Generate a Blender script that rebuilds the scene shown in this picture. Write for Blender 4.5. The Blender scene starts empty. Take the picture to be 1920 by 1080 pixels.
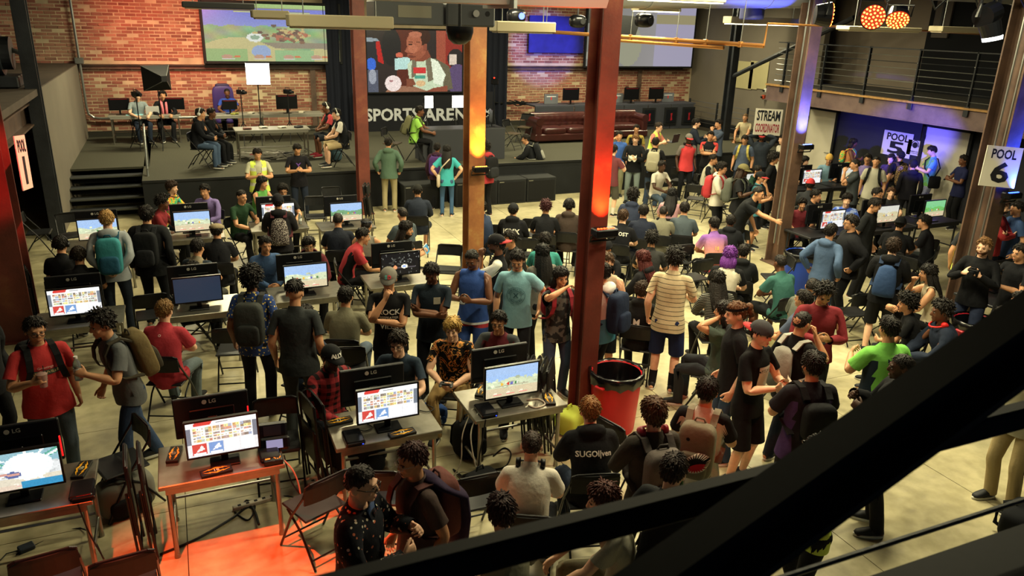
import bpy, bmesh, math, random
import numpy as np
from mathutils import Vector, Matrix
from mathutils.bvhtree import BVHTree
random.seed(7); RNG=np.random.default_rng(7)
SC=bpy.context.scene; COL=SC.collection; D=bpy.data
# ------------------------------------------------------------------ camera
FPX=1430.0; CAMZ=4.4
def _u(v): v=np.array(v,float); return v/np.linalg.norm(v)
_Z=_u((120,4060,1430)); _X=np.array((3440,402,-1430.)); _X=_u(_X-_Z*_X.dot(_Z)); _Y=np.cross(_Z,_X)
CR=np.stack([_X,_Y,_Z],1)                     # world -> camera
CC=np.array((0,0,CAMZ))
def at(px,py,z=None,y=None,x=None):
    d=CR.T@np.array((px-960,540-py,-FPX))
    t=(z-CC[2])/d[2] if z is not None else (y-CC[1])/d[1] if y is not None else (x-CC[0])/d[0]
    return CC+t*d
cam=D.cameras.new('camera'); camo=D.objects.new('camera',cam); COL.objects.link(camo)
cam.sensor_width=36; cam.lens=FPX*36/1920; cam.clip_start=0.05; cam.clip_end=200
M4=np.eye(4); M4[:3,:3]=CR.T; M4[:3,3]=CC
camo.matrix_world=Matrix(M4.tolist())
cam.dof.use_dof=True; cam.dof.focus_distance=9.0; cam.dof.aperture_fstop=4.0
SC.camera=camo
# ------------------------------------------------------------------ world, exposure
w=D.worlds.new('world'); SC.world=w; w.use_nodes=True
w.node_tree.nodes['Background'].inputs[0].default_value=(0.30,0.42,0.55,1)
w.node_tree.nodes['Background'].inputs[1].default_value=0.13
SC.view_settings.view_transform='Standard'; SC.view_settings.look='None'
SC.view_settings.gamma=1; SC.view_settings.use_curve_mapping=False
SC.view_settings.exposure=0.08
def add_light(name,kind,loc,energy,color,size=0.3,sizey=None,target=None,spot=60,blend=0.5):
    l=D.lights.new(name,kind); l.energy=energy; l.color=color
    if kind=='AREA':
        l.size=size
        if sizey: l.shape='RECTANGLE'; l.size_y=sizey
    elif kind in('SPOT','POINT'): l.shadow_soft_size=size
    if kind=='SPOT': l.spot_size=math.radians(spot); l.spot_blend=blend
    o=D.objects.new(name,l); COL.objects.link(o); o.location=loc
    if target is not None:
        o.rotation_euler=(Vector(target)-Vector(loc)).to_track_quat('-Z','Y').to_euler()
    return o
LAMP_W=(1.0,0.90,0.55)
# x, y, z, watts of the ceiling's fluorescent luminaires (their bodies are built below)
LUMS=[(5.6,9.0,5.6,330),(8.6,9.0,5.6,350),(5.6,13.0,5.6,330),(8.6,13.5,5.6,350),(7.0,5.2,5.6,280),(2.3,14.5,5.6,190),
      (2.0,10.5,5.6,105),(0.4,7.6,5.6,40),(3.2,5.6,5.6,120),(10.0,17.0,5.6,200),(13.2,15.2,5.4,130),(13.5,10.5,5.4,60),
      (1.0,21.3,5.4,400),(6.0,20.5,5.4,160),(11.5,21.0,5.4,300),(15.5,20.5,5.2,190),(-1.0,15.0,5.5,30)]
# coloured spot lamps: red wash on the floor near the camera, blue wash over the right side
add_light('red_wash','SPOT',(-1.0,4.3,5.8),4200,(1,0.085,0.02),0.05,target=(0.0,5.1,0),spot=36,blend=0.9)
add_light('red_wash_2','SPOT',(2.2,2.2,5.4),420,(1,0.12,0.05),0.05,target=(4.9,6.8,0),spot=34,blend=0.6)
add_light('red_wash_3','SPOT',(-0.4,8.6,5.4),2200,(1,0.07,0.07),0.05,target=(-2.35,11.8,2.3),spot=17,blend=0.6)
add_light('red_wash_4','SPOT',(0.6,19.0,5.3),1600,(1,0.10,0.06),0.08,target=(0.3,25.0,4.1),spot=50,blend=0.9)
add_light('blue_wash','SPOT',(9.5,14.5,4.6),6500,(0.16,0.15,1),0.08,target=(11.9,24.8,3.5),spot=15,blend=0.5)
add_light('blue_wash_2','SPOT',(11.05,6.85,2.5),11000,(0.10,0.09,1),0.06,target=(17.3,14.4,1.85),spot=15,blend=0.6)
# ------------------------------------------------------------------ materials
MATS={}
def lin(h):
    h=h.lstrip('#'); h=h if len(h)==6 else ''.join(q*2 for q in h); c=[int(h[i:i+2],16)/255 for i in(0,2,4)]
    return tuple(x/12.92 if x<=.04045 else ((x+.055)/1.055)**2.4 for x in c)
class NT:
    def __init__(s,name):
        s.m=D.materials.new(name); s.m.use_nodes=True; s.t=s.m.node_tree; s.b=s.t.nodes['Principled BSDF']
    def n(s,typ,**k):
        nd=s.t.nodes.new(typ)
        for a,v in k.items():
            if a.startswith('i_'): 
                kk=a[2:]; kk=int(kk) if kk.isdigit() else kk
                nd.inputs[kk].default_value=v
            else: setattr(nd,a,v)
        return nd
    def l(s,a,b): s.t.links.new(a,b)
    def ramp(s,fac,stops,interp='LINEAR'):
        r=s.n('ShaderNodeValToRGB'); e=r.color_ramp.elements; r.color_ramp.interpolation=interp
        while len(e)<len(stops): e.new(0.5)
        for el,(p,c) in zip(e,stops): el.position=p; el.color=(*c,1) if len(c)==3 else c
        s.l(fac,r.inputs[0]); return r.outputs[0]
    def mix(s,f,a,b,mode='MIX'):
        m=s.n('ShaderNodeMix',data_type='RGBA',blend_type=mode)
        for sock,v in((m.inputs[0],f),(m.inputs[6],a),(m.inputs[7],b)):
            if hasattr(v,'links'): s.l(v,sock)
            else: sock.default_value=v if isinstance(v,(int,float)) else (*v[:3],1)
        return m.outputs[2]
def mat(name,color,rough=0.7,metal=0.0,var=0.0,scale=8.0,bump=0.0,spec=0.3,emit=None,es=1.0,alpha=None,trans=0.0,coat=0.0):
    key=(name,str(color),rough,metal,var,emit,es)
    if key in MATS: return MATS[key]
    c=lin(color) if isinstance(color,str) else color
    N=NT(name); b=N.b
    b.inputs['Base Color'].default_value=(*c,1); b.inputs['Roughness'].default_value=rough; b.inputs['Metallic'].default_value=metal
    b.inputs['Specular IOR Level'].default_value=spec
    if coat: b.inputs['Coat Weight'].default_value=coat
    if var or bump:
        tc=N.n('ShaderNodeTexCoord'); nz=N.n('ShaderNodeTexNoise',i_Scale=scale,i_Detail=5.0); N.l(tc.outputs['Object'],nz.inputs['Vector'])
        if var:
            lo=tuple(x*(1-var) for x in c); hi=tuple(min(1,x*(1+var)) for x in c)
            N.l(N.ramp(nz.outputs[0],[(0.3,lo),(0.7,hi)]),b.inputs['Base Color'])
        if bump:
            bp=N.n('ShaderNodeBump',i_Strength=bump,i_Distance=0.02); N.l(nz.outputs[0],bp.inputs['Height']); N.l(bp.outputs[0],b.inputs['Normal'])
    if emit:
        e=lin(emit) if isinstance(emit,str) else emit
        b.inputs['Emission Color'].default_value=(*e,1); b.inputs['Emission Strength'].default_value=es
    if trans: b.inputs['Transmission Weight'].default_value=trans; b.inputs['IOR'].default_value=1.2
    MATS[key]=N.m; return N.m
def vcol_mat(name,emit=0.0,rough=0.8,noise=0.0,scale=3.0,bump=0.0):
    N=NT(name); a=N.n('ShaderNodeAttribute',attribute_name='Col'); b=N.b; b.inputs['Roughness'].default_value=rough
    if emit:
        b.inputs['Base Color'].default_value=(0.01,0.01,0.01,1); N.l(a.outputs['Color'],b.inputs['Emission Color']); b.inputs['Emission Strength'].default_value=emit
    elif noise:
        tc=N.n('ShaderNodeTexCoord'); nz=N.n('ShaderNodeTexNoise',i_Scale=scale,i_Detail=6.0); N.l(tc.outputs['Object'],nz.inputs['Vector'])
        f=N.ramp(nz.outputs[0],[(0.35,(1-noise,)*3),(0.7,(1+noise,)*3)])
        N.l(N.mix(1.0,a.outputs['Color'],f,'MULTIPLY'),b.inputs['Base Color'])
        n2=N.n('ShaderNodeTexNoise',i_Scale=60.0); N.l(tc.outputs['Object'],n2.inputs['Vector'])
        bp=N.n('ShaderNodeBump',i_Strength=0.4,i_Distance=0.01); N.l(n2.outputs[0],bp.inputs['Height']); N.l(bp.outputs[0],b.inputs['Normal'])
    else: N.l(a.outputs['Color'],b.inputs['Base Color'])
    return N.m
# ------------------------------------------------------------------ object helpers
def tag(o,label=None,cat=None,group=None,kind=None):
    if label: o['label']=label
    if cat: o['category']=cat
    if group: o['group']=group
    if kind: o['kind']=kind
    return o
def empty(name,loc=(0,0,0),rz=0.0,link=True):
    o=D.objects.new(name,None); o.empty_display_size=0.1; o.location=loc; o.rotation_euler=(0,0,rz)
    if link: COL.objects.link(o)
    return o
def mesh_obj(name,V,F,mats,parent=None,smooth=False,mi=None,link=True):
    me=D.meshes.new(name)
    V=np.asarray(V,dtype=np.float32).reshape(-1,3)
    if isinstance(F,np.ndarray):
        nf,k=F.shape; me.vertices.add(len(V)); me.vertices.foreach_set('co',V.ravel())
        me.loops.add(nf*k); me.loops.foreach_set('vertex_index',F.astype(np.int32).ravel())
        me.polygons.add(nf); me.polygons.foreach_set('loop_start',np.arange(0,nf*k,k,dtype=np.int32))
        me.update(calc_edges=True)
    else: me.from_pydata(V.tolist(),[],F)
    if not isinstance(mats,(list,tuple)): mats=[mats]
    for m in mats: me.materials.append(m)
    if mi is not None: me.polygons.foreach_set('material_index',np.asarray(mi,dtype=np.int32))
    if smooth: me.polygons.foreach_set('use_smooth',np.ones(len(me.polygons),dtype=bool))
    me.update()
    o=D.objects.new(name,me)
    if link: COL.objects.link(o)
    if parent is not None: o.parent=parent
    return o
class MB:
    """collects shapes; build() links them as one mesh object"""
    def __init__(s): s.v=[]; s.f=[]; s.mi=[]; s.m=0
    def add(s,V,F):
        o=len(s.v); s.v.extend([tuple(map(float,p)) for p in V]); s.f.extend([tuple(i+o for i in f) for f in F]); s.mi.extend([s.m]*len(F)); return s
    def box(s,c,d,rz=0,rx=0,ry=0,bev=0.0):
        x,y,z=[k/2 for k in d]
        if bev>0:
            b=min(bev,x*.9,y*.9,z*.9); V=[];
            for sx in(-1,1):
                for sy in(-1,1):
                    for sz in(-1,1):
                        V+=[(sx*(x-b),sy*(y-b),sz*z),(sx*(x-b),sy*y,sz*(z-b)),(sx*x,sy*(y-b),sz*(z-b))]
            bm=bmesh.new(); [bm.verts.new(p) for p in V]; r=bmesh.ops.convex_hull(bm,input=bm.verts)
            bmesh.ops.dissolve_limit(bm,angle_limit=.01,verts=bm.verts,edges=bm.edges)
            bm.verts.index_update(); V=[tuple(v.co) for v in bm.verts]; F=[tuple(v.index for v in f.verts) for f in bm.faces]; bm.free()
        else:
            V=[(sx*x,sy*y,sz*z) for sx in(-1,1) for sy in(-1,1) for sz in(-1,1)]
            F=[(0,1,3,2),(4,6,7,5),(0,4,5,1),(2,3,7,6),(0,2,6,4),(1,5,7,3)]
        R=Matrix.Rotation(rz,3,'Z')@Matrix.Rotation(ry,3,'Y')@Matrix.Rotation(rx,3,'X')
        return s.add([Vector(c)+R@Vector(p) for p in V],F)
    def cyl(s,p0,p1,r0,r1=None,n=10,caps=True):
        r1=r0 if r1 is None else r1; p0=Vector(p0); p1=Vector(p1); a=(p1-p0)
        if a.length<1e-6: return s
        q=a.to_track_quat('Z','Y'); V=[]
        for p,r in((p0,r0),(p1,r1)):
            for i in range(n):
                t=2*math.pi*i/n; V.append(p+q@Vector((r*math.cos(t),r*math.sin(t),0)))
        F=[(i,(i+1)%n,n+(i+1)%n,n+i) for i in range(n)]
        if caps: F+=[tuple(range(n-1,-1,-1)),tuple(range(n,2*n))]
        return s.add(V,F)
    def tube(s,pts,r,n=6):
        P=[Vector(p) for p in pts]; V=[]; F=[]; k=len(P); up=Vector((0.13,0.21,1)).normalized()
        for i,p in enumerate(P):
            t=(P[min(i+1,k-1)]-P[max(i-1,0)]).normalized(); a=t.cross(up)
            if a.length<.05: a=t.cross(Vector((1,0,0)))
            a.normalize(); b=t.cross(a)
            for j in range(n):
                th=2*math.pi*j/n; V.append(p+a*(r*math.cos(th))+b*(r*math.sin(th)))
        for i in range(k-1):
            for j in range(n): F.append((i*n+j,i*n+(j+1)%n,(i+1)*n+(j+1)%n,(i+1)*n+j))
        F+=[tuple(range(n-1,-1,-1)),tuple(range((k-1)*n,k*n))]
        return s.add(V,F)
    def ell(s,c,r,nu=12,nv=8,R=None):
        V=[];F=[]
        for i in range(nv+1):
            ph=math.pi*i/nv
            for j in range(nu):
                th=2*math.pi*j/nu; p=Vector((r[0]*math.sin(ph)*math.cos(th),r[1]*math.sin(ph)*math.sin(th),r[2]*math.cos(ph)))
                if R is not None: p=R@p
                V.append(Vector(c)+p)
        for i in range(nv):
            for j in range(nu): F.append((i*nu+j,(i+1)*nu+j,(i+1)*nu+(j+1)%nu,i*nu+(j+1)%nu))
        return s.add(V,F)
    def lathe(s,prof,c=(0,0,0),n=16):
        V=[];F=[];k=len(prof)
        for r,z in prof:
            for j in range(n): th=2*math.pi*j/n; V.append((c[0]+r*math.cos(th),c[1]+r*math.sin(th),c[2]+z))
        for i in range(k-1):
            for j in range(n): F.append((i*n+j,i*n+(j+1)%n,(i+1)*n+(j+1)%n,(i+1)*n+j))
        return s.add(V,F)
    def prism(s,poly,axis,a,b):
        """polygon in 2d extruded along axis 0/1/2 from a to b"""
        n=len(poly); V=[]
        for q in(a,b):
            for u,v in poly: V.append((q,u,v) if axis==0 else (u,q,v) if axis==1 else (u,v,q))
        F=[(i,(i+1)%n,n+(i+1)%n,n+i) for i in range(n)]+[tuple(range(n-1,-1,-1)),tuple(range(n,2*n))]
        return s.add(V,F)
    def build(s,name,mats,parent=None,smooth=False,link=True):
        o=mesh_obj(name,s.v,s.f,mats,parent,False,s.mi if isinstance(mats,(list,tuple)) else None,link)
        if smooth: 
            o.data.polygons.foreach_set('use_smooth',np.ones(len(o.data.polygons),dtype=bool))
            o.data.set_sharp_from_angle(angle=math.radians(40))
        return o
def kids(o): return [c for c in o.children]
def inst(proto,loc,rz=0.0,label=None,cat=None,group=None,rx=0.0,ry=0.0,scale=1.0):
    """copy of an unlinked prototype with copies of its parts and sub-parts"""
    def cp(o,par):
        c=o.copy(); COL.objects.link(c)
        if par is not None: c.parent=par
        for k in PROTO_KIDS.get(o.name,[]): cp(k,c)
        return c
    r=cp(proto,None); r.location=loc; r.rotation_euler=(rx,ry,rz); r.scale=(scale,)*3
    tag(r,label,cat,group); return r
PROTO_KIDS={}
def proto(root,children):
    """register parts of an unlinked prototype: children = [(obj,[subparts])]"""
    for c in children: c.parent=root
    PROTO_KIDS[root.name]=children; return root
def text_mesh(body,size,bold=0.0,shear=0.0):
    """2d filled lettering as vertices/triangles centred on origin (x right, y up)"""
    key=(body,size,bold,shear)
    if key in TXT: return TXT[key]
    cu=D.curves.new('lettering','FONT'); cu.body=body; cu.size=size; cu.align_x='CENTER'; cu.align_y='CENTER'; cu.offset=bold*size; cu.shear=shear; cu.resolution_u=2
    o=D.objects.new('lettering',cu); COL.objects.link(o)
    dg=bpy.context.evaluated_depsgraph_get(); me=D.meshes.new_from_object(o.evaluated_get(dg))
    bm=bmesh.new(); bm.from_mesh(me); bmesh.ops.triangulate(bm,faces=bm.faces); bmesh.ops.recalc_face_normals(bm,faces=bm.faces); bm.verts.index_update()
    V=np.array([v.co[:] for v in bm.verts]); F=[tuple(v.index for v in f.verts) for f in bm.faces]; bm.free()
    D.objects.remove(o); D.curves.remove(cu); D.meshes.remove(me); TXT[key]=(V,F); return V,F
TXT={}
def text_on(name,body,size,origin,right,up,m,parent=None,bold=0.0,off=0.003,shear=0.0,sx=1.0):
    V,F=text_mesh(body,size,bold,shear); r=Vector(right).normalized(); u=Vector(up).normalized(); n=r.cross(u)
    P=[Vector(origin)+r*(p[0]*sx)+u*p[1]+n*off for p in V]
    return mesh_obj(name,[tuple(p) for p in P],F,m,parent)
# ------------------------------------------------------------------ people: one modelled figure, posed by skinning
AD=np.array((0.6,0,-0.8)); AN=np.array((0.8,0,0.6))          # arm direction / back-of-hand normal in the rest pose
SH=np.array((0.166,0,1.408)); EL=SH+AD*0.29; WR=EL+AD*0.255
HIP=np.array((0.09,0,0.92)); KN=np.array((0.1,0.0,0.505)); AK=np.array((0.105,0.02,0.09))
def rings(mb,R,n=18):
    """closed loft: R = [(center, axis_u*ru, axis_v*rv)]"""
    V=[];F=[];k=len(R)
    for c,u,v in R:
        for j in range(n): t=2*math.pi*j/n; V.append(np.array(c)+np.array(u)*math.cos(t)+np.array(v)*math.sin(t))
    for i in range(k-1):
        for j in range(n): F.append((i*n+j,i*n+(j+1)%n,(i+1)*n+(j+1)%n,(i+1)*n+j))
    F+=[tuple(range(n-1,-1,-1)),tuple(range((k-1)*n,k*n))]
    mb.add(V,F)
def torso(mb,T):
    rings(mb,[((0,yc,z),(rx,0,0),(0,ry,0)) for z,rx,ry,yc in T],24)
def limb(mb,pts,n=14):
    """tapered limb through [(p,r)] with rounded ends"""
    for (p0,r0),(p1,r1) in zip(pts,pts[1:]): mb.cyl(p0,p1,r0,r1,n)
    for p,r in pts: mb.ell(p,(r,r,r),n,8)
def remesh(mb,voxel,target,smooth=2):
    me=D.meshes.new('t'); me.from_pydata(mb.v,[],mb.f); bm=bmesh.new(); bm.from_mesh(me); bmesh.ops.recalc_face_normals(bm,faces=bm.faces); bm.to_mesh(me); bm.free()
    o=D.objects.new('t',me); COL.objects.link(o)
    m=o.modifiers.new('r','REMESH'); m.mode='VOXEL'; m.voxel_size=voxel
    if smooth: s=o.modifiers.new('s','SMOOTH'); s.iterations=smooth; s.factor=0.5
    dg=bpy.context.evaluated_depsgraph_get(); e=o.evaluated_get(dg).to_mesh(); n=len(e.polygons)*2
    out=[]
    for tg in (target if isinstance(target,(list,tuple)) else [target]):
        d=o.modifiers.new('d','DECIMATE'); d.ratio=min(1,tg/n)
        dg=bpy.context.evaluated_depsgraph_get(); e=o.evaluated_get(dg).to_mesh(); e.calc_loop_triangles()
        V=np.empty(len(e.vertices)*3,np.float32); e.vertices.foreach_get('co',V)
        F=np.empty(len(e.loop_triangles)*3,np.int32); e.loop_triangles.foreach_get('vertices',F)
        out.append((V.reshape(-1,3).astype(float),F.reshape(-1,3))); o.modifiers.remove(d)
    D.objects.remove(o); D.meshes.remove(me)
    return out if isinstance(target,(list,tuple)) else out[0]
# bones: name -> (head, tail, radius, parent)
def _m(p): return np.array((-p[0],p[1],p[2]))
BN=['pelvis','spine','chest','neck','head']; BD={'pelvis':((0,0,.93),(0,0,1.04),.15),'spine':((0,0,1.05),(0,0,1.24),.14),'chest':((0,0,1.25),(0,0,1.43),.15),'neck':((0,.01,1.47),(0,.005,1.56),.06),'head':((0,0,1.58),(0,-.005,1.70),.09)}
for s,f in(('L',lambda p:np.array(p,float)),('R',_m)):
    for n,a,b,r in(('uparm',SH,EL,.05),('forearm',EL,WR,.042),('hand',WR,WR+AD*.17,.04),('thigh',HIP-np.array((0,0,.03)),KN,.085),('shin',KN,AK,.055),('foot',AK,AK+np.array((.015,-.17,-.06)),.045)):
        BN.append(n+s); BD[n+s]=(f(a),f(b),r)
def seg_d(P,a,b):
    a=np.array(a,float);b=np.array(b,float);ab=b-a;t=np.clip(((P-a)@ab)/(ab@ab),0,1); return np.linalg.norm(P-(a+t[:,None]*ab),axis=1)
def weights(P,p=7):
    W=np.zeros((len(P),len(BN)))
    for i,n in enumerate(BN):
        a,b,r=BD[n]; d=seg_d(P,a,b)/r
        if n=='chest': d=np.minimum(d,np.minimum(seg_d(P,(.04,0,1.43),(.125,0,1.425)),seg_d(P,(-.04,0,1.43),(-.125,0,1.425)))/.075)
        if n=='pelvis': d=np.minimum(d,seg_d(P,(-.08,0,.97),(.08,0,.97))/.12)
        w=1/(d+.05)**p
        if n[-1] in'LR' and n not in('hea',):
            sx=P[:,0] if n[-1]=='L' else -P[:,0]; w=w*np.clip((sx+.02)/.04,0,1)
        W[:,i]=w
    W[W<W.max(1,keepdims=True)*.03]=0
    return W/W.sum(1,keepdims=True)
ARMI=[i for i,n in enumerate(BN) if n[:-1] in('uparm','forearm','hand')]
def cut(V,F,cuts):
    """cuts: (point, normal, selector(verts)->bool array): drops what lies beyond the plane inside the selected region"""
    for co,no,sel in cuts:
        bm=bmesh.new(); vs=[bm.verts.new(p) for p in V]; 
        for f in F:
            try: bm.faces.new([vs[i] for i in f])
            except ValueError: pass
        S=sel(np.array(V)); bm.verts.index_update()
        fs=[f for f in bm.faces if all(S[v.index] for v in f.verts)]
        g=set(fs); 
        for f in fs: g.update(f.edges); g.update(f.verts)
        bmesh.ops.bisect_plane(bm,geom=list(g),plane_co=co,plane_no=no,dist=1e-5)
        bm.verts.index_update(); A=np.array([v.co[:] for v in bm.verts]); S=sel(A); dist=(A-np.array(co))@np.array(no)
        dead=[f for f in bm.faces if all(S[v.index] for v in f.verts) and np.mean([dist[v.index] for v in f.verts])>1e-4]
        bmesh.ops.delete(bm,geom=dead,context='FACES'); bmesh.ops.triangulate(bm,faces=bm.faces)
        bm.verts.index_update(); V=np.array([v.co[:] for v in bm.verts]); F=np.array([[v.index for v in f.verts] for f in bm.faces]); bm.free()
    return np.array(V,float),np.array(F)
def armsel(P): 
    W=weights(P); return W[:,ARMI].sum(1)>.5
def build_body():
    b=MB()
    torso(b,[(.85,.10,.085,.005),(.90,.155,.11,.008),(.96,.165,.112,.008),(1.05,.148,.1,0),(1.15,.146,.098,0),(1.27,.162,.112,0),(1.36,.172,.11,.002),(1.41,.158,.092,.005),(1.45,.105,.07,.01),(1.495,.062,.058,.012)])
    limb(b,[((0,.014,1.45),.058),((0,.006,1.58),.054)])
    b.ell((0,.012,1.665),(.077,.096,.088),24,16); b.ell((0,-.022,1.62),(.063,.077,.098),24,16); b.ell((0,-.042,1.572),(.046,.05,.038),18,12)
    b.cyl((0,-.093,1.658),(0,-.113,1.620),.0075,.012,8); b.ell((0,-.105,1.617),(.0165,.013,.010),10,8)
    b.ell((0,-.093,1.583),(.023,.009,.008),10,6); b.ell((0,-.091,1.573),(.02,.01,.008),10,6); b.ell((0,-.082,1.548),(.022,.018,.016),10,8)
    b.ell((0,-.081,1.674),(.05,.011,.01),12,6)
    for s in(1,-1):
        f=(lambda p:np.array(p,float)) if s==1 else _m
        b.ell((s*.079,.012,1.635),(.011,.024,.033),10,8); b.ell((s*.038,-.068,1.612),(.022,.02,.022),10,8)
        limb(b,[(f((.12,.004,1.418)),.058),(f(SH),.058),(f(SH+AD*.1),.054),(f(EL),.041)])
        limb(b,[(f(EL),.041),(f(EL+AD*.07),.044),(f(WR),.027)])
        # hand: palm, four unequal fingers with a bend, thumb off the side of the palm
        py=np.array((0,1.,0)); c=WR+AD*.05
        rings(b,[(f(WR+AD*(t)),tuple(f(AN)*h),(0,w,0)) for t,h,w in((-.01,.018,.024),(.025,.019,.036),(.06,.017,.042),(.092,.014,.042),(.1,.009,.036))],14)
        for y,L,r in((-.034,.072,.0085),(-.0115,.082,.009),(.0115,.077,.0085),(.033,.06,.0078)):
            k=WR+AD*.085+py*y*.85; m=k+AD*L*.5+py*y*.12-AN*.006; t=m+AD*L*.46+py*y*.1-AN*.016
            limb(b,[(f(k),r),(f(m),r*.95),(f(t),r*.8)],8)
        k=WR+AD*.022-py*.026; m=k+AD*.036-py*.030-AN*.008; t=m+AD*.034-py*.010-AN*.01
        limb(b,[(f(k),.014),(f(m),.0115),(f(t),.0095)],8)
        limb(b,[(f(HIP),.088),(f((.098,.0,.72)),.074),(f(KN),.053)]); limb(b,[(f(KN),.053),(f((.102,.014,.37)),.054),(f(AK),.036)])
        limb(b,[(f((.105,.05,.04)),.034),(f((.112,-.06,.04)),.036),(f((.12,-.14,.026)),.026)])
    b.ell((.082,.045,.9),(.085,.08,.09),14,10); b.ell((-.082,.045,.9),(.085,.08,.09),14,10)
    return remesh(b,.0052,[9000,3200])
def build_top(kind):
    b=MB(); e={'tee':0,'long':.004,'hoodie':.012,'tank':-.004,'jacket':.02,'gown':0}[kind]
    hz=.80 if kind in('tee','jacket') else .83
    torso(b,[(hz-.06,.198+e,.142+e,.006),(.90,.194+e,.140+e,.006),(.98,.176+e,.126+e,.002),(1.08,.166+e,.118+e,0),(1.18,.168+e,.118+e,-.002),(1.28,.178+e,.127+e,-.002),(1.36,.18+e,.122+e,0),(1.41,.164+e,.102+e,.004),(1.45,.112+e,.082+e,.008),(1.485,.076+e*.6,.068+e*.5,.012),(1.53,.06,.06,.012)])
    for s in(1,-1):
        f=(lambda p:np.array(p,float)) if s==1 else _m
        if kind=='tank': limb(b,[(f((.11,.004,1.425)),.062),(f((.145,.002,1.415)),.06)]); continue
        if kind=='tee': limb(b,[(f((.12,.004,1.412)),.064+e),(f(SH),.064+e),(f(SH+AD*.12),.066),(f(SH+AD*.26),.072)])
        else: limb(b,[(f((.12,.004,1.412)),.064+e),(f(SH),.064+e),(f(SH+AD*.12),.064+e),(f(EL),.053+e*.8),(f(EL+AD*.1),.053+e*.7),(f(WR-AD*.02),.042+e*.4),(f(WR+AD*.05),.042+e*.4)])
    if kind in('hoodie',):
        b.ell((0,.09,1.475),(.125,.062,.07),16,10); b.ell((.075,.03,1.49),(.05,.07,.04),12,8); b.ell((-.075,.03,1.49),(.05,.07,.04),12,8)
        rings(b,[((0,.004,z),(.182*k,0,0),(0,.134*k,0)) for z,k in((.80,1.0),(.83,1.04),(.88,1.05))],20)
    V,F=remesh(b,.011,1700)
    al=lambda P:armsel(P); tr=lambda P:~armsel(P)
    C=[((0,0,hz),(0,0,-1),tr),((0,-.01,1.505),(0,-.25,.97),lambda P:(np.abs(P[:,0])<.12)&(P[:,2]>1.4)&(P[:,1]<.075 if kind=='hoodie' else P[:,1]<9))]
    for s in(1,-1):
        f=(lambda p:np.array(p,float)) if s==1 else _m
        if kind=='tank': C.append((f((.150,0,1.4)),f((1,0,0.1)),lambda P,s=s:(P[:,0]*s>.1)&(P[:,2]>1.30)))
        else: C.append((f(SH+AD*(.20 if kind=='tee' else .548)),f(AD),lambda P,s=s:armsel(P)&(P[:,0]*s>0)))
    return cut(V,F,C)
def build_legs(kind):
    b=MB(); wide={'jeans':0,'shorts':.014,'slim':-.012}[kind]
    torso(b,[(.83,.12,.1,.008),(.89,.160,.116,.01),(.96,.162,.114,.008),(1.03,.15,.104,.004)])
    for s in(1,-1):
        f=(lambda p:np.array(p,float)) if s==1 else _m
        if kind=='shorts': limb(b,[(f((.09,.004,.90)),.1),(f((.1,0,.70)),.094),(f((.106,0,.44)),.092)])
        else: limb(b,[(f((.09,.004,.90)),.098+wide*.5),(f((.098,0,.72)),.084+wide),(f(KN),.067+wide),(f((.103,.012,.36)),.064+wide),(f((.105,.02,.02)),.06+wide)])
    b.ell((.08,.045,.9),(.085,.08,.09),14,10); b.ell((-.08,.045,.9),(.085,.08,.09),14,10)
    V,F=remesh(b,.011,1500)
    C=[((0,0,.95),(0,0,1),lambda P:P[:,2]>.9),((0,0,.47 if kind=='shorts' else .055),(0,0,-1),lambda P:P[:,2]<.8)]
    return cut(V,F,C)
def build_shoe():
    u=MB(); rings(u,[((.106,y,z),(w,0,0),(0,0,h)) for y,z,w,h in((.082,.05,.012,.02),(.075,.055,.032,.042),(.04,.062,.041,.05),(-.01,.058,.043,.048),(-.06,.05,.046,.038),(-.11,.042,.046,.028),(-.15,.036,.038,.022),(-.172,.03,.018,.012))],12)
    so=MB(); rings(so,[((.107,.0-.045+q*0,z),(.05*k,0,0),(0,.137*k,0)) for z,k,q in((.0,.96,0),(.004,1,0),(.024,1,0),(.028,.95,0))],16)
    return [(np.array(m.v),m.f) for m in(u,so)]
TUFT={}
def ico(sub):
    bm=bmesh.new(); bmesh.ops.create_icosphere(bm,subdivisions=sub,radius=1); bm.verts.index_update()
    V=np.array([v.co[:] for v in bm.verts]); F=np.array([[v.index for v in f.verts] for f in bm.faces]); bm.free(); return V,F
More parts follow.
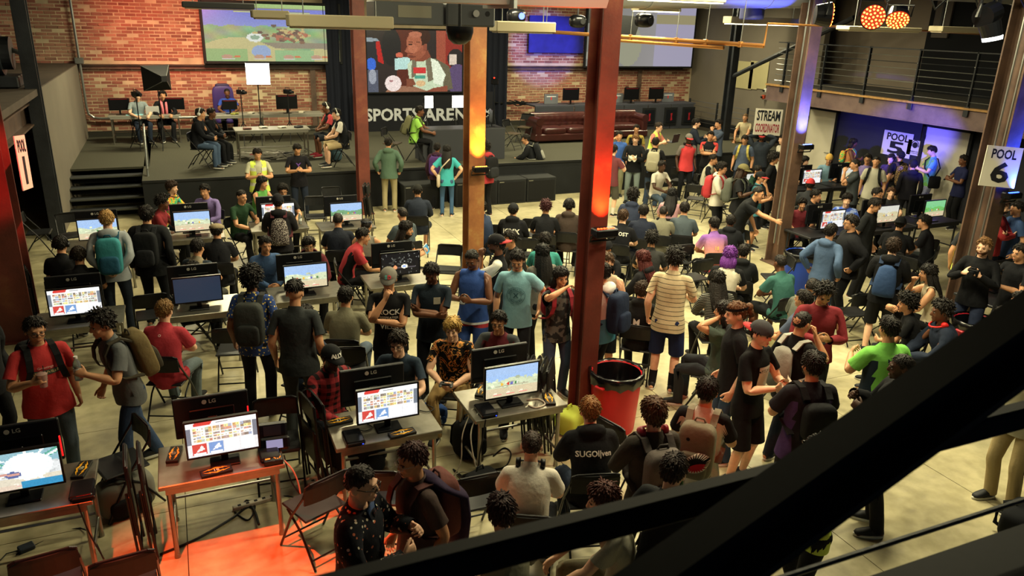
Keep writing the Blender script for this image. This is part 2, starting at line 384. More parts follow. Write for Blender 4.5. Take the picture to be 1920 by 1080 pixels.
def hair_shell(r,thr_f,thr_s,thr_b,thick,noise,freq=9,front_in=0.0):
    U,F=ico(4); ux,uy,uz=U.T
    t=np.where(uy<0,thr_s+(thr_f-thr_s)*np.clip((-uy-.15)/.55,0,1),thr_s+(thr_b-thr_s)*np.clip(uy/.6,0,1))
    k=np.clip((uz-t)/.25,0,1); k=k*k*(3-2*k)*(.45+.55*np.clip((uz+.2)/.8,0,1))
    nz=np.sin(ux*freq+1.3)*np.sin(uy*freq*1.1+uz*4)*.5+np.sin(uz*freq*1.7+ux*6)*np.sin(uy*freq*1.3)*.5+np.sin(ux*31+uy*23)*np.sin(uz*29+uy*17)*.5
    rad=1+k*(thick+noise*nz)-(1-k)*.06
    V=U*rad[:,None]*np.array(r)+np.array((0,.004,1.655))
    keep=(uz>t-.10)[F].all(1); F=F[keep]; used=np.unique(F); mp=-np.ones(len(V),int); mp[used]=np.arange(len(used))
    sel=np.where(uz>t+.02)[0]; rs=np.random.default_rng(3); TV=[];TF=[]; nt=int(170+900*thick); c=np.array((0,.004,1.655)); curl_=freq>14
    for i in rs.choice(sel,min(nt,len(sel)),replace=False):
        n=U[i]/np.array(r); n/=np.linalg.norm(n); cr=np.array((.05,.35,1.)); fl=U[i]-np.array((0,.25,.85)); fl-=n*(fl@n); fl=fl/(np.linalg.norm(fl)+1e-6)+rs.normal(0,.30 if not curl_ else 1.0,3)+n*(.02 if not curl_ else .35); fl/=np.linalg.norm(fl)
        L=(.022+.085*thick)*rs.uniform(.6,1.3); wd=.006+.014*thick; p=V[i]-n*.004; s1=np.cross(n,fl); s1/=np.linalg.norm(s1)+1e-6; b=len(TV); m=p+fl*L*.55+n*L*.06; e=p+fl*L-n*L*.05
        TV+=[p+s1*wd,p-s1*wd,p+n*wd*.9,m+s1*wd*.8,m-s1*wd*.8,m+n*wd*.8,e]; TF+=[(b,b+2,b+5,b+3),(b+2,b+1,b+4,b+5),(b+1,b,b+3,b+4),(b+3,b+5,b+6),(b+5,b+4,b+6),(b+4,b+3,b+6)]
    H0=(V[used],[tuple(q) for q in mp[F]]); TUFT[len(TUFT)]=(H0,merge([H0,(np.array(TV),TF)])); return TUFT[len(TUFT)-1][1]
def merge(parts):
    V=[];F=[];o=0
    for v,f in parts: V.append(np.array(v)); F+= [tuple(i+o for i in q) for q in f]; o+=len(v)
    return np.concatenate(V),F
def build_hair():
    H={}
    R=(.082,.104,.106)
    H['buzz']=hair_shell(R,.66,.05,-.45,.02,.004)
    H['short']=hair_shell(R,.66,.02,-.6,.15,.035)
    H['messy']=hair_shell(R,.58,-.08,-.65,.24,.08,11)
    H['curly']=hair_shell(R,.62,-.05,-.62,.28,.10,17)
    H['afro']=hair_shell(R,.60,-.08,-.7,.42,.05,21)
    H['top']=hair_shell(R,.48,.35,.25,.22,.05)
    def mop(): return hair_shell((.085,.107,.106),.46,-.45,-.95,.17,.06,13)
    H['mop']=mop()
    def locks(R,n=40,seed=1,rag=.05):
        rs=np.random.default_rng(seed); ph=rs.uniform(0,6.28,n); g=1+.10*np.sin(np.arange(n)*2.4+1)+.07*rs.normal(0,1,n); ends=rs.uniform(0,rag,n); V=[];F=[]; k=len(R)
        for i,(z,rx,ry,x0,y0) in enumerate(R):
            for j in range(n):
                t=2*math.pi*j/n; w=.022*math.sin(ph[j]+z*22)*(i/k); q=g[j] if i else 1
                V.append((x0+rx*q*math.cos(t+w*4),y0+ry*q*math.sin(t+w*4),z-(ends[j] if i>=k-2 else 0)))
        for i in range(k-1):
            for j in range(n): F.append((i*n+j,i*n+(j+1)%n,(i+1)*n+(j+1)%n,(i+1)*n+j))
        return np.array(V),F
    H['long']=merge([mop(),locks([(z,rx,ry,0,y) for z,rx,ry,y in((1.64,.075,.05,.045),(1.58,.098,.062,.055),(1.50,.110,.058,.07),(1.42,.118,.05,.09),(1.34,.112,.042,.105),(1.28,.092,.032,.112),(1.24,.06,.02,.116))])]+[locks([(z,rx,ry,s*x,y) for z,rx,ry,x,y in((1.64,.016,.04,.086,.0),(1.56,.022,.045,.094,.01),(1.48,.026,.04,.102,.02),(1.40,.018,.028,.106,.03),(1.36,.008,.012,.108,.03))],16,3+s) for s in(1,-1)])
    H['bob']=merge([mop(),locks([(z,rx,ry,0,y) for z,rx,ry,y in((1.64,.078,.052,.036),(1.59,.102,.072,.036),(1.54,.108,.074,.04),(1.49,.10,.064,.046),(1.47,.07,.045,.05))],40,2,.03)])
    b=MB(); b.ell((0,.125,1.70),(.042,.04,.042),12,8); limb(b,[((0,.125,1.69),.035),((0,.145,1.60),.03),((0,.14,1.50),.014)],8)
    H['pony']=merge([hair_shell(R,.5,.0,-.5,.09,.02),(b.v,b.f)])
    b=MB(); b.ell((0,.11,1.61),(.05,.045,.045),12,8); H['bun']=merge([hair_shell(R,.5,.0,-.6,.1,.03),(b.v,b.f)])
    U,F=ico(3); k=(U[:,2]<-.22)&(U[:,1]<.15); keep=k[F].all(1); nz=1+.02*np.sin(U[:,0]*31)*np.sin(U[:,2]*27)
    H['beard']=(U*nz[:,None]*np.array((.072,.09,.092))*1.04+np.array((0,-.018,1.62)),F[keep])
    H['bigbeard']=(U*nz[:,None]*np.array((.078,.098,.13))*1.03+np.array((0,-.022,1.61)),F[keep])
    return H
def build_hats():
    H={}; c=(0,.004,1.672)
    U,F=ico(3); keep=(U[:,2]>-.02)[F].all(1); dome=(U*np.array((.094,.117,.105))+np.array(c),F[keep])
    def brim(sgn):
        V=[];Q=[];n=9
        for i in range(n):
            a=(i/(n-1)-.5)*2.5; x=.091*math.sin(a); y=.112*math.cos(a); ext=.085*max(0,math.cos(a*1.15))**.6
            V+=[(x,sgn*y+.004,1.684),(x,sgn*y+.004,1.677),(x*.97,sgn*(y+ext)+.004,1.668-.25*x*x*10*.3),(x*.97,sgn*(y+ext)+.004,1.662-.25*x*x*10*.3)]
        for i in range(n-1):
            o=i*4; Q+=[(o,o+2,o+6,o+4),(o+1,o+5,o+7,o+3),(o+2,o+3,o+7,o+6)]
        return V,Q
    H['cap']=(dome,brim(-1)); H['capback']=(dome,brim(1))
    V=U*np.array((.096,.117,.125))*(1+.02*np.sin(U[:,0]*14)*np.sin(U[:,2]*12))[:,None]+np.array((0,.01,1.668)); keep=(U[:,2]>-.22)[F].all(1); H['beanie']=((V,F[keep]),None)
    V=U*np.array((.108,.13,.062))+np.array((0,-.006,1.70)); keep=(U[:,2]>-.35)[F].all(1); H['flatcap']=((V,F[keep]),brim(-1))
    return H
def sup(mb,c,r,e,nu=20,nv=12):
    g=lambda t:math.copysign(abs(t)**e,t)
    m=MB(); m.ell((0,0,0),(1,1,1),nu,nv)
    V=[]
    for x,y,z in m.v:
        rr=math.hypot(x,y); q=g(rr) ; V.append((c[0]+r[0]*q*(g(x/rr) if rr>1e-6 else 0),c[1]+r[1]*q*(g(y/rr) if rr>1e-6 else 0),c[2]+r[2]*g(z)))
    return mb.add(V,m.f)
def build_pack():
    P={}
    b=MB(); sup(b,(0,.215,1.20),(.155,.085,.245),.45); P['pack']=b
    b=MB(); sup(b,(0,.30,1.10),(.12,.045,.12),.5); P['pocket']=b
    b=MB(); b.tube([(-.05,.17,1.43),(-.03,.18,1.475),(.03,.18,1.475),(.05,.17,1.43)],.009); P['handle']=b
    for s in(1,-1):
        b=MB()
        pts=[(.10,.14,1.40),(.105,.06,1.475),(.105,-.04,1.475),(.115,-.115,1.40),(.125,-.14,1.30),(.15,-.125,1.20),(.178,-.05,1.12),(.175,.10,1.06)]
        V=[];n=len(pts)
        for x,y,z in pts: V+=[(s*(x-.028),y,z+.0),(s*(x+.028),y,z),(s*(x+.028),y*1.0+(.012 if y>0 else -.012),z+.012),(s*(x-.028),y+(.012 if y>0 else -.012),z+.012)]
        F=[]
        for i in range(n-1):
            o=i*4
            for a in range(4): F.append((o+a,o+(a+1)%4,o+4+(a+1)%4,o+4+a))
        b.add(V,F); P['strap%d'%s]=b
    b=MB(); rings(b,[((0,y,z),(rx,0,0),(0,ry,0)) for z,rx,ry,y in((1.40,.05,.03,.16),(1.36,.11,.05,.17),(1.2,.14,.07,.19),(1.02,.15,.08,.19),(.96,.14,.06,.18),(.95,.08,.03,.18))],14); P['sack']=b
    b=MB(); sup(b,(0,.2,1.22),(.14,.075,.17),.5); P['bag']=b
    return {k:(np.array(v.v),v.f) for k,v in P.items()}
BODY=build_body(); BODYW=[weights(v) for v,f in BODY]
GAR={k:build_top(k) for k in('tee','long','hoodie','tank','jacket')}; GAR.update({k:build_legs(k) for k in('jeans','shorts','slim')})
GARW={k:weights(v) for k,(v,f) in GAR.items()}
GARB={k:BVHTree.FromPolygons(v.tolist(),f.tolist()) for k,(v,f) in GAR.items()}
SHOE=build_shoe(); HAIR=build_hair(); HATS=build_hats(); PACK=build_pack()
HAND_L=[BN.index('handL'),BN.index('handR')]
def curl(V,W,amt):
    """bend the fingers (rest pose) about the knuckle row and the middle joint"""
    V=V.copy()
    for s,bi in((1,HAND_L[0]),(-1,HAND_L[1])):
        P=V.copy(); P[:,0]*=s; d=(P-WR)@AD; sel=(W[:,bi]>.5)&(d>.088)&(P[:,1]>-.052)
        if not sel.any(): continue
        for dist,a in((.128,amt*.9),(.09,amt*.75)):
            m=sel&(d>dist); q=P[m]-(WR+AD*dist); u=q@AD; n=q@AN; k=np.clip((d[m]-dist)/.012,0,1); ca,sa=np.cos(a*k),np.sin(a*k)
            P[m]=(WR+AD*dist)+np.outer(u*ca+n*sa,AD)+np.outer(-u*sa+n*ca,AN)+np.outer(q[:,1],(0,1,0))
        P[:,0]*=s; V[sel]=P[sel]
    return V
def Rx(a): c,s=math.cos(a),math.sin(a); return np.array(((1,0,0),(0,c,-s),(0,s,c)))
def Rz(a): c,s=math.cos(a),math.sin(a); return np.array(((c,-s,0),(s,c,0),(0,0,1)))
def minrot(a,b):
    a=_u(a);b=_u(b);v=np.cross(a,b);c=a@b
    if c<-.9999: return Rz(math.pi)
    K=np.array(((0,-v[2],v[1]),(v[2],0,-v[0]),(-v[1],v[0],0))); return np.eye(3)+K+K@K/(1+c)
def ik(a,t,l1,l2,hint):
    d=t-a; L=np.linalg.norm(d); L2=min(L,(l1+l2)*.995); d=d/L; t=a+d*L2
    x=(l1*l1-l2*l2+L2*L2)/(2*L2); h=math.sqrt(max(l1*l1-x*x,0)); p=np.array(hint,float); p=p-d*(p@d); p=_u(p)
    return a+d*x+p*h,t
# wrist targets from the middle of the shoulders (outward, forward, up), elbow hint (outward, forward, up), finger curl
ARM={'down':((.25,.03,-.51),(.3,-1,0),.5),'phone':((.07,.29,-.22),(.8,-.3,-.8),1.1),'lap':((.07,.30,-.34),(.9,-.2,-.5),1.1),'desk':((.16,.37,-.30),(.8,-.2,-.6),.8),
 'cross':((-.10,.19,-.20),(.9,.3,-.6),.7),'cross2':((-.09,.235,-.23),(.9,.3,-.6),.7),'chin':((.03,.215,.05),(.5,.5,-1),1.2),'head':((.13,.03,.27),(1,-.2,.3),.6),'back':((.07,-.19,-.43),(1,-.6,0),.9),
 'reach':((.10,.52,-.22),(.5,-.5,-1),.7),'hold':((.15,.30,-.16),(.7,-.4,-.8),1.2),'ear':((.12,.07,.16),(.8,.3,-.6),1.2),'pocket':((.27,-.02,-.42),(.6,-1,0),.8),'knee':((.15,.36,-.40),(.9,-.2,-.4),.5),
 'hips':((.24,.06,-.42),(1,-.5,.1),.8),'camera':((.10,.25,-.12),(.8,-.3,-.8),1.2),'top':((.03,.12,.24),(1,.3,.2),.6),'brow':((.03,.20,.13),(.9,.3,-.3),.7),'back1':((-.02,-.17,-.36),(1,-.5,0),.9),'wide':((.34,.34,-.20),(.4,-.4,-1),.8)}
PBONE={'spine':'pelvis','chest':'spine','neck':'chest','head':'neck'}
def solve(kind,arms,lean=0,twist=0,hy=0,hp=0,s=1.0,legs=None,seat=.45,rng=random,side=0.0):
    J={};R={}
    lean,twist,hy,hp,side=[math.radians(k) for k in(lean,twist,hy,hp,side)]
    Ry=lambda a:np.array(((math.cos(a),0,math.sin(a)),(0,1,0),(-math.sin(a),0,math.cos(a))))
    if kind=='S': P=np.array((0,0,.915)); pl=lean*.55
    elif kind=='C': P=np.array((0,.06,(seat+.10)/s)); pl=lean*.3-.12
    else: P=np.array((0,.05,.115/s)); pl=lean*.3
    if kind=='S': P=P+np.array((0,math.sin(abs(pl))*.12,0))
    R['pelvis']=Rx(pl); R['spine']=Rz(twist*.5)@Ry(side*.5)@Rx(lean*.75+(.05 if kind!='S' else 0)); R['chest']=Rz(twist)@Ry(side)@Rx(lean+(.12 if kind!='S' else 0))
    R['neck']=Rz(twist+hy*.4)@Rx(lean*.6+hp*.5); R['head']=Rz(twist*.6+hy)@Rx(lean*.35+hp)
    J['pelvis']=P
    for n in('spine','chest','neck','head'):
        p=PBONE[n]; J[n]=J[p]+R[p]@(np.array(BD[n][0])-np.array(BD[p][0]))
    mid=J['chest']+R['chest']@(np.array((0,0,1.42))-np.array(BD['chest'][0])); Mf=Rz(twist)
    curls=[.5,.5]
    for k,(sd,sg) in enumerate((('L',1),('R',-1))):
        f=(lambda p:np.array(p,float)) if sg==1 else _m
        a=J['chest']+R['chest']@(f(SH)-np.array(BD['chest'][0])); (o,fw,up),(ho,hf,hu),cu=ARM[arms[k]]; curls[k]=cu
        t=mid+Mf@np.array((sg*o,-fw,up)); e,t=ik(a,t,.29,.255,Mf@np.array((sg*ho,-hf,hu)))
        rd=f(AD); Ru=minrot(R['chest']@rd,e-a)@R['chest']; Rf=minrot(Ru@rd,t-e)@Ru
        hd=_u(t-e)
        if arms[k] in('phone','lap','hold','camera'): hd=_u(hd+np.array((-sg*.25,0,.1)))
        if arms[k] in('head','top'): hd=_u(np.array((-sg*1.,.1,.05)))
        if arms[k]=='chin': hd=_u(np.array((-sg*.4,-.05,1)))
        Rh=minrot(Rf@rd,hd)@Rf
        J['uparm'+sd],R['uparm'+sd]=a,Ru; J['forearm'+sd],R['forearm'+sd]=e,Rf; J['hand'+sd],R['hand'+sd]=t,Rh
    for sd,sg in(('L',1),('R',-1)):
        f=(lambda p:np.array(p,float)) if sg==1 else _m
        h=J['pelvis']+R['pelvis']@(f(HIP)-np.array(BD['pelvis'][0])); out=.18; fz=.09
        if kind=='S':
            t=np.array((sg*.115,.02,.09)); hint=(sg*.15,-1,0)
            if legs=='walk': t=np.array((sg*.10,-.20*sg+.05,.09+(.02 if sg<0 else 0)))
            if legs=='wide': t=np.array((sg*.2,.02,.09))
        elif kind=='C':
            dx=.13 if legs!='wide' else .24; fy=-.40 if legs!='out' else -.60
            if legs=='tuck': fy=-.22
            t=np.array((sg*dx,fy+P[1],.09)); hint=(sg*.25,-1,.6)
        else:
            if legs=='out': t=np.array((sg*.12,-.72,.08)); hint=(sg*.1,-.2,1)
            elif legs=='up': t=np.array((sg*.13,-.42,.09)); hint=(sg*.15,-.4,1)
            else: t=np.array((-sg*.06,-.33-.05*sg,.07)); hint=(sg*1.2,-.5,.45); out=.9
        kn,t=ik(h,t,.415,.415,hint); rt=KN-HIP; rs=AK-KN
        Rt=minrot(R['pelvis']@f(rt),kn-h)@R['pelvis']; Rs=minrot(Rt@f(rs),t-kn)@Rt
        J['thigh'+sd],R['thigh'+sd]=h,Rt; J['shin'+sd],R['shin'+sd]=kn,Rs; J['foot'+sd],R['foot'+sd]=t,Rz(sg*out)
    JR={n:np.array(BD[n][0],float) for n in BN}
    for sg,sd in((1,'L'),(-1,'R')):
        f=(lambda p:np.array(p,float)) if sg==1 else _m
        JR['thigh'+sd]=f(HIP); JR['shin'+sd]=f(KN)
    A=np.stack([R[n] for n in BN]); T=np.stack([J[n]-R[n]@JR[n] for n in BN])
    return A,T,curls
def skin(V,W,A,T):
    return np.einsum('vb,bij,vj->vi',W,A,V)+W@T
def rigid(V,bone,A,T):
    i=BN.index(bone); return np.asarray(V)@A[i].T+T[i]
# cloth materials (patterns are looked up in the garment's own rest coordinates)
def cloth(spec):
    spec=spec.replace('/',':')
    if spec in MATS: return MATS[spec]
    k=spec.split(':'); N=NT('cloth'); b=N.b; b.inputs['Roughness'].default_value=.85; b.inputs['Specular IOR Level'].default_value=.15
    a=N.n('ShaderNodeAttribute',attribute_name='rest'); V=a.outputs['Vector']; sx=N.n('ShaderNodeSeparateXYZ'); N.l(V,sx.inputs[0])
    nz=N.n('ShaderNodeTexNoise',i_Scale=11.0,i_Detail=4.0); N.l(V,nz.inputs['Vector']); fine=N.n('ShaderNodeTexNoise',i_Scale=340.0); N.l(V,fine.inputs['Vector'])
    bp=N.n('ShaderNodeBump',i_Strength=.55,i_Distance=.02); N.l(nz.outputs[0],bp.inputs['Height']); b2=N.n('ShaderNodeBump',i_Strength=.2,i_Distance=.003); N.l(fine.outputs[0],b2.inputs['Height']); N.l(bp.outputs[0],b2.inputs['Normal']); N.l(b2.outputs[0],b.inputs['Normal'])
    c=[lin(x) for x in k if x.startswith('#')]; c=[tuple((.3*q[0]+.6*q[1]+.1*q[2])*.16+v*.84 for v in q) for q in c]
    def mth(op,x,y=None,z=None):
        m=N.n('ShaderNodeMath',operation=op)
        for i,q in enumerate((x,y,z)):
            if q is None: continue
            if hasattr(q,'links'): N.l(q,m.inputs[i])
            else: m.inputs[i].default_value=q
        return m.outputs[0]
    if k[0].startswith('#'):
        col=N.ramp(fine.outputs[0],[(.3,tuple(x*.85 for x in c[0])),(.7,tuple(min(1,x*1.12) for x in c[0]))])
    elif k[0]=='stripe':
        f=mth('FRACT',mth('MULTIPLY',sx.outputs['Z'],float(k[3]))); col=N.mix(mth('LESS_THAN',f,float(k[4]) if len(k)>4 else .18),c[0],c[1])
    elif k[0]=='plaid':
        fx=mth('LESS_THAN',mth('FRACT',mth('MULTIPLY',sx.outputs['X'],float(k[3]))),.45); fz=mth('LESS_THAN',mth('FRACT',mth('MULTIPLY',sx.outputs['Z'],float(k[3]))),.45)
        col=N.mix(mth('MULTIPLY',mth('ADD',fx,fz),.5),c[0],c[1])
    elif k[0]=='grid':
        fx=mth('LESS_THAN',mth('FRACT',mth('MULTIPLY',sx.outputs['X'],float(k[3]))),.12); fz=mth('LESS_THAN',mth('FRACT',mth('MULTIPLY',sx.outputs['Z'],float(k[3]))),.12)
        col=N.mix(mth('MAXIMUM',fx,fz),c[0],c[1])
    elif k[0]=='tiedye':
        n=N.n('ShaderNodeTexNoise',i_Scale=7.0,i_Detail=2.0,i_Distortion=1.5); N.l(V,n.inputs['Vector'])
        col=N.ramp(n.outputs[0],[(.3,(.02,.25,.5)),(.42,(.1,.55,.15)),(.5,(.85,.6,.05)),(.58,(.75,.12,.05)),(.7,(.45,.05,.35))])
    elif k[0]=='grad':
        m=N.n('ShaderNodeMapRange'); m.inputs[1].default_value=.85; m.inputs[2].default_value=1.42; N.l(sx.outputs['Z'],m.inputs[0]); col=N.ramp(m.outputs[0],[(i/(len(c)-1),q) for i,q in enumerate(c)])
    elif k[0]=='dots':
        v=N.n('ShaderNodeTexVoronoi',i_Scale=float(k[3])); N.l(V,v.inputs['Vector']); col=N.mix(mth('LESS_THAN',v.outputs['Distance'],float(k[4])),c[0],c[1])
        if len(c)>2:
            col=N.mix(mth('LESS_THAN',v.outputs['Distance'],float(k[4])),c[0],N.mix(mth('GREATER_THAN',v.outputs['Color'],.55),c[1],c[2]))
    elif k[0]=='blotch':
        n=N.n('ShaderNodeTexNoise',i_Scale=float(k[3]),i_Detail=2.0); N.l(V,n.inputs['Vector']); col=N.ramp(n.outputs[0],[(.47,c[0]),(.53,c[1])])
    elif k[0]=='zband':   # colour a above height, b below
        col=N.mix(mth('LESS_THAN',sx.outputs['Z'],float(k[3])),c[0],c[1])
    elif k[0]=='flame':
        n=N.n('ShaderNodeTexNoise',i_Scale=9.0,i_Detail=1.5,i_Distortion=2.5); N.l(V,n.inputs['Vector']); col=N.ramp(n.outputs[0],[(.50,c[0]),(.54,c[2]),(.6,c[1]),(.64,c[0])])
    N.l(col,b.inputs['Base Color']); MATS[spec]=N.m; return N.m
SKIN={'p':'#dcae90','t':'#bd8a66','m':'#a06c48','b':'#6a432e','d':'#3f2618'}
def skin_mat(k):
    return mat('skin_'+k,SKIN[k],.5,0,.08,30,0.0,.35)
LAPSE=[0]
def set_rest(o,V):
    a=o.data.attributes.new('rest','FLOAT_VECTOR','POINT'); a.data.foreach_set('vector',np.asarray(V,np.float32).ravel())
PEOPLE=[]
def rect_print(w,h,cx=0.0,n=7):
    V=[(cx+(i/(n-1)-.5)*w,(j/(n-1)-.5)*h,0) for i in range(n) for j in range(n)]
    return np.array(V),[(i*n+j,(i+1)*n+j,(i+1)*n+j+1,i*n+j+1) for i in range(n-1) for j in range(n-1)]
def ring_print(top,bottom,r,size):
    V=[];F=[]
    for txt,sg in((top,1),(bottom,-1)):
        for i,ch in enumerate(txt):
            if ch==' ': continue
            a=math.pi/2+(-1 if sg>0 else 1)*(i-(len(txt)-1)/2)*.255 if sg>0 else -math.pi/2+(i-(len(txt)-1)/2)*.27
            tv,tf=text_mesh(ch,size,.01); ro=a-math.pi/2 if sg>0 else a+math.pi/2; c,s=math.cos(ro),math.sin(ro); o=len(V)
            V+=[(r*math.cos(a)+x*c-y*s,r*math.sin(a)+x*s+y*c,0) for x,y,_ in tv]; F+=[tuple(q+o for q in f) for f in tf]
    for rr in(r*.74,r*1.26):
        o=len(V); n=30
        for i in range(n): a=2*math.pi*i/n; V+=[(rr*math.cos(a),rr*math.sin(a),0),((rr+.004)*math.cos(a),(rr+.004)*math.sin(a),0)]
        F+=[(o+2*i,o+2*i+1,o+2*((i+1)%n)+1,o+2*((i+1)%n)) for i in range(n)]
    return np.array(V),F
def person(px,py,kind,hd,label,top='tee:#222222',bot='jeans:#26303f',hair='short:#17110d',skin_k='t',arms=('down','down'),h=1.74,foot=None,base=0.0,lean=None,twist=0,hy=0,hp=None,side=0,
           fat=1.0,hat=None,pack=None,extra='',prints=(),shoes='#16181c',legs=None,sock=None,name='person',group=None,chair=None,seat=.45,near=None,sleeve=None,panel=None,fem=False,pos=None):
    """px,py = pixel of the crown of the head in the photograph; the figure is placed where that sight line meets its head height"""
    s=h/1.75
    if isinstance(arms,str): arms=(arms,arms)
    if lean is None: lean={'S':2,'C':12,'F':16}[kind]
    if hp is None: hp={'S':8,'C':8,'F':8}[kind]
    A,T,cur=solve(kind,arms,lean,twist,hy,hp,s,legs,seat,side=side)
    crown=rigid([(0,.01,1.765)],'head',A,T)[0]*s
    cz=base+crown[2]
    if pos is not None: q=np.array((pos[0],pos[1],cz))
    else: q=at(px,py,z=cz)
    # heading is given against the sight line: 0 looks at the camera, 90 to the picture's right
    ang=math.radians(hd)+math.atan2(-(q[0]-0),(q[1]-0)) if True else 0
    c=Rz(ang)@np.array((crown[0],crown[1],0)); loc=(q[0]-c[0],q[1]-c[1],base)
    root=empty(name,loc,ang); root.scale=(s,)*3; tag(root,label,'person',group)
    dist=math.hypot(q[0],q[1]); hi=dist<9.5 if near is None else near
    def mk(nm,V,F,m,W=None,bone=None,rest=False,smooth=True,mi=None):
        P=skin(V,W,A,T) if W is not None else rigid(V,bone,A,T)
        o=mesh_obj(nm,P,F,m,root,smooth,mi)
        if rest: set_rest(o,V)
        return o
    def fatten(V,k,W=None):
        V=V.copy(); z=V[:,2]; f=1+(k-1)*np.clip((z-.6)/.2,0,1)*np.clip((1.52-z)/.1,0,1); core=np.abs(V[:,0])<(.2+.001); 
        ar=0 if W is None else W[:,ARMI].sum(1); f=1+(f-1)*(1-.6*ar)
        V[:,0]*=1+(f-1)*.75; V[:,1]*=f; return V
    bv,bf=BODY[0 if hi else 1]; bw=BODYW[0 if hi else 1]
    B=curl(bv,bw,(cur[0]+cur[1])/2)
    # the body is drawn in a little where clothes cover it
    legcover=bot.split(':')[0]!='shorts'; tk,tspec=top.split(':',1); bk,bspec=bot.split(':',1)
    z=B[:,2]; armw=bw[:,ARMI].sum(1); cov=((z<1.44)|((z<1.475)&(np.abs(B[:,0])>.07)))&(armw<.5)&((z>.50)|legcover)&(z>.1)
    q2=B.copy(); 
    for sg in(1,-1):
        m=cov&(z<.86)&(B[:,0]*sg>0); q2[m,0]=sg*.1+(B[m,0]-sg*.1)*.58; q2[m,1]*=.6
    m=cov&(z>=.86); q2[m,0]*=.86; q2[m,1]*=.82; q2[m,2]-=np.clip((z[m]-1.34)*.22,0,.022)*(tk!='tank')
    if tk!='tank':
        tmax=.52 if tk!='tee' else .165
        for sg,bi in((1,(BN.index('uparmL'),BN.index('forearmL'))),(-1,(BN.index('uparmR'),BN.index('forearmR')))):
            f=SH*np.array((sg,1,1)); d=AD*np.array((sg,1,1)); t=(B-f)@d; m=(armw>.35)&(B[:,0]*sg>0)&(t<tmax); ax=f+np.outer(t,d); q2[m]=(ax+(B-ax)*(.7 if tk!='tee' else .78))[m]
    B=q2
    bo=mk('body',B,bf,skin_mat(skin_k),bw)
    gv,gf=GAR[tk]; gw=GARW[tk]; G=fatten(gv,fat*(.94 if fem else 1),gw)
    G=G+ (np.sin(G[:,2]*37+G[:,0]*23+px)*np.sin(G[:,2]*19-G[:,1]*31+py)*.004)[:,None]*np.array((0.4,1,0))
    mats=[cloth(tspec)]; mi=None
    if sleeve or panel:
        wf=gw[:,ARMI].sum(1)[gf].mean(1); cen=gv[gf].mean(1); mi=np.zeros(len(gf),int)
        if sleeve: mats.append(cloth(sleeve)); mi[(wf>.5)|((np.abs(cen[:,0])>.10)&(cen[:,2]>1.40)&(np.abs(cen[:,1])<.13)&(np.abs(cen[:,0])-.10>(1.46-cen[:,2])*.5))]=len(mats)-1
        if panel: mats.append(cloth(panel)); mi[(np.abs(cen[:,0])>.13)&(cen[:,2]<1.34)&(wf<.4)]=len(mats)-1
    to=mk({'tee':'tshirt','long':'shirt','hoodie':'hoodie','tank':'tank_top','jacket':'jacket'}[tk],G,gf,mats,gw,rest=True,mi=mi)
    lv,lf=GAR[bk]; lw=GARW[bk]; L=fatten(lv,1+(fat-1)*.6,lw)*np.array((1,1,1))
    mk({'jeans':'trousers','slim':'trousers','shorts':'shorts'}[bk],L,lf,cloth(bspec),lw,rest=True)
    for sd,sg in(('L',1),('R',-1)):
        up=SHOE[0][0]*np.array((sg,1,1)); o=mk('shoe',up,SHOE[0][1],mat('shoe',shoes,.6),bone='foot'+sd)
        so=mk('shoe_sole',SHOE[1][0]*np.array((sg,1,1)),SHOE[1][1],mat('sole','#c9c7bd',.6),bone='foot'+sd); so.parent=o
        if sock:
            b=MB(); f=(lambda p:np.array(p,float)) if sg==1 else _m; b.cyl(f((.105,.02,.075)),f((.103,.014,.24)),.045,.05,12,False); mk('sock',np.array(b.v),b.f,cloth(sock),bone='shin'+sd)
    hk,hc=(hair.split(':')+[''])[:2]
    if hk not in('none',):
        hm=mat('hair',hc or '#17110d',.55,0,.35,70,.6,.3)
        hv,hf=HAIR[hk]
        if hat: hv=np.where((hv[:,2]>1.69)[:,None],np.array((0,.004,1.655))+(hv-np.array((0,.004,1.655)))*.82,hv)
        
        if hk in('long',): tag(mk('hair',hv,hf,hm,weights(np.column_stack((hv[:,0]*.3,hv[:,1]*.3,hv[:,2])))),kind='stuff')
        else: tag(mk('hair',hv,hf,hm,bone='head'),kind='stuff')
    if hat:
        hh,c1,*c2=hat.split(':'); d,br=HATS[hh]; o=mk({'capback':'cap','flatcap':'flat_cap'}.get(hh,hh),d[0],d[1],cloth(c1),bone='head',rest=True)
        if br: mk('cap_brim',np.array(br[0]),br[1],cloth(c2[0] if c2 else c1),bone='head',rest=True).parent=o
    face=abs(((hd+hy+180)%360)-180)<125
    if face and dist<15:
        for sg in(1,-1):
            V=np.array(EYE.v)*np.array((sg,1,1)); mk('eye',V,EYE.f,[mat('eye_white','#a39a8e',.3),mat('iris','#1c120c',.25)],bone='head',mi=EYEMI)
            b=MB(); b.tube([(sg*.014,-.096,1.660),(sg*.03,-.0955,1.6655),(sg*.048,-.085,1.661)],.0032,6)
            mk('eyebrow',np.array(b.v),b.f,mat('brow',hc if hk!='none' and hc and hc not in('#6a2f8a',) else '#17110d',.8),bone='head')
        b=MB(); b.ell((0,-.0985,1.5785),(.021,.006,.005),10,6); mk('lips',np.array(b.v),b.f,mat('lips','#8a4a3c' if skin_k in'pt' else '#4a241c',.5),bone='head')
    ex=extra.split()
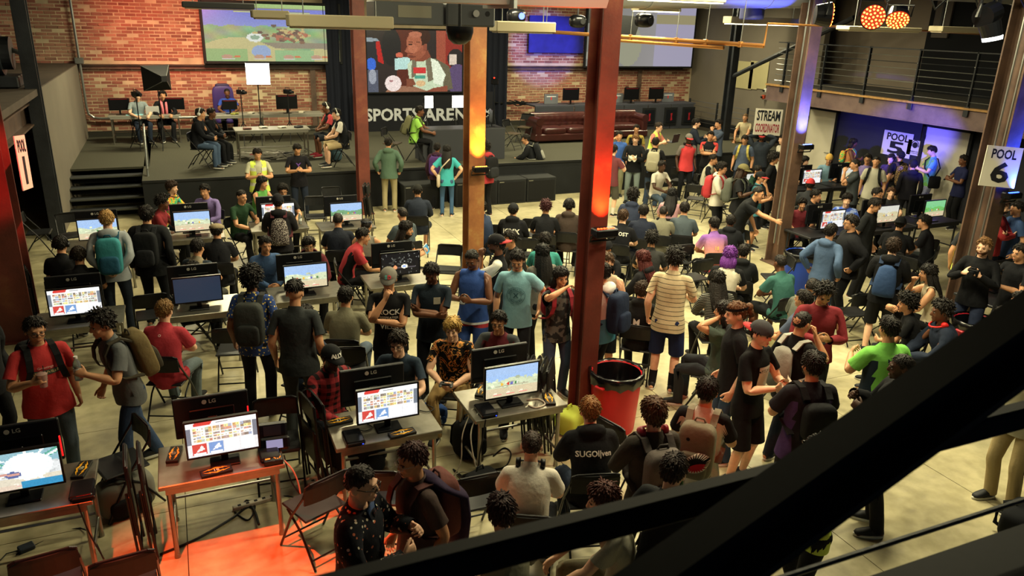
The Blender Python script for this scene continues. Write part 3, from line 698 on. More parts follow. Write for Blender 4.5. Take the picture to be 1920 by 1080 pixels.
    for t in ex:
        k,*o=t.split(':'); c=o[0] if o else None
        if k=='glasses':
            b=MB()
            for sg in(1,-1):
                b.tube([(sg*.032+.022*math.cos(a),-.112+.008*abs(math.cos(a)),1.645+.017*math.sin(a)) for a in np.linspace(0,2*math.pi,11)],.0028,5); b.tube([(sg*.054,-.102,1.65),(sg*.078,-.05,1.652),(sg*.085,.02,1.65)],.0028,5)
            b.tube([(-.01,-.115,1.65),(.01,-.115,1.65)],.0028,5); mk('glasses',np.array(b.v),b.f,mat('frames',c or '#0b0b0d',.3),bone='head')
        elif k in('phones','neckphones'):
            b=MB(); 
            for sg in(1,-1): b.cyl((sg*.075,.012,1.64),(sg*.112,.012,1.64),.04,.036,14)
            b.tube([(.1*math.cos(a),.012,1.66+.115*math.sin(a)) for a in np.linspace(0,math.pi,13)],.011,6)
            P=np.array(b.v)
            if k=='neckphones': P=(P-np.array((0,.012,1.66)))@Rx(1.75).T*np.array((1.05,1,1))+np.array((0,-.015,1.50)); mk('headphones',P,b.f,mat('headphones',c or '#101014',.4),bone='neck')
            else: mk('headphones',P,b.f,mat('headphones',c or '#101014',.4),bone='head')
        elif k=='band':
            b=MB(); rings(b,[((0,.006,z),(.090,0,0),(0,.114,0)) for z in(1.695,1.722)],22); b.f=b.f[:-2]; mk('headband',np.array(b.v),b.f,cloth(c or '#15161a'),bone='head',rest=True)
        elif k in('beard','bigbeard'): hv,hf=HAIR[k]; mk('beard',hv,hf,mat('hair',c or '#17110d',.7,0,.35,70,.6,.3),bone='head')
        elif k=='mask': U,F=ico(2); kk=(U[:,1]<-.2)&(U[:,2]<.1)&(U[:,2]>-.8); mk('face_mask',U*np.array((.066,.085,.06))+np.array((0,-.03,1.59)),F[kk[F].all(1)],mat('mask',c or '#c9ced2',.8),bone='head')
        elif k=='lanyard':
            b=MB(); b.tube([(-.06,.06,1.5),(-.085,-.06,1.47),(-.05,-.14,1.3),(0,-.148,1.15),(.05,-.14,1.3),(.085,-.06,1.47),(.06,.06,1.5)],.006,5); b.box((0,-.155,1.11),(.07,.006,.1)); mk('lanyard',np.array(b.v),b.f,mat('lanyard',c or '#d8d4c4',.6),bone='chest')
        elif k=='vest':
            vv,vf=GAR['tank']; vw=GARW['tank']; Vv=fatten(vv,fat*1.07); Vv[:,:2]*=1.05; fr=(np.abs(vv[:,0])<.045)&(vv[:,1]<0); keep=~fr[vf].any(1); mk('safety_vest',Vv,vf[keep],cloth('zband2' if 0 else 'stripe:#c9e02a:#c4c8b4:3.1:.22'),vw,rest=True)
        elif k=='scarf':
            b=MB(); b.tube([(-.07,.05,1.5),(-.06,-.07,1.46),(-.05,-.15,1.3),(-.05,-.17,1.0)],.035,8); b.tube([(.07,.05,1.5),(.06,-.07,1.46),(.05,-.15,1.3),(.05,-.17,1.02)],.035,8); mk('scarf',np.array(b.v),b.f,cloth(c),bone='chest',rest=True)
        elif k=='sweater_back':
            b=MB(); rings(b,[((.03,y,z),(rx,0,0),(0,ry,0)) for z,rx,ry,y in((1.50,.1,.05,.08),(1.44,.15,.06,.12),(1.30,.17,.05,.30),(1.1,.15,.05,.33),(.9,.12,.05,.32),(.75,.1,.03,.30))],12); mk('tied_sweater',np.array(b.v),b.f,cloth(c),bone='chest',rest=True)
        elif k=='capletters':
            for tx,xo,cl in ((o[0],0,'#d8d4ca'),) if len(o)==1 else ((o[0],-.018,o[1]),(o[2],.018,o[3])):
                V,F=text_mesh(tx,.05,.06); Z=V[:,1]+1.712; X=V[:,0]+xo; mk('cap_lettering',np.column_stack((X,.004-.119*np.sqrt(np.clip(1-((Z-1.672)/.107)**2-(X/.096)**2,.02,1))-.003,Z)),F,cloth(cl),bone='head',rest=True,smooth=False)
        elif k=='shades': 
            b=MB(); [b.ell((sg*.035,-.075,1.745),(.027,.014,.02),10,6) for sg in(1,-1)]; b.tube([(-.085,.03,1.70),(-.06,-.07,1.74),(.06,-.07,1.74),(.085,.03,1.70)],.004,5); mk('sunglasses',np.array(b.v),b.f,mat('shades','#14100e',.1),bone='head')
        elif k=='tie':
            b=MB(); b.prism([(-.018,1.47),(.018,1.47),(.035,1.16),(0,1.12),(-.035,1.16)],1,-.158,-.15); P=np.array(b.v); P[:,1]+=np.clip((P[:,2]-1.3)*.35,0,1); mk('necktie',P,b.f,cloth('dots:#160f14:#8a2a22:60:.2'),bone='chest',rest=True)
            b=MB(); b.prism([(-.06,1.50),(.06,1.50),(.045,1.3),(.0,1.1),(-.045,1.3)],1,-.150,-.142); P=np.array(b.v); P[:,1]+=np.clip((P[:,2]-1.3)*.38,0,1); mk('dress_shirt',P,b.f,cloth('#2c3f63'),bone='chest',rest=True)
        elif k=='satchel':
            b=MB(); b.box((.2,.08,.92),(.08,.26,.3),bev=.03); o2=mk('shoulder_bag',np.array(b.v),b.f,cloth(c or '#15171c'),bone='pelvis',rest=True)
            b=MB(); b.tube([(.2,.06,1.05),(.12,.17,1.25),(-.06,.14,1.44),(-.1,.0,1.495),(-.06,-.13,1.40),(.05,-.16,1.25),(.19,-.06,1.05)],.016,6); mk('bag_strap',np.array(b.v),b.f,cloth(c or '#15171c'),bone='chest',rest=True).parent=o2
        elif k in('phone','pad','bottle','cup','cam','tablet','can','cloth','laptop','bottlegreen'):
            # a held thing stays a thing of its own: placed at the hand, top-level
            bone='handR' if (len(o)>1 and o[1]=='R') else 'handL'
            sgn=1 if bone[-1]=='L' else -1
            gp=WR+AD*.085-AN*.03; gp=gp if sgn==1 else _m(gp)
            HELD.append((k,c,rigid([gp],bone,A,T)[0],np.array(root.location),ang,s,label))
    if pack:
        kd,c1,*c2=pack.split(':'); c2=c2[0] if c2 else c1
        if kd in('pack','sack','bag'):
            off=np.array((0,(fat-1)*.12,0)); o=mk({'pack':'backpack','sack':'drawstring_bag','bag':'backpack'}[kd],PACK[kd][0]+off,PACK[kd][1],cloth(c1),bone='chest',rest=True)
            if kd=='pack':
                for nm in('pocket','handle'): mk(nm,PACK[nm][0]+off,PACK[nm][1],cloth(c2),bone='chest',rest=True).parent=o
            for q in(1,-1): mk('strap',PACK['strap%d'%q][0]*np.array((1,1+(fat-1)*.8,1)),PACK['strap%d'%q][1],cloth(c2),bone='chest',rest=True,smooth=False).parent=o
    for (fb,txt,size,zc,colr) in prints:
        V,F=txt if isinstance(txt,tuple) else text_mesh(txt,size,.02); x=V[:,0]*(1 if fb=='F' else -1); P=[]
        for xx,zz in zip(x,V[:,1]+zc):
            d=-1 if fb=='F' else 1
            hit=GARB[tk].ray_cast(Vector((xx,d*.6,zz)),Vector((0,-d,0)))[0]
            P.append((xx,(hit.y if hit else d*.12)+d*.004,zz))
        P=np.array(P); Wt=weights(P); Q=fatten(P,fat*(.94 if fem else 1)); Q[:,1]+=(.004 if fb!='F' else -.004); mk('print',Q,F,cloth(colr),Wt,rest=True,smooth=False).parent=to
    PEOPLE.append((root,kind,loc,ang,s,label,chair))
    return root
HELD=[]
EYE=MB(); EYE.ell((.031,-.0845,1.647),(.0115,.0095,.0062),10,8)
EYEMI=[1 if abs(np.mean([EYE.v[i][0] for i in f])-.031)<.0062 and np.mean([EYE.v[i][1] for i in f])<-.088 else 0 for f in EYE.f]
def compact(V,F):
    F=[tuple(f) for f in F]; u=sorted({i for f in F for i in f}); m={k:i for i,k in enumerate(u)}; return np.asarray(V)[u],[tuple(m[i] for i in f) for f in F]
for _d in(HAIR,): 
    for _k in list(_d): _d[_k]=compact(*_d[_k])
for _k in list(HATS): HATS[_k]=(compact(*HATS[_k][0]),HATS[_k][1])
# ------------------------------------------------------------------ the setting
def concrete():
    N=NT('polished_concrete'); b=N.b; tc=N.n('ShaderNodeTexCoord'); P=tc.outputs['Object']
    g=N.n('ShaderNodeNewGeometry'); P=g.outputs['Position']
    a=N.n('ShaderNodeTexNoise',i_Scale=.9,i_Detail=7.0,i_Roughness=.62); N.l(P,a.inputs['Vector'])
    c=N.n('ShaderNodeTexNoise',i_Scale=7.0,i_Detail=6.0); N.l(P,c.inputs['Vector'])
    k=N.ramp(a.outputs[0],[(.3,(.29,.255,.14)),(.5,(.44,.39,.235)),(.72,(.55,.50,.32))])
    k2=N.ramp(c.outputs[0],[(.35,(.8,.8,.78)),(.6,(1,1,1))]); N.l(N.mix(1,k,k2,'MULTIPLY'),b.inputs['Base Color'])
    r=N.n('ShaderNodeMapRange'); r.inputs[3].default_value=.28; r.inputs[4].default_value=.55; N.l(c.outputs[0],r.inputs[0]); N.l(r.outputs[0],b.inputs['Roughness']); return N.m
def steel(name,c1,c2,rough=.55,sc=2.0,c3=None):
    N=NT(name); b=N.b; g=N.n('ShaderNodeNewGeometry'); a=N.n('ShaderNodeTexNoise',i_Scale=sc,i_Detail=8.0,i_Roughness=.65); N.l(g.outputs['Position'],a.inputs['Vector'])
    st=[(.34,lin(c1)),(.58,lin(c2))]+([(.7,lin(c3))] if c3 else []); N.l(N.ramp(a.outputs[0],st),b.inputs['Base Color']); b.inputs['Roughness'].default_value=rough; b.inputs['Specular IOR Level'].default_value=.4
    f=N.n('ShaderNodeTexNoise',i_Scale=40.0); N.l(g.outputs['Position'],f.inputs['Vector']); bp=N.n('ShaderNodeBump',i_Strength=.15,i_Distance=.01); N.l(f.outputs[0],bp.inputs['Height']); N.l(bp.outputs[0],b.inputs['Normal']); return N.m
M_conc=concrete(); M_joint=mat('joint','#3a3426',.9)
M_rust=steel('primer_steel','#4d231c','#652f25',.5,1.6,'#74452f'); M_rust2=steel('grey_primer_steel','#43332c','#614a3c',.5,1.6,'#74503e'); M_rust3=steel('tan_primer_steel','#6a3a24','#8a5a34',.5,1.6,'#9a7a48'); M_dark=steel('dark_steel','#14161a','#24272c',.5); M_brown=steel('brown_steel','#3b2f29','#5a463a',.5,2.5)
M_black=mat('black_paint','#0d0f12',.7,0,.2,20); M_carpet=mat('stage_carpet','#3f3e33',.95,0,.18,40,.3); M_skirt=mat('stage_skirt','#17191b',.9,0,.2,3)
M_gray=mat('gray_wall','#6e675c',.9,0,.07,1.2); M_charc=mat('charcoal_wall','#24252c',.85,0,.1,2); M_chrome=mat('galvanised','#9a9d9a',.35,.9); M_copper=mat('copper','#b8824a',.35,.85)
M_wood=mat('wood_edge','#a8814f',.7,0,.25,9)
S=lambda o:tag(o,kind='structure')
# floor of saw-cut concrete slabs
fl=S(MB().box((8,9,-.06),(44,46,.1)).build('floor',M_joint))
k=0
for ix in range(-4,13):
    for iy in range(0,13):
        x=ix*1.83-.3; y=iy*1.83-.6
        MB().box((x+.915,y+.915,-.005),(1.822,1.822,.01)).build('slab',M_conc,fl)
S(MB().box((8,11,6.3),(44,42,.2)).build('ceiling',mat('ceiling','#1d1d20',.9)))
# back wall: every brick is real
M_brick=vcol_mat('brick',0,.9,.28,1.1)
M_mortar=mat('mortar','#b3a185',.95,0,.25,1.5)
wb=empty('wall_back',(0,25,0)); S(wb)
MB().box((7.6,.064,3.15),(27.2,.2,6.3)).build('mortar_bed',M_mortar,wb)
BR={}
def brick_mesh():
    V=[(sx*.133,-.03,sz*.0385) for sx,sz in((-1,-1),(1,-1),(1,1),(-1,1))]; V2=[(sx*.127,-.045,sz*.033) for sx,sz in((-1,-1),(1,-1),(1,1),(-1,1))]; V3=[(x,.06,z) for x,_,z in V]
    F=[(0,1,5,4),(1,2,6,5),(2,3,7,6),(3,0,4,7),(4,5,6,7),(8,9,1,0),(9,10,2,1),(10,11,3,2),(11,8,0,3)]; return np.array(V+V2+V3),F
bV,bF=brick_mesh(); pal=[(.27,.095,.065),(.30,.115,.078),(.24,.082,.058),(.31,.135,.09),(.28,.12,.085),(.21,.077,.055),(.33,.165,.11)]
def brick_col(x,z):
    c=np.array(pal[RNG.integers(len(pal))]); m=.5+.5*math.sin(x*1.1+1.7)*math.sin(z*1.6+x*.35)
    if m>.80: c=c*.75+np.array((.36,.25,.16))*.25
    return c*RNG.uniform(.85,1.12)
BRICKS=[]
for r in range(0,50):
    z=.93+r*.0915
    if z>5.4: break
    for c in range(-18,72):
        x=c*.28+(.14 if r%2 else 0)
        if not(-4.9<x<18.1): continue
        if 1.1<x<4.6 and 3.05<z<5.4: continue
        if 5.7<x<10.2: continue
        if 14.4<x<17.9 and z>2.95: continue
        if z>3.1 and x<-2.4 and z<2.9: continue
        if 2.80<z<2.98 and x>-2.4: continue
        BRICKS.append((x,z))
BRICKS.sort(key=lambda p:math.hypot(p[0]+.5,p[1]-2.1)*(1 if p[0]>-2.3 else 3))
def colattr(me,cols):
    a=me.color_attributes.new('Col','FLOAT_COLOR','CORNER'); a.data.foreach_set('color',np.asarray(cols,np.float32).ravel())
for i in range(7):
    me=D.meshes.new('brick'); me.from_pydata(bV.tolist(),[],bF); me.materials.append(M_brick); n=len(me.loops)
    colattr(me,np.tile((*pal[i],1),(n,1))); BR[i]=me
for x,z in BRICKS[:298]:
    o=D.objects.new('brick',BR[int(RNG.integers(7))]); COL.objects.link(o); o.parent=wb; o.location=(x+RNG.normal()*.003,RNG.normal()*.006,z); o.rotation_euler=(0,RNG.normal()*.008,0)
V=[];F=[];C=[]
for x,z in BRICKS[298:]:
    o=len(V)*1; base=sum(len(q) for q in V); V.append(bV+np.array((x+RNG.normal()*.003,RNG.normal()*.006,z))); F+=[tuple(i+base for i in f) for f in bF]; C.append(np.tile((*brick_col(x,z),1),(len(bF)*4,1)))
o=mesh_obj('brickwork',np.concatenate(V),F,M_brick,wb); colattr(o.data,np.concatenate(C)); tag(o,kind='stuff')
# steel channel and posts on the brick wall
t=S(MB().box((7.6,24.88,2.89),(20.4,.14,.03)).box((7.6,24.93,2.85),(20.4,.06,.10)).box((7.6,24.88,2.79),(20.4,.14,.03)).build('trim_1',M_brown))
for x0,z1 in((4.05,2.8),(15.9,2.8)):
    MB().box((x0,24.86,(0.9+z1)/2),(.16,.02,z1-.9)).box((x0,24.92,(0.9+z1)/2),(.03,.12,z1-.9)).build('post',M_brown,t)
t=S(MB().box((7.6,24.86,.98),(20.4,.04,.16)).build('baseboard_back',mat('base_board','#2b2a24',.8)))
# left: grey side wall under a deck, deck above it
S(MB().box((-2.4,21.2,1.45),(.16,7.6,2.9)).build('wall_left',M_gray))
S(MB().box((-4.6,13.3,1.4),(.2,24,2.8)).build('wall_left_rear',M_charc))
dk=S(MB().box((-4.4,16.5,2.86),(4.15,17,.12)).build('trim_deck',mat('deck','#4a4038',.8,0,.2,3)))
S(MB().box((-2.62,11.5,2.45),(.03,11.6,.36)).box((-2.6,11.5,2.64),(.22,11.6,.03)).box((-2.6,11.5,2.26),(.26,11.6,.03)).build('trim_deck_beam',M_brown))
# right: grey wall, mezzanine with its rooms
S(MB().box((18.35,21.8,3.1),(.2,6.6,6.2)).build('wall_right',M_gray))
S(MB().box((17.45,9.8,1.15),(.2,16.8,2.3)).build('wall_right_lower',M_charc))
S(MB().box((19.4,13.2,4.4),(.2,24,3.3)).build('wall_right_upper',mat('upper_wall','#85796c',.9,0,.06,1)))
S(MB().box((19.28,10.3,4.4),(.06,11.0,3.2)).build('wall_right_dark_sheet',mat('upper_black','#131418',.9)))  # flat black sheet over the upper wall, not set back
S(MB().box((18.0,9.8,2.76),(3.9,16.8,.10)).build('trim_mezzanine_floor',mat('mezz_floor','#4a4744',.85)))
S(MB().box((16.05,9.8,2.58),(.03,16.8,.40)).box((16.1,9.8,2.39),(.2,16.8,.03)).build('trim_mezzanine_beam',steel('violet_grey_steel','#5b4a4a','#74605c',.5,1.5)))
t=S(MB().box((16.04,9.8,2.82),(.16,16.8,.045)).build('trim_mezzanine_edge',M_wood))
S(MB().box((8,25.3,3),(48,.2,6.5)).build('wall_outer',M_charc)); 
# white panels (doors) of the lower right wall
def door(n,y0,y1,z1,c,x=17.33):
    d=empty('door_%d'%n,(x,(y0+y1)/2,0)); S(d); w=y1-y0
    MB().box((0,0,z1/2),(.05,w,z1),bev=.006).build('leaf',c,d); MB().box((-.02,-w/2-.04,z1/2),(.09,.08,z1+.08)).build('jamb',M_black,d); MB().box((-.02,w/2+.04,z1/2),(.09,.08,z1+.08)).build('jamb',M_black,d)
    MB().box((-.02,0,z1+.05),(.09,w+.16,.09)).build('lintel',M_black,d); h=MB().cyl((-.03,-w/2+.08,1.0),(-.08,-w/2+.08,1.0),.012).cyl((-.08,-w/2+.08,1.0),(-.08,-w/2+.2,1.0),.012); h.build('door_handle',M_chrome,d)
    for zz in(.25,z1-.25): MB().cyl((-.035,w/2-.01,zz-.05),(-.035,w/2-.01,zz+.05),.012).build('hinge',M_black,d)
M_white=mat('white_paint','#c9c3b2',.7,0,.05,2)
door(1,16.62,17.68,2.15,M_white); door(2,12.45,13.66,2.15,M_white)
# columns: H-section steel
def column(x,y,m,top=6.2,w=.30,d=.32,name='steel_column',label='',rot=0):
    r=empty(name,(x,y,0),rot)
    MB().box((0,-d/2,top/2),(w,.026,top),bev=.004).build('front_flange',m,r); MB().box((0,d/2,top/2),(w,.026,top),bev=.004).build('rear_flange',m,r); MB().box((0,0,top/2),(.018,d-.026,top)).build('web',m,r)
    p=MB().box((0,0,.012),(w+.14,d+.14,.024),bev=.004).build('base_plate',m,r)
    for sx in(-1,1):
        for sy in(-1,1): MB().cyl((sx*(w/2+.04),sy*(d/2+.04),.024),(sx*(w/2+.04),sy*(d/2+.04),.06),.014,n=6).build('bolt',M_dark,p)
    tag(r,label,'column'); return r
ca=column(3.86,17.45,M_rust,label='rust red steel column in front of the stage steps, left of the video wall',w=.26,d=.28)
cb=column(4.52,11.95,M_rust3,label='slim steel column in the crowd with an amber uplight halfway up',w=.28,d=.28)
cm=column(4.0,6.95,M_rust,label='nearest big red steel column beside the stacked chairs',w=.21,d=.25)
cc=column(10.62,11.15,M_rust2,label='steel column with blue uplight beside the blue bin',w=.26,d=.30)
cd=column(10.72,7.25,M_rust2,label='steel column with blue uplight and white wall box at far right',w=.30,d=.36)
cl=column(-2.40,17.2,M_dark,label='dark steel column under the left deck beside the stage stairs',w=.24,d=.24)
cl2=column(-2.34,11.8,M_rust,label='thick red lit column at the left edge of the picture',w=.50,d=.50)
for c,n in((cc,2),(cd,2)):
    for q in range(n): MB().tube([(-.08,-.10+.12*q,.4),(-.08,-.10+.12*q,6.1)],.016,6).build('conduit',M_chrome,c)
    MB().box((-.10,-.02,.0+1.12),(.10,.09,.11),bev=.01).build('switch_box',mat('ivory','#cfc7ae',.6),c) if c is cd else None
column(16.3,20.2,M_dark,label='dark post where the mezzanine meets the grey end wall',w=.24,d=.24)
column(17.4,7.6,M_dark,label='dark steel post against the mezzanine beyond the pool six sign',w=.24,d=.24)
br=MB(); br.cyl((16.3,20.1,2.9),(16.9,16.2,4.7),.07,n=8); tag(br.build('diagonal_brace',M_dark),'dark diagonal steel brace rising behind the mezzanine railing','brace')
# conduit in the left corner
b=MB(); b.tube([(-2.25,24.8,6.1),(-2.25,24.8,1.75),(-2.22,24.8,1.55),(-2.1,24.8,1.45),(-1.9,24.8,1.42),(1.2,24.8,1.40)],.035,8)
cdt=b.build('wall_conduit',M_chrome); tag(cdt,'grey metal conduit bending down the brick wall corner','conduit'); MB().box((-2.25,24.75,3.0),(.22,.14,.16),bev=.01).build('junction_box',M_chrome,cdt)
# stage
st=empty('stage',(0,0,0)); tag(st,'low dark stage with grey carpet in front of the brick wall','stage')
MB().box((8.1,21.5,.875),(17.8,7.0,.05)).box((-1.55,22.4,.875),(1.75,5.2,.05)).build('deck',M_carpet,st)
MB().box((8.1,18.04,.425),(17.8,.06,.85)).build('skirt',M_skirt,st); MB().box((8.1,18.0,.88),(17.8,.03,.05)).build('nosing',M_black,st); MB().box((-.76,18.9,.425),(.05,1.7,.85)).build('end_skirt',M_skirt,st)
sta=empty('stage_stairs',(-1.55,18.6,0)); tag(sta,'black steps climbing to the left end of the stage','stairs')
for i in range(4):
    MB().box((0,.14+i*.30,.19*(i+1)-.02),(1.62,.32,.04),bev=.008).build('tread',mat('tread','#2c2e30',.6),sta); MB().box((0,.27+i*.30,.19*i+.075),(1.62,.02,.15)).build('riser',M_black,sta); MB().box((0,-.02+i*.30,.19*(i+1)-.01),(1.62,.03,.03)).build('nosing',mat('nosing','#585b58',.4,.5),sta)
for sx,nm in((.86,'right'),(-.80,'left')):
    h=empty('handrail',(-1.55+sx,18.6,0)); tag(h,'steel handrail at the %s side of the stage stairs'%nm,'handrail')
    MB().cyl((0,.05,0),(0,.05,1.05),.022).build('post',M_chrome if sx>0 else M_dark,h); MB().cyl((0,1.15,.8),(0,1.15,1.85),.022).build('post',M_chrome if sx>0 else M_dark,h)
    MB().tube([(0,-.1,.86),(0,.05,1.02),(0,1.15,1.83),(0,1.35,1.85)],.024,8).build('rail',M_chrome if sx>0 else M_dark,h)
# video wall, banner, curtains
def curtain(x0,x1,z0,z1,y,name,label):
    n=int((x1-x0)/.035); V=[];
    for i in range(n+1):
        x=x0+(x1-x0)*i/n; d=.05*math.sin(i*1.05)+.03*math.sin(i*.37+2)
        for z in(z0,z0+(z1-z0)*.5,z1): V.append((x,y+d*(1.2-(z-z0)/(z1-z0)*.5),z))
    F=[(i*3+j,(i+1)*3+j,(i+1)*3+j+1,i*3+j+1) for i in range(n) for j in(0,1)]
    o=mesh_obj(name,V,F,mat('drape','#101421',.9),None,True); tag(o,label,'curtain')
curtain(4.40,5.55,.9,4.9,24.55,'stage_curtain','black pleated drape left of the video wall')
curtain(8.95,10.45,.9,4.9,24.55,'stage_curtain','black pleated drape right of the video wall')
bn=empty('banner',(0,24.3,0)); tag(bn,'black banner with white arena lettering below the video wall','banner')
MB().box((7.5,.05,1.5),(4.7,.08,1.2)).build('panel',mat('banner','#0b0d16',.7),bn)
M_let=mat('white_print','#b9bdc4',.7)
def fit_text(body,x0,x1,z,h,y,par,m,bold=.03):
    V,F=text_mesh(body,1.0,bold); w=np.ptp(V[:,0]); hh=np.ptp(V[:,1]); k=h/hh; text_on('lettering',body,k,((x0+x1)/2,y,z),(1,0,0),(0,0,1),m,par,bold,.004,sx=(x1-x0)/(w*k))
fit_text('E',5.20,5.46,1.40,.40,0,bn,M_let); fit_text('SPORTS',5.52,7.27,1.40,.40,0,bn,M_let); fit_text('ARENA',7.42,9.34,1.37,.40,0,bn,M_let)
b=MB()
for a0,L,w in((100,.22,.06),(60,.2,.05),(150,.18,.05),(25,.15,.05),(200,.14,.06)): 
    a=math.radians(a0); c=(9.62,1.36); d=(math.cos(a),math.sin(a)); b.prism([(c[0]-d[1]*w,c[1]+d[0]*w),(c[0]+d[0]*L,c[1]+d[1]*L),(c[0]+d[1]*w,c[1]-d[0]*w),(c[0]-d[0]*.1,c[1]-d[1]*.1)],1,-.004,.0)
b.build('emblem',M_let,bn)
# vertex-coloured pictures for things that are screens
def raster(w,h,c): return np.ones((h,w,3))*np.array(c)
def _g(img): h,w=img.shape[:2]; return np.meshgrid((np.arange(w)+.5)/w,1-(np.arange(h)+.5)/h)
def rc(img,x0,y0,x1,y1,c): X,Y=_g(img); img[(X>=x0)&(X<x1)&(Y>=y0)&(Y<y1)]=c
def el(img,cx,cy,rx,ry,c): X,Y=_g(img); img[((X-cx)/rx)**2+((Y-cy)/ry)**2<1]=c
def pg(img,P,c):
    X,Y=_g(img); ins=np.zeros(X.shape,bool); n=len(P)
    for i in range(n):
        (x0,y0),(x1,y1)=P[i],P[(i+1)%n]
        if y0==y1: continue
        k=((y0>Y)!=(y1>Y))&(X<(x1-x0)*(Y-y0)/(y1-y0)+x0); ins^=k
    img[ins]=c
def pic_obj(name,img,o,r,u,w,h,emit,parent=None,off=0.0,noise=.0,gain=(1,1,1)):
    """flat glowing screen: one quad per picture cell"""
    H,Wd=img.shape[:2]; r=np.array(r,float);u=np.array(u,float);o=np.array(o,float)
    img=np.clip(img*(1+RNG.normal(0,noise,(H,Wd,1))),0,1)
    X,Y=np.meshgrid(np.linspace(-w/2,w/2,Wd+1),np.linspace(h/2,-h/2,H+1)); n=np.cross(r,u)
    V=(o+n*off+X[...,None]*r+Y[...,None]*u).reshape(-1,3)
    I,J=np.meshgrid(np.arange(H),np.arange(Wd),indexing='ij'); a=(I*(Wd+1)+J).ravel(); F=np.stack((a+Wd+1,a+Wd+2,a+1,a),1)
    k='screen_%g'%emit
    if k not in MATS: MATS[k]=vcol_mat(k,emit,.25)
    ob=mesh_obj(name,V,F,MATS[k],parent); c=np.where(img<=.04045,img/12.92,((img+.055)/1.055)**2.4)*np.array(gain); colattr(ob.data,np.repeat(np.concatenate((c,np.ones((H,Wd,1))),2).reshape(-1,4),4,0)); return ob
# left projection screen with a game in play
g=raster(128,60,(.62,.68,.55)); X,Y=_g(g)
nz=lambda a,b,c=0:np.sin(X*a+c)*np.sin(Y*b+X*a*.3+c)
sky=Y>.62+.02*nz(40,10); g[:]=np.where(sky[...,None],np.stack((.42+.25*(1-Y)*1.5,.45+.28*(1-Y)*1.5,.85+0*Y),2),np.stack((.60+.08*nz(23,17),.70+.05*nz(31,23,1),.52+.05*nz(19,29,2)),2))
g[(Y<.30+.12*np.sin(X*7))&~sky]=(.80,.77,.55); g[(Y<.22)&(X<.3)]=(.62,.74,.5); g[(Y<.2)&(X>.5)&(X<.8)]=(.62,.76,.55)
el(g,.40,.17,.07,.12,(.62,.70,.84)); el(g,.36,.42,.06,.08,(.92,.94,.90)); el(g,.36,.42,.035,.04,(.6,.7,.6)); pg(g,[(.40,.34),(1,.34),(1,.22),(.5,.24)],(.60,.56,.48))
for k in range(70): x,y=RNG.normal(.62,.09),RNG.normal(.47,.05); el(g,x,y,.02,.025,[(.72,.45,.36),(.55,.42,.34),(.80,.72,.5),(.45,.36,.32)][k%4])
rc(g,0,.94,1,1,(.66,.78,.5)); rc(g,0,.915,1,.935,(.55,.55,.5)); rc(g,.22,.86,.78,.89,(.45,.45,.7)); rc(g,.22,.845,.78,.86,(.78,.82,.5)); el(g,.5,.84,.06,.04,(.6,.6,.75)); el(g,.5,.77,.05,.03,(.9,.92,.96))
for x in(.15,.38,.6,.81): el(g,x,.08,.04,.035,(.78,.62,.52)); rc(g,x-.04,.035,x+.05,.05,(.85,.83,.8)); el(g,x+.07,.08,.025,.02,(.85,.5,.35))
def framed(name,label,x0,x1,z0,z1,y,img,emit,fr=.08,cat='screen',noise=.03):
    r=empty(name,((x0+x1)/2,y,0)); tag(r,label,cat); w=x1-x0;h=z1-z0;zc=(z0+z1)/2
    MB().box((0,.04,zc),(w+2*fr,.05,h+2*fr)).build('backing',M_black,r)
    for s in(-1,1): MB().box((s*(w/2+fr/2),0,zc),(fr,.06,h+2*fr),bev=.01).build('frame_bar',M_black,r); MB().box((0,0,zc+s*(h/2+fr/2)),(w,.06,fr),bev=.01).build('frame_bar',M_black,r)
    pic_obj('picture',img,(0,0,zc),(1,0,0),(0,0,1),w,h,emit,r,.012,noise); return r
framed('projection_screen','projection screen with a bright cartoon game hung on the left brick wall',1.02,4.86,3.02,4.62,24.6,g,.80,noise=.015)
# right projection screen, washed out
g=raster(72,60,(.66,.66,.60)); X,Y=_g(g); g[:]=np.stack((.60+.12*X,.60+.10*X,.56+.17*X),2); g[(X>.62)]=(.74,.72,.82); g[(X<.28)&(Y>.6)]=(.25,.26,.24); el(g,.1,.15,.1,.12,(.74,.74,.66)); el(g,.38,.3,.12,.3,(.70,.70,.60)); rc(g,.62,.62,1,.75,(.7,.66,.5)); rc(g,.45,.35,.6,.38,(.8,.8,.7))
framed('projection_screen','pale washed out projection screen on the right brick wall',13.4,17.85,2.93,5.3,24.5,g,.62,.06,noise=.0)
# blue lit backdrop panel
r=S(MB().box((12.35,24.75,3.95),(2.1,.06,1.2)).build('wall_panel',mat('blue_panel','#23257a',.8,0,.2,3)))
# video wall: live picture of a seated player
g=raster(150,92,(.16,.13,.13)); X,Y=_g(g)
rc(g,.30,0,.62,1,(.34,.14,.10)); rc(g,.72,0,.82,1,(.62,.30,.22)); rc(g,.82,.3,1,1,(.55,.16,.13)); rc(g,0,.55,.12,.8,(.12,.13,.16)); pg(g,[(0,.8),(.13,.82),(.1,.86),(0,.87)],(.55,.6,.62)); pg(g,[(.09,.8),(.13,.82),(.17,.45),(.11,.5)],(.72,.12,.12))
el(g,.25,.72,.1,.3,(.10,.10,.11)); el(g,.33,.6,.04,.04,(.8,.4,.3)); pg(g,[(.28,.36),(.44,.38),(.44,.58),(.28,.54)],(.72,.86,.82)); el(g,.04,.45,.05,.1,(.2,.4,.8)); rc(g,0,.0,.11,.36,(.32,.34,.4)); el(g,.05,.25,.04,.12,(.6,.62,.66))
el(g,.93,.55,.09,.16,(.14,.12,.13)); rc(g,.86,.45,.94,.62,(.85,.78,.7)); el(g,.95,.2,.12,.26,(.35,.28,.42))
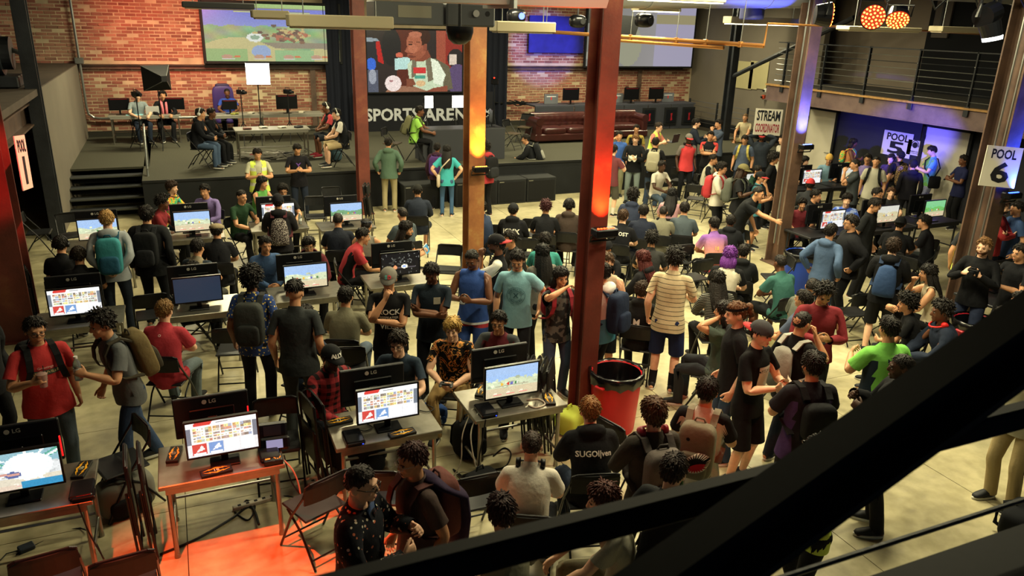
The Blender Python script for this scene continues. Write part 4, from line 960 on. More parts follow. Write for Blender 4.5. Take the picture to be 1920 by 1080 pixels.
pg(g,[(.52,.0),(.43,.18),(.41,.45),(.47,.54),(.60,.58),(.74,.52),(.82,.38),(.85,.12),(.82,.0)],(.78,.84,.70)); pg(g,[(.70,.56),(.86,.42),(.90,.05),(.80,.0),(.78,.3)],(.40,.37,.28))
pg(g,[(.46,.54),(.51,.56),(.50,.26),(.45,.22)],(.46,.42,.33)); pg(g,[(.60,.58),(.66,.56),(.69,.2),(.63,.16)],(.46,.42,.33)); pg(g,[(.66,.55),(.74,.5),(.82,.28),(.78,.1),(.69,.14)],(.90,.93,.82))
rc(g,.475,.30,.61,.40,(.80,.20,.20)); rc(g,.49,.22,.60,.27,(.30,.62,.52)); el(g,.55,.14,.05,.05,(.86,.72,.52))
pg(g,[(.49,.50),(.50,.66),(.63,.68),(.66,.57),(.58,.50)],(.52,.27,.19)); el(g,.515,.76,.105,.22,(.63,.35,.25)); pg(g,[(.415,.74),(.385,.655),(.425,.635)],(.64,.36,.26)); el(g,.49,.61,.08,.09,(.60,.33,.23)); el(g,.555,.90,.105,.14,(.22,.11,.08)); el(g,.485,.80,.08,.15,(.66,.38,.27)); el(g,.60,.72,.022,.06,(.55,.29,.21)); el(g,.47,.70,.05,.07,(.72,.43,.31)); el(g,.50,.93,.07,.05,(.70,.42,.31))
rc(g,.425,.80,.475,.815,(.18,.09,.07)); rc(g,.43,.765,.465,.78,(.2,.1,.08)); rc(g,.51,.80,.55,.812,(.2,.1,.08)); rc(g,.415,.615,.475,.63,(.42,.17,.14)); el(g,.45,.575,.05,.02,(.45,.22,.16))
pg(g,[(.24,.12),(.50,.08),(.64,.0),(.18,.0)],(.60,.42,.32)); pg(g,[(.60,.0),(.84,.0),(.84,.10),(.68,.06)],(.55,.29,.21)); pg(g,[(.40,.22),(.47,.22),(.50,.12),(.40,.08)],(.50,.28,.2)); el(g,.26,.14,.085,.13,(.93,.86,.83)); el(g,.24,.18,.02,.02,(.7,.5,.5))
lw=framed('video_wall','large video wall showing a seated player in a pale tee',5.62,8.72,2.13,4.0,24.25,g,.95,.05,noise=.05)
# ------------------------------------------------------------------ furniture and equipment
M_chair=mat('chair_black','#101114',.38,.1,.15,30); M_pad=mat('chair_vinyl','#17181a',.45,0,.2,14); M_tan=mat('chair_seat_brown','#4c4334',.4,.2)
def chair_proto(nm='folding_chair',pad=None):
    r=empty(nm+'_proto',link=False); r.name=nm; P=[]
    s=MB().box((0,-.01,.45),(.40,.38,.022),bev=.008).box((0,-.195,.443),(.38,.02,.03),bev=.006); P.append(s.build('seat',pad or M_pad,link=False))
    b=MB(); V=[];n=7
    for i in range(n):
        u=(i/(n-1)-.5); 
        for z,yy in((.63,.205),(.70,.213),(.78,.222),(.81,.222)): w=.42 if z<.80 else .36; V+=[(u*w,yy+.025-.1*u*u,z),(u*w,yy+.010-.1*u*u,z)]
    F=[]
    for i in range(n-1):
        for j in range(3):
            o=i*8+j*2; F+=[(o,o+2,o+10,o+8),(o+1,o+9,o+11,o+3)]
        o=i*8; F+=[(o,o+8,o+9,o+1),(o+6,o+7,o+15,o+14)]
    F+=[(0,1,3,2),(2,3,5,4),(4,5,7,6)]; o=(n-1)*8; F+=[(o,o+2,o+3,o+1),(o+2,o+4,o+5,o+3),(o+4,o+6,o+7,o+5)]
    b.add(V,F); P.append(b.build('backrest',M_pad,link=False))
    for sx in(-1,1):
        b=MB().tube([(sx*.215,-.24,.012),(sx*.215,-.02,.42),(sx*.21,.19,.70),(sx*.20,.215,.80),(sx*.16,.222,.815)],.0115,6); P.append(b.build('front_leg',M_chair,link=False))
        b=MB().tube([(sx*.19,.27,.012),(sx*.19,.08,.30),(sx*.19,-.12,.435)],.0105,6); P.append(b.build('rear_leg',M_chair,link=False))
    P.append(MB().tube([(-.215,-.185,.115),(.215,-.185,.115)],.009,6).build('front_rung',M_chair,link=False)); P.append(MB().tube([(-.19,.22,.09),(.19,.22,.09)],.009,6).build('rear_rung',M_chair,link=False))
    P.append(MB().tube([(-.16,.222,.815),(.16,.222,.815)],.0115,6).build('top_rail',M_chair,link=False))
    return proto(r,P)
CH=chair_proto(); CHB=chair_proto('folding_chair.tan',M_tan); 
def folded_proto():
    r=empty('folded_chair',link=False); P=[]
    P.append(MB().box((0,.015,.50),(.40,.022,.38),bev=.008).build('seat',M_pad,link=False)); P.append(MB().box((0,-.012,.86),(.40,.018,.20),bev=.02).build('backrest',M_pad,link=False))
    for sx in(-1,1): P.append(MB().tube([(sx*.215,0,.012),(sx*.215,0,.86),(sx*.19,0,.965),(sx*.12,0,.98)],.0115,6).build('front_leg',M_chair,link=False)); P.append(MB().tube([(sx*.19,.035,.03),(sx*.19,.03,.72)],.0105,6).build('rear_leg',M_chair,link=False))
    P.append(MB().tube([(-.12,0,.98),(.12,0,.98)],.0115,6).build('top_rail',M_chair,link=False)); P.append(MB().tube([(-.215,0,.16),(.215,0,.16)],.009,6).build('rung',M_chair,link=False))
    return proto(r,P)
FC=folded_proto()
M_steel=mat('stainless','#8d897e',.32,.85,.12,12); M_leg=mat('steel_leg','#8f8c84',.3,.9)
def table_proto(nm,w,d,h=.74,m=None,ml=None):
    r=empty(nm,link=False); P=[]; m=m or M_steel; ml=ml or M_leg
    P.append(MB().box((0,0,h-.02),(w,d,.04),bev=.006).build('tabletop',m,link=False))
    for sx in(-1,1):
        for sy in(-1,1): P.append(MB().cyl((sx*(w/2-.07),sy*(d/2-.06),.0),(sx*(w/2-.07),sy*(d/2-.06),h-.04),.02,n=10).cyl((sx*(w/2-.07),sy*(d/2-.06),.0),(sx*(w/2-.07),sy*(d/2-.06),.04),.026,.022,10).build('leg',ml,link=False))
        P.append(MB().cyl((sx*(w/2-.07),-d/2+.06,.2),(sx*(w/2-.07),d/2-.06,.2),.014,n=8).build('side_rail',ml,link=False))
    P.append(MB().cyl((-w/2+.07,d/2-.06,.24),(w/2-.07,d/2-.06,.24),.014,n=8).build('rear_rail',ml,link=False)); P.append(MB().box((0,-d/2+.012,h-.06),(w-.1,.02,.05)).build('apron',m,link=False))
    return proto(r,P)
TB=table_proto('work_table',1.0,.66); TBL=table_proto('long_table',1.8,.7,.76,mat('grey_top','#85837a',.45,.2)); TBD=table_proto('dark_table',1.3,.7,.74,mat('dark_top','#26262a',.4,.3),M_dark)
M_bez=mat('bezel','#0b0c0f',.28); M_bezm=mat('monitor_back','#121317',.4,0,.15,12); M_red=mat('red_plastic','#c01f22',.35); M_logo=mat('logo_grey','#b9b4aa',.5)
def scr_select(seed):
    r=np.random.default_rng(seed); g=raster(64,38,(.93,.93,.92)); X,Y=_g(g)
    rc(g,0,0,.07,.85,(.45,.48,.52)); rc(g,.93,.3,1,.85,(.45,.48,.52)); rc(g,.07,.9,.93,1,(.97,.97,.96)); pg(g,[(.1,.9),(.34,.9),(.38,.99),(.12,.99)],(.82,.25,.22)); rc(g,.42,.93,.6,.96,(.6,.6,.6))
    cols=[(.85,.72,.45),(.75,.8,.7),(.9,.85,.75),(.7,.6,.55),(.95,.9,.6),(.65,.7,.8),(.85,.6,.5),(.92,.92,.9),(.55,.5,.45)]
    for i in range(15):
        for j in range(5):
            x=.09+i*.056;y=.84-j*.085; rc(g,x,y-.07,x+.05,y,np.array(cols[r.integers(9)])); rc(g,x+.01,y-.05,x+.03,y-.02,np.array(cols[r.integers(9)])*.8)
    rc(g,.0,.0,1,.38,(.88,.88,.88)); rc(g,.06,.05,.27,.37,(.80,.28,.25)); pg(g,[(.1,.1),(.2,.33),(.24,.2)],(.93,.9,.88)); rc(g,.29,.05,.5,.37,(.45,.6,.8)); pg(g,[(.33,.12),(.44,.34),(.47,.2)],(.92,.93,.95)); rc(g,.52,.05,.73,.37,(.94,.94,.94)); rc(g,.75,.05,.96,.37,(.94,.94,.94))
    for x in(.06,.29,.52,.75): rc(g,x+.02,.06,x+.19,.10,(.98,.98,.98)); rc(g,x+.02,.10,x+.19,.115,(.5,.5,.5))
    return g
def scr_game(seed,sky=(.62,.74,.9),land=(.80,.82,.66)):
    r=np.random.default_rng(seed); g=raster(56,32,sky); X,Y=_g(g); hz=.58+.05*np.sin(X*9+seed)
    g[Y<hz]=land; g[Y<.3]=(.82,.76,.62); g[(Y>.75)]=np.array(sky)*.92+.06
    for k in range(26): x,y=r.random(),r.uniform(.3,.62); el(g,x,y,r.uniform(.02,.06),r.uniform(.02,.05),np.array(land)*r.uniform(.8,1.15))
    rc(g,.18,.34,.82,.38,(.7,.66,.55))
    for k in range(5): x=r.uniform(.25,.8); el(g,x,.42,.025,.05,[(.8,.25,.2),(.95,.95,.9),(.3,.5,.3),(.9,.7,.2),(.4,.4,.7)][k])
    for x in(.15,.4,.65): rc(g,x,.06,x+.16,.1,(.9,.55,.5)); el(g,x+.03,.12,.03,.04,(.95,.9,.8))
    return np.clip(g,0,1)
def scr_explode():
    g=scr_game(5,(.30,.58,.66),(.82,.84,.84)); r=np.random.default_rng(3); g[:]=g*.6+.36
    for k in range(14): a=r.uniform(0,6.28); pg(g,[(.6,.6),(.6+.6*math.cos(a),.6+.6*math.sin(a)),(.6+.6*math.cos(a+.1),.6+.6*math.sin(a+.1))],(.97,.98,.97) if k%3 else (.35,.65,.55))
    el(g,.62,.58,.3,.36,(.93,.97,.95)); el(g,.62,.58,.2,.26,(.99,.99,.97)); el(g,.42,.4,.1,.09,(.35,.40,.6)); pg(g,[(.15,.5),(.5,.42),(.5,.36),(.15,.44)],(.80,.60,.55)); rc(g,0,0,.45,.14,(.86,.78,.7)); rc(g,.5,0,1,.2,(.22,.55,.72)); return np.clip(g,0,1)
def scr_space():
    g=raster(56,32,(.05,.05,.07)); r=np.random.default_rng(9)
    for k in range(60): el(g,r.random(),r.random(),.012,.02,(.5,.5,.48))
    for k in range(14): el(g,r.uniform(.2,.8),r.uniform(.45,.8),.04,.03,(.25,.26,.25))
    rc(g,.1,.28,.9,.33,(.3,.28,.3)); el(g,.6,.36,.09,.1,(.95,.93,.85)); el(g,.6,.36,.05,.06,(.6,.7,.9)); el(g,.36,.34,.05,.09,(.9,.6,.4)); return g
def monitor_front(px,y,img,label,emit=1.0,zt=1.17,w=.56,h=.32,rz=0.0,x=None,base=0.0):
    """24 inch display on a table, its picture towards the camera's side of the room"""
    X=px if x is None else x
    r=empty('monitor',(X,y,base+.74),rz); tag(r,label,'monitor'); zc=zt-.74-h/2
    c=MB().box((0,.02,zc),(w+.03,.035,h+.03),bev=.006).build('casing',M_bez,r)
    for s in(-1,1): MB().box((s*(w/2+.008),0,zc),(.016,.012,h+.03)).build('bezel',M_bez,c); MB().box((0,0,zc+s*(h/2+.008)),(w,.012,.016)).build('bezel',M_bez,c)
    MB().box((0,.045,zc*.5),(.06,.03,zc),bev=.005).build('stand',M_bez,r); MB().box((0,.03,.01),(.24,.17,.016),bev=.006).build('base',M_bez,r)
    if img is None: mesh_obj('screen',[(-w/2,-.001,zc-h/2),(w/2,-.001,zc-h/2),(w/2,-.001,zc+h/2),(-w/2,-.001,zc+h/2)],[(0,1,2,3)],mat('idle_screen','#0a0c12',.25,emit='#39465c',es=.55),r)
    else: pic_obj('screen',img,(0,-.001,zc),(1,0,0),(0,0,1),w,h,emit,r,0,.02)
    return r
def monitor_back(X,y,label,zt=1.2,rz=0.0,base=0.0,w=.62,h=.38,logo=True,red=False):
    r=empty('monitor',(X,y,base+.74),rz); tag(r,label,'monitor'); zc=zt-.74-h/2
    c=MB().box((0,.0,zc),(w,.04,h),bev=.008).build('casing',M_bezm,r); MB().box((0,-.022,zc-.03),(w*.6,.02,h*.55),bev=.008).build('rear_cover',M_bez,c); MB().box((0,-.021,zc-h*.33),(w*.96,.006,.008)).build('seam',mat('seam','#06070a',.3),c)
    MB().box((0,-.03,zc*.5),(.08,.035,zc),bev=.006).build('stand',M_bez,r); MB().box((0,-.02,.01),(.28,.2,.018),bev=.006).build('base',M_bez,r)
    if logo:
        b=MB().cyl((-.055,-.021,zc+h*.36),(-.055,-.024,zc+h*.36),.02,n=18); b.build('emblem',M_logo,c); text_on('lettering','LG',.05,(.012,-.0205,zc+h*.36),(1,0,0),(0,0,1),M_logo,c,.02,.002)
    if red: MB().box((w/2-.012,-.022,zc-.06),(.012,.012,h*.5),bev=.003).build('trim_light',mat('red_strip','#d01a20',.4,emit='#ff2020',es=1.2),c)
    return r
ROWN={1:'front row',2:'second row',3:'third row'}
def table(X,Y,label,P=TB,rz=0.0,z=0.0): return inst(P,(X,Y,z),rz,label,'table')
# three rows of four stations on the left half of the floor
STN=[(1,-1.42,6.28,'explode','far left'),(1,.05,6.28,'sel','second from left'),(1,1.50,6.36,'sel','third from left'),(1,2.84,6.40,'game','right end, by big column'),
     (2,-1.36,10.22,'sel','far left'),(2,.03,10.2,None,'second from left'),(2,1.41,10.3,'game','third from left'),(2,2.78,10.45,'space','right end'),
     (3,-1.34,13.75,'game','far left'),(3,.08,13.85,'game','second from left'),(3,1.52,14.05,'sel','third from left'),(3,2.68,13.75,'game','right end')]
MX={(1,-1.42):-1.40,(1,.05):.08,(1,1.50):1.53,(1,2.84):2.80}
SCN={'explode':'showing a bright explosion of a game','sel':'showing a pale grid of small pictures','game':'showing a sunny game landscape','space':'showing a dark starry game',None:'switched to a blank blue grey screen'}
for i,(row,X,Y,im,wh) in enumerate(STN):
    table(X,Y,'stainless steel work table, %s of stations, %s'%(ROWN[row],wh))
    img={'explode':scr_explode,'sel':lambda:scr_select(i),'game':lambda:scr_game(i,land=(.80,.84,.70) if i!=11 else (.45,.62,.45)),'space':scr_space,None:lambda:None}[im]()
    mx=MX.get((row,X),X); yf=Y-.14
    monitor_front(mx,yf,img,'black monitor %s, %s, %s'%(SCN[im],ROWN[row],wh),emit=1.15)
    monitor_back(X-.03,Y+.22,'monitor turned away with round logo on its back, %s, %s'%(ROWN[row],wh),1.235 if row==1 else 1.24,red=(i in(0,1)))
# stations of the right half
RST=[(11.2,10.62,'sel','beside the blue bin'),(12.62,10.62,'game','middle of its row'),(14.0,10.68,'green','right end of its row'),(14.02,14.1,'sel','under the seated person in yellow beanie'),(15.22,14.08,'game','beside the standing chin holder'),(11.05,6.85,'blue','at the far right edge by the photographer'),(12.3,14.1,'game','left end of the far right row')]
for i,(X,Y,im,wh) in enumerate(RST):
    table(X,Y,'dark metal table of the right hand stations, %s'%wh,TBD)
    img=scr_select(40+i) if im=='sel' else scr_game(50+i,land={'green':(.45,.75,.4),'game':(.82,.78,.62),'blue':(.35,.55,.4)}[im],sky={'green':(.5,.8,.55),'game':(.85,.85,.8),'blue':(.3,.5,.75)}[im])
    monitor_front(X,Y-.18,img,'lit monitor of the right hand stations, %s'%wh,emit=1.0); monitor_back(X+.02,Y+.2,'black monitor seen from behind, right hand stations, %s'%wh,1.22)
# things on and around the stations
M_cable=mat('black_cable','#0c0d0f',.5); M_cw=mat('white_cable','#b8b3a4',.5); M_cons=mat('console','#0d0e12',.2); M_flame=mat('flame_print','#e8a51c',.6); M_wlet=mat('pale_print','#d9d2bd',.7)
def cable(pts,label,r=.006,m=None):
    P=[Vector(p) for p in pts]; Q=[]
    for a in range(len(P)-1):
        p0=P[max(a-1,0)];p1=P[a];p2=P[a+1];p3=P[min(a+2,len(P)-1)]
        for k in range(6):
            t=k/6; Q.append(.5*((2*p1)+(p2-p0)*t+(2*p0-5*p1+4*p2-p3)*t*t+(3*p1-p0-3*p2+p3)*t**3))
    Q.append(P[-1]); o=MB().tube(Q,r,6).build('cable',m or M_cable,None,True); tag(o,label,'cable'); return o
def placard(x,y,num,label,rz=0,z=.742):
    r=empty('number_card',(x,y,z),rz); tag(r,label,'card'); MB().box((0,0,.012),(.25,.10,.024),bev=.003).build('card',mat('card_black','#14120f',.6),r)
    for sy in(-1,1):
        P=[(-.11,.010),(-.055,.022),(-.06,.012),(0,.030),(.0,.024),(.06,.012),(.055,.022),(.11,.010),(.05,.034),(.045,.026),(0,.044),(-.045,.026),(-.05,.034)]
        MB().prism([(a,sy*b) for a,b in P],2,.0245,.026).build('flame',M_flame,r)
    text_on('number',num,.05,(0,0,.0245),(1,0,0),(0,1,0),M_wlet,r,.01,.002)
placard(-1.03,6.44,'16','black number card with yellow flames right of the exploding screen',1.35); placard(-.32,6.42,'17','small black flame card standing behind the left of the second front monitor',1.4); placard(.0,6.02,'18','black flame card under the second front monitor',.12)
placard(1.12,6.5,'21','black flame number card behind the left edge of the third front monitor',.1); placard(1.62,6.08,'22','black flame number card under the third front monitor',.1); placard(3.2,6.22,'23','black flame number card at the right end of the last front table',1.3); placard(2.62,6.62,'24','black flame number card at the left rear of the last front table',1.0)
def console(x,y,label,z=.742,rz=0):
    r=empty('game_console',(x,y,z),rz); tag(r,label,'console'); MB().box((0,0,.024),(.17,.25,.046),bev=.012).build('body',M_cons,r); MB().box((0,-.125,.03),(.15,.006,.012)).build('disc_slot',mat('slot','#23262c',.3),r); MB().box((.06,-.126,.016),(.012,.006,.006)).build('power_light',mat('blue_led','#2030ff',.4,emit='#3048ff',es=3),r)
console(-1.0,6.1,'black game console on the far left front table'); console(.44,6.14,'black game console at the right end of the second front table'); console(1.18,6.14,'black game console on the left of the third front table'); console(2.5,6.2,'black game console on the left of the last front table')
r=empty('red_label_box',(-.98,5.98,.742)); 
tag(r,'small black box with a red label on the far left front table','box'); MB().box((0,.03,.02),(.16,.12,.04),bev=.006).build('case',M_cons,r); MB().box((0,0.03,.0405),(.10,.06,.002)).build('label',M_red,r)
def gamepad(x,y,z,label,rz=0,c='#1a1b1f'):
    r=empty('gamepad',(x,y,z),rz); tag(r,label,'gamepad'); m=mat('pad',c,.4); b=MB(); sup(b,(0,0,.018),(.075,.04,.016),.6,14,8); b.build('body',m,r)
    for s in(-1,1): b=MB(); b.ell((s*.058,-.038,.012),(.02,.042,.014),10,6); b.build('grip',m,r); MB().cyl((s*.03,-.012,.03),(s*.03,-.012,.046),.009).build('thumb_stick',mat('stick','#33343a',.5),r)
r=empty('tablet_pad',(.50,6.36,.86),-.1,); tag(r,'black handheld game pad standing right of the second front monitor','gamepad'); MB().box((0,0,0),(.26,.05,.15),rx=-.35,bev=.02).build('body',M_cons,r); MB().box((0,-.028,.01),(.15,.004,.09),rx=-.35).build('screen',mat('pad_screen','#20242c',.2),r)
r=empty('tablet_pad',(.50,6.22,.80),-.1); tag(r,'handheld game pad with a lit small screen right of the second front monitor','gamepad'); MB().box((0,0,0),(.26,.05,.12),rx=-.5,bev=.02).build('body',M_cons,r); MB().box((-.0,-.028,.012),(.14,.004,.075),rx=-.5).build('screen',mat('pad_lit','#445',.2,emit='#9aa0c8',es=.7),r)
def adapter(x,y,label):
    r=empty('adapter_box',(x,y,.742)); tag(r,label,'box'); MB().box((0,0,.02),(.16,.12,.04),bev=.006).build('case',M_cons,r); MB().box((-.045,0,.0405),(.04,.03,.002)).build('glowing_label',mat('orange_lbl_glow','#e8801c',.5,emit='#ff8a20',es=.8),r)  # label's orange glows by itself, brightness put into the material
    for k in range(8): a=k*.785; MB().cyl((.035+.025*math.cos(a),.025*math.sin(a),.04),(.035+.025*math.cos(a),.025*math.sin(a),.0425),.006,n=6).build('stud',M_flame,r)
adapter(.46,6.02,'black adapter box with orange label and studs on the second front table')
# floor clutter near the camera
def strip(x,y,rz,label,n=5):
    r=empty('power_strip',(x,y,0),rz); tag(r,label,'power strip'); MB().box((0,0,.02),(.42,.055,.04),bev=.006).build('case',mat('strip_white','#b9b3a2',.5),r)
    for k in range(n): MB().box((-.15+k*.075,0,.0405),(.03,.03,.002)).build('socket',M_black,r)
for px,py,rz,t in((480,945,.15,'white power strip on the floor under the second front table'),(1040-240,905,-.3,'white power strip on the floor between the last two front tables'),(615,900,.1,'white power strip on the floor left of the third front table'),(835,940,.3,'white power strip lying before the last front table')):
    p=at(px,py,z=0); strip(p[0],p[1],rz,t)
def fl3(px,py,z=.008): return tuple(at(px,py,z=z))
cable([fl3(300,1040),fl3(370,1010),fl3(430,975),fl3(470,950),(.30,6.15,.05)],'black power cable curving over the red lit floor at lower left',.012)
cable([fl3(440,960),fl3(465,975),fl3(478,950),fl3(462,938),fl3(452,955)],'short black cable loop beside the white power strip under the second table',.008)
cable([(-1.02,5.94,.74),(-.97,5.88,.5),(-.9,5.85,.25),fl3(150,990),fl3(30,1040)],'black cable hanging off the far left front table to the floor',.006)
cable([(.53,6.05,.75),(.62,6.0,.62),(.66,5.98,.4),(.64,6.0,.1),fl3(560,960)],'pale pink cable hanging from the right end of the second front table',.007,mat('pink_cable','#b98a7a',.5))
cable([(.56,6.1,.74),(.6,6.02,.5),(.72,6.0,.25),fl3(540,930),fl3(480,940)],'black cable from the second front table to the power strip',.006)
cable([(2.42,6.2,.75),(2.3,6.08,.6),(2.32,6.0,.3),(2.4,6.05,.12),(2.3,6.3,.05),fl3(840,900)],'white cable looping off the left end of the last front table',.007,M_cw)
cable([(2.40,6.3,.75),(2.26,6.2,.55),(2.22,6.15,.25),(2.1,6.2,.02),fl3(820,930)],'second white cable hanging by the left leg of the last front table',.006,M_cw)
cable([(2.44,6.05,.75),(2.36,5.98,.45),(2.3,6.0,.1),fl3(850,880),fl3(900,905),fl3(990,870)],'black cable from the last front table across the floor',.008)
cable([fl3(925,855),fl3(945,840),fl3(958,850),fl3(950,872),fl3(930,880),fl3(900,880)],'black cable loop on the floor under the last front table',.008)
cable([(2.95,6.18,.748),(3.0,6.1,.75),(3.12,6.14,.75),(3.1,6.26,.75),(2.98,6.28,.75)],'pale cable coil on the last front table',.007,M_cw)
for i,(x,y) in enumerate(((1.75,6.55),(1.9,6.45),(1.25,6.3),(2.5,6.5))): cable([(x,y,.75),(x+.06,y-.06,.752),(x+.14,y-.02,.752),(x+.1,y+.08,.752)],'thin black cable %s'%('at the back right of the third front table','at the right end of the third front table','around the console on the third front table','at the rear left of the last front table')[i] ,.005)
def bottle(x,y,z,label,cap='#d8d8d0',body='#a9b4b8',h=.21,liquid=None):
    r=empty('bottle',(x,y,z)); tag(r,label,'bottle'); k=h/.21
    m=mat('bottle_'+body,body,.1,0,trans=.75); MB().lathe([(.0,0),(.03*k,0),(.032*k,.01*k),(.032*k,.13*k),(.026*k,.16*k),(.013*k,.185*k),(.013*k,.195*k)],n=14).build('body',m,r,True); MB().cyl((0,0,.193*k),(0,0,.213*k),.016*k,n=12).build('cap',mat('cap_'+cap,cap,.4),r); MB().lathe([(.0325*k,.06*k),(.0325*k,.11*k)],n=14).build('label_band',mat('band_'+cap,'#cfd6d2' if cap!='#2a8a2a' else '#2a8a3a',.5),r); return r
p=at(824,812,z=0); bottle(p[0],p[1],0,'clear water bottle on the floor between the last two front tables')
bottle(3.18,6.5,.742,'tall black flask on the last front table beside the monitor','#15161a','#17181c',.26)
for px,py,z,t in((237,455,.75,'water bottle on the far left table of the third row'),(318,450,.75,'small water bottle on the second table of the third row'),(563,420,.75,'clear water bottle on the third table of the third row'),(400,440,.75,'bottle on the right of the second table, third row')): p=at(px,py,z=z); bottle(p[0],p[1],z,t)
def bag(px,py,label,c='#121418',h=.42,z=0.0,w=.34,rz=0.3,c2=None):
    p=at(px,py,z=z); r=empty('backpack',(p[0],p[1],z),rz); tag(r,label,'backpack'); b=MB(); sup(b,(0,0,h/2),(w/2,.13,h/2),.5); b.build('body',cloth(c),r,True); b=MB(); sup(b,(0,-.12,h*.32),(w*.36,.05,h*.24),.5); b.build('pocket',cloth(c2 or c),r,True); MB().tube([(-.05,.05,h-.02),(-.03,.05,h+.04),(.03,.05,h+.04),(.05,.05,h-.02)],.01).build('handle',cloth(c2 or c),r)
    for s in(-1,1): MB().tube([(s*.08,.10,h-.04),(s*.1,.17,h*.7),(s*.12,.16,h*.3),(s*.1,.1,.06)],.02).build('strap',cloth(c2 or c),r)
    return r
bag(880,852,'black backpack slumped under the last front table'); bag(690,880,'black backpack under the third front table','#101216'); bag(800,795,'blue bag on the floor behind the bottle','#1c3f7a',.2,0,.5); bag(240,955,'grey and black bag on the floor under the empty chair at lower left','#6a6a60',.36,0,.5,.4,'#15171a')
bag(425,305,'black backpack standing on the stage by the seated player in jeans','#0e1013',.5,.9); bag(628,302,'teal grey backpack on the stage beside the khaki shorts','#2f4650',.45,.9); bag(1905,1000,'dark bag on the floor at the lower right corner','#101217',.3,0,.5)
r=bag(1072,812,'neon yellow bag beside the seated person in black hoodie','#b8d21a',.3,0,.34,.5); bag(905,935,'dark bag leaning by the empty chair before the front row','#16181b',.3,0,.35)
p=at(50,1030,z=0); r=empty('charger',(p[0],p[1],0),.4); tag(r,'small dark charger box on the floor at lower left','charger'); MB().box((0,0,.02),(.12,.09,.04),bev=.008).build('case',mat('charger','#2b3440',.4),r); MB().tube([(-.06,0,.02),(-.14,.04,.01),(-.2,-.02,.01)],.005).build('cord',M_cable,r)
# bins with liners
def bin_(px,py,label,c,rz=0):
    p=at(px,py,z=0); r=empty('trash_bin',(p[0],p[1],0),rz); tag(r,label,'bin'); m=mat('bin_'+c,c,.45,0,.08,6)
    MB().lathe([(0,.0),(.235,0),(.245,.03),(.285,.66),(.30,.67),(.30,.71),(.285,.715),(.272,.70)],n=32).build('body',m,r,True)
    n=40;V=[];F=[]
    for k,(ra,z,w) in enumerate(((.30,.60,.02),(.312,.66,.012),(.315,.725,.006),(.29,.735,.006),(.275,.69,.006),(.262,.5,.014),(.20,.38,.03),(.0,.34,.03))):
        for i in range(n): a=2*math.pi*i/n; q=ra+w*math.sin(i*2.3+k)*.7; V.append((q*math.cos(a),q*math.sin(a),z+w*math.sin(i*1.7+k*2)*.8))
    for k in range(7):
        for i in range(n): F.append((k*n+i,k*n+(i+1)%n,(k+1)*n+(i+1)%n,(k+1)*n+i))
    mesh_obj('bin_liner',V,F,mat('liner','#08090b',.22,spec=.6),r,True)
    for s in(-1,1): MB().box((s*.30,0,.60),(.05,.12,.03),bev=.01).build('handle',m,r)
bin_(1148,800,'red trash bin with black liner beside the big column','#c21f2a',.4); bin_(1494,545,'blue trash bin with full black liner beside the right column','#1f3fa0',.2); bin_(1810,690,'dark red trash bin with black liner at far right','#a01f30')
# folded chairs leaning together
def fold(px,py,lean,rz,label,n,grp,dx=.07,z=0.0):
    p=at(px,py,z=z)
    for k in range(n):
        d=Vector((math.cos(rz+math.pi/2),math.sin(rz+math.pi/2),0))*dx*k
        inst(FC,(p[0]+d.x,p[1]+d.y,z+.005),rz,['first','second','third','fourth','fifth'][k]+' '+label,'chair',grp,rx=-lean)
fold(1040,835,.10,.95,'folded black chair of the stack leaning by the big column',5,'folded chairs by the big column'); fold(296,1030,.04,1.62,'of two folded black chairs on edge left of the second front table',2,'folded chairs left of the second table',.10); fold(612,905,.06,1.75,'of two folded black chairs leaning left of the third front table',2,'folded chairs left of the third table',.09); fold(45,635,.1,.25,'folded black chair in the stack by the red column at left',5,'folded chairs by the left column')
fold(700,428,.1,1.2,'of two folded chairs at the right end of third row',2,'folded chairs at the third row end')
CHAIRN=[0]
def chair_at(px,py,hd,label,z=0.0,tan=False,group=None):
    p=at(px,py,z=z+.45); a=math.radians(hd)+math.atan2(-p[0],p[1]); return inst(CHB if tan else CH,(p[0],p[1],z),a,label,'chair',group)
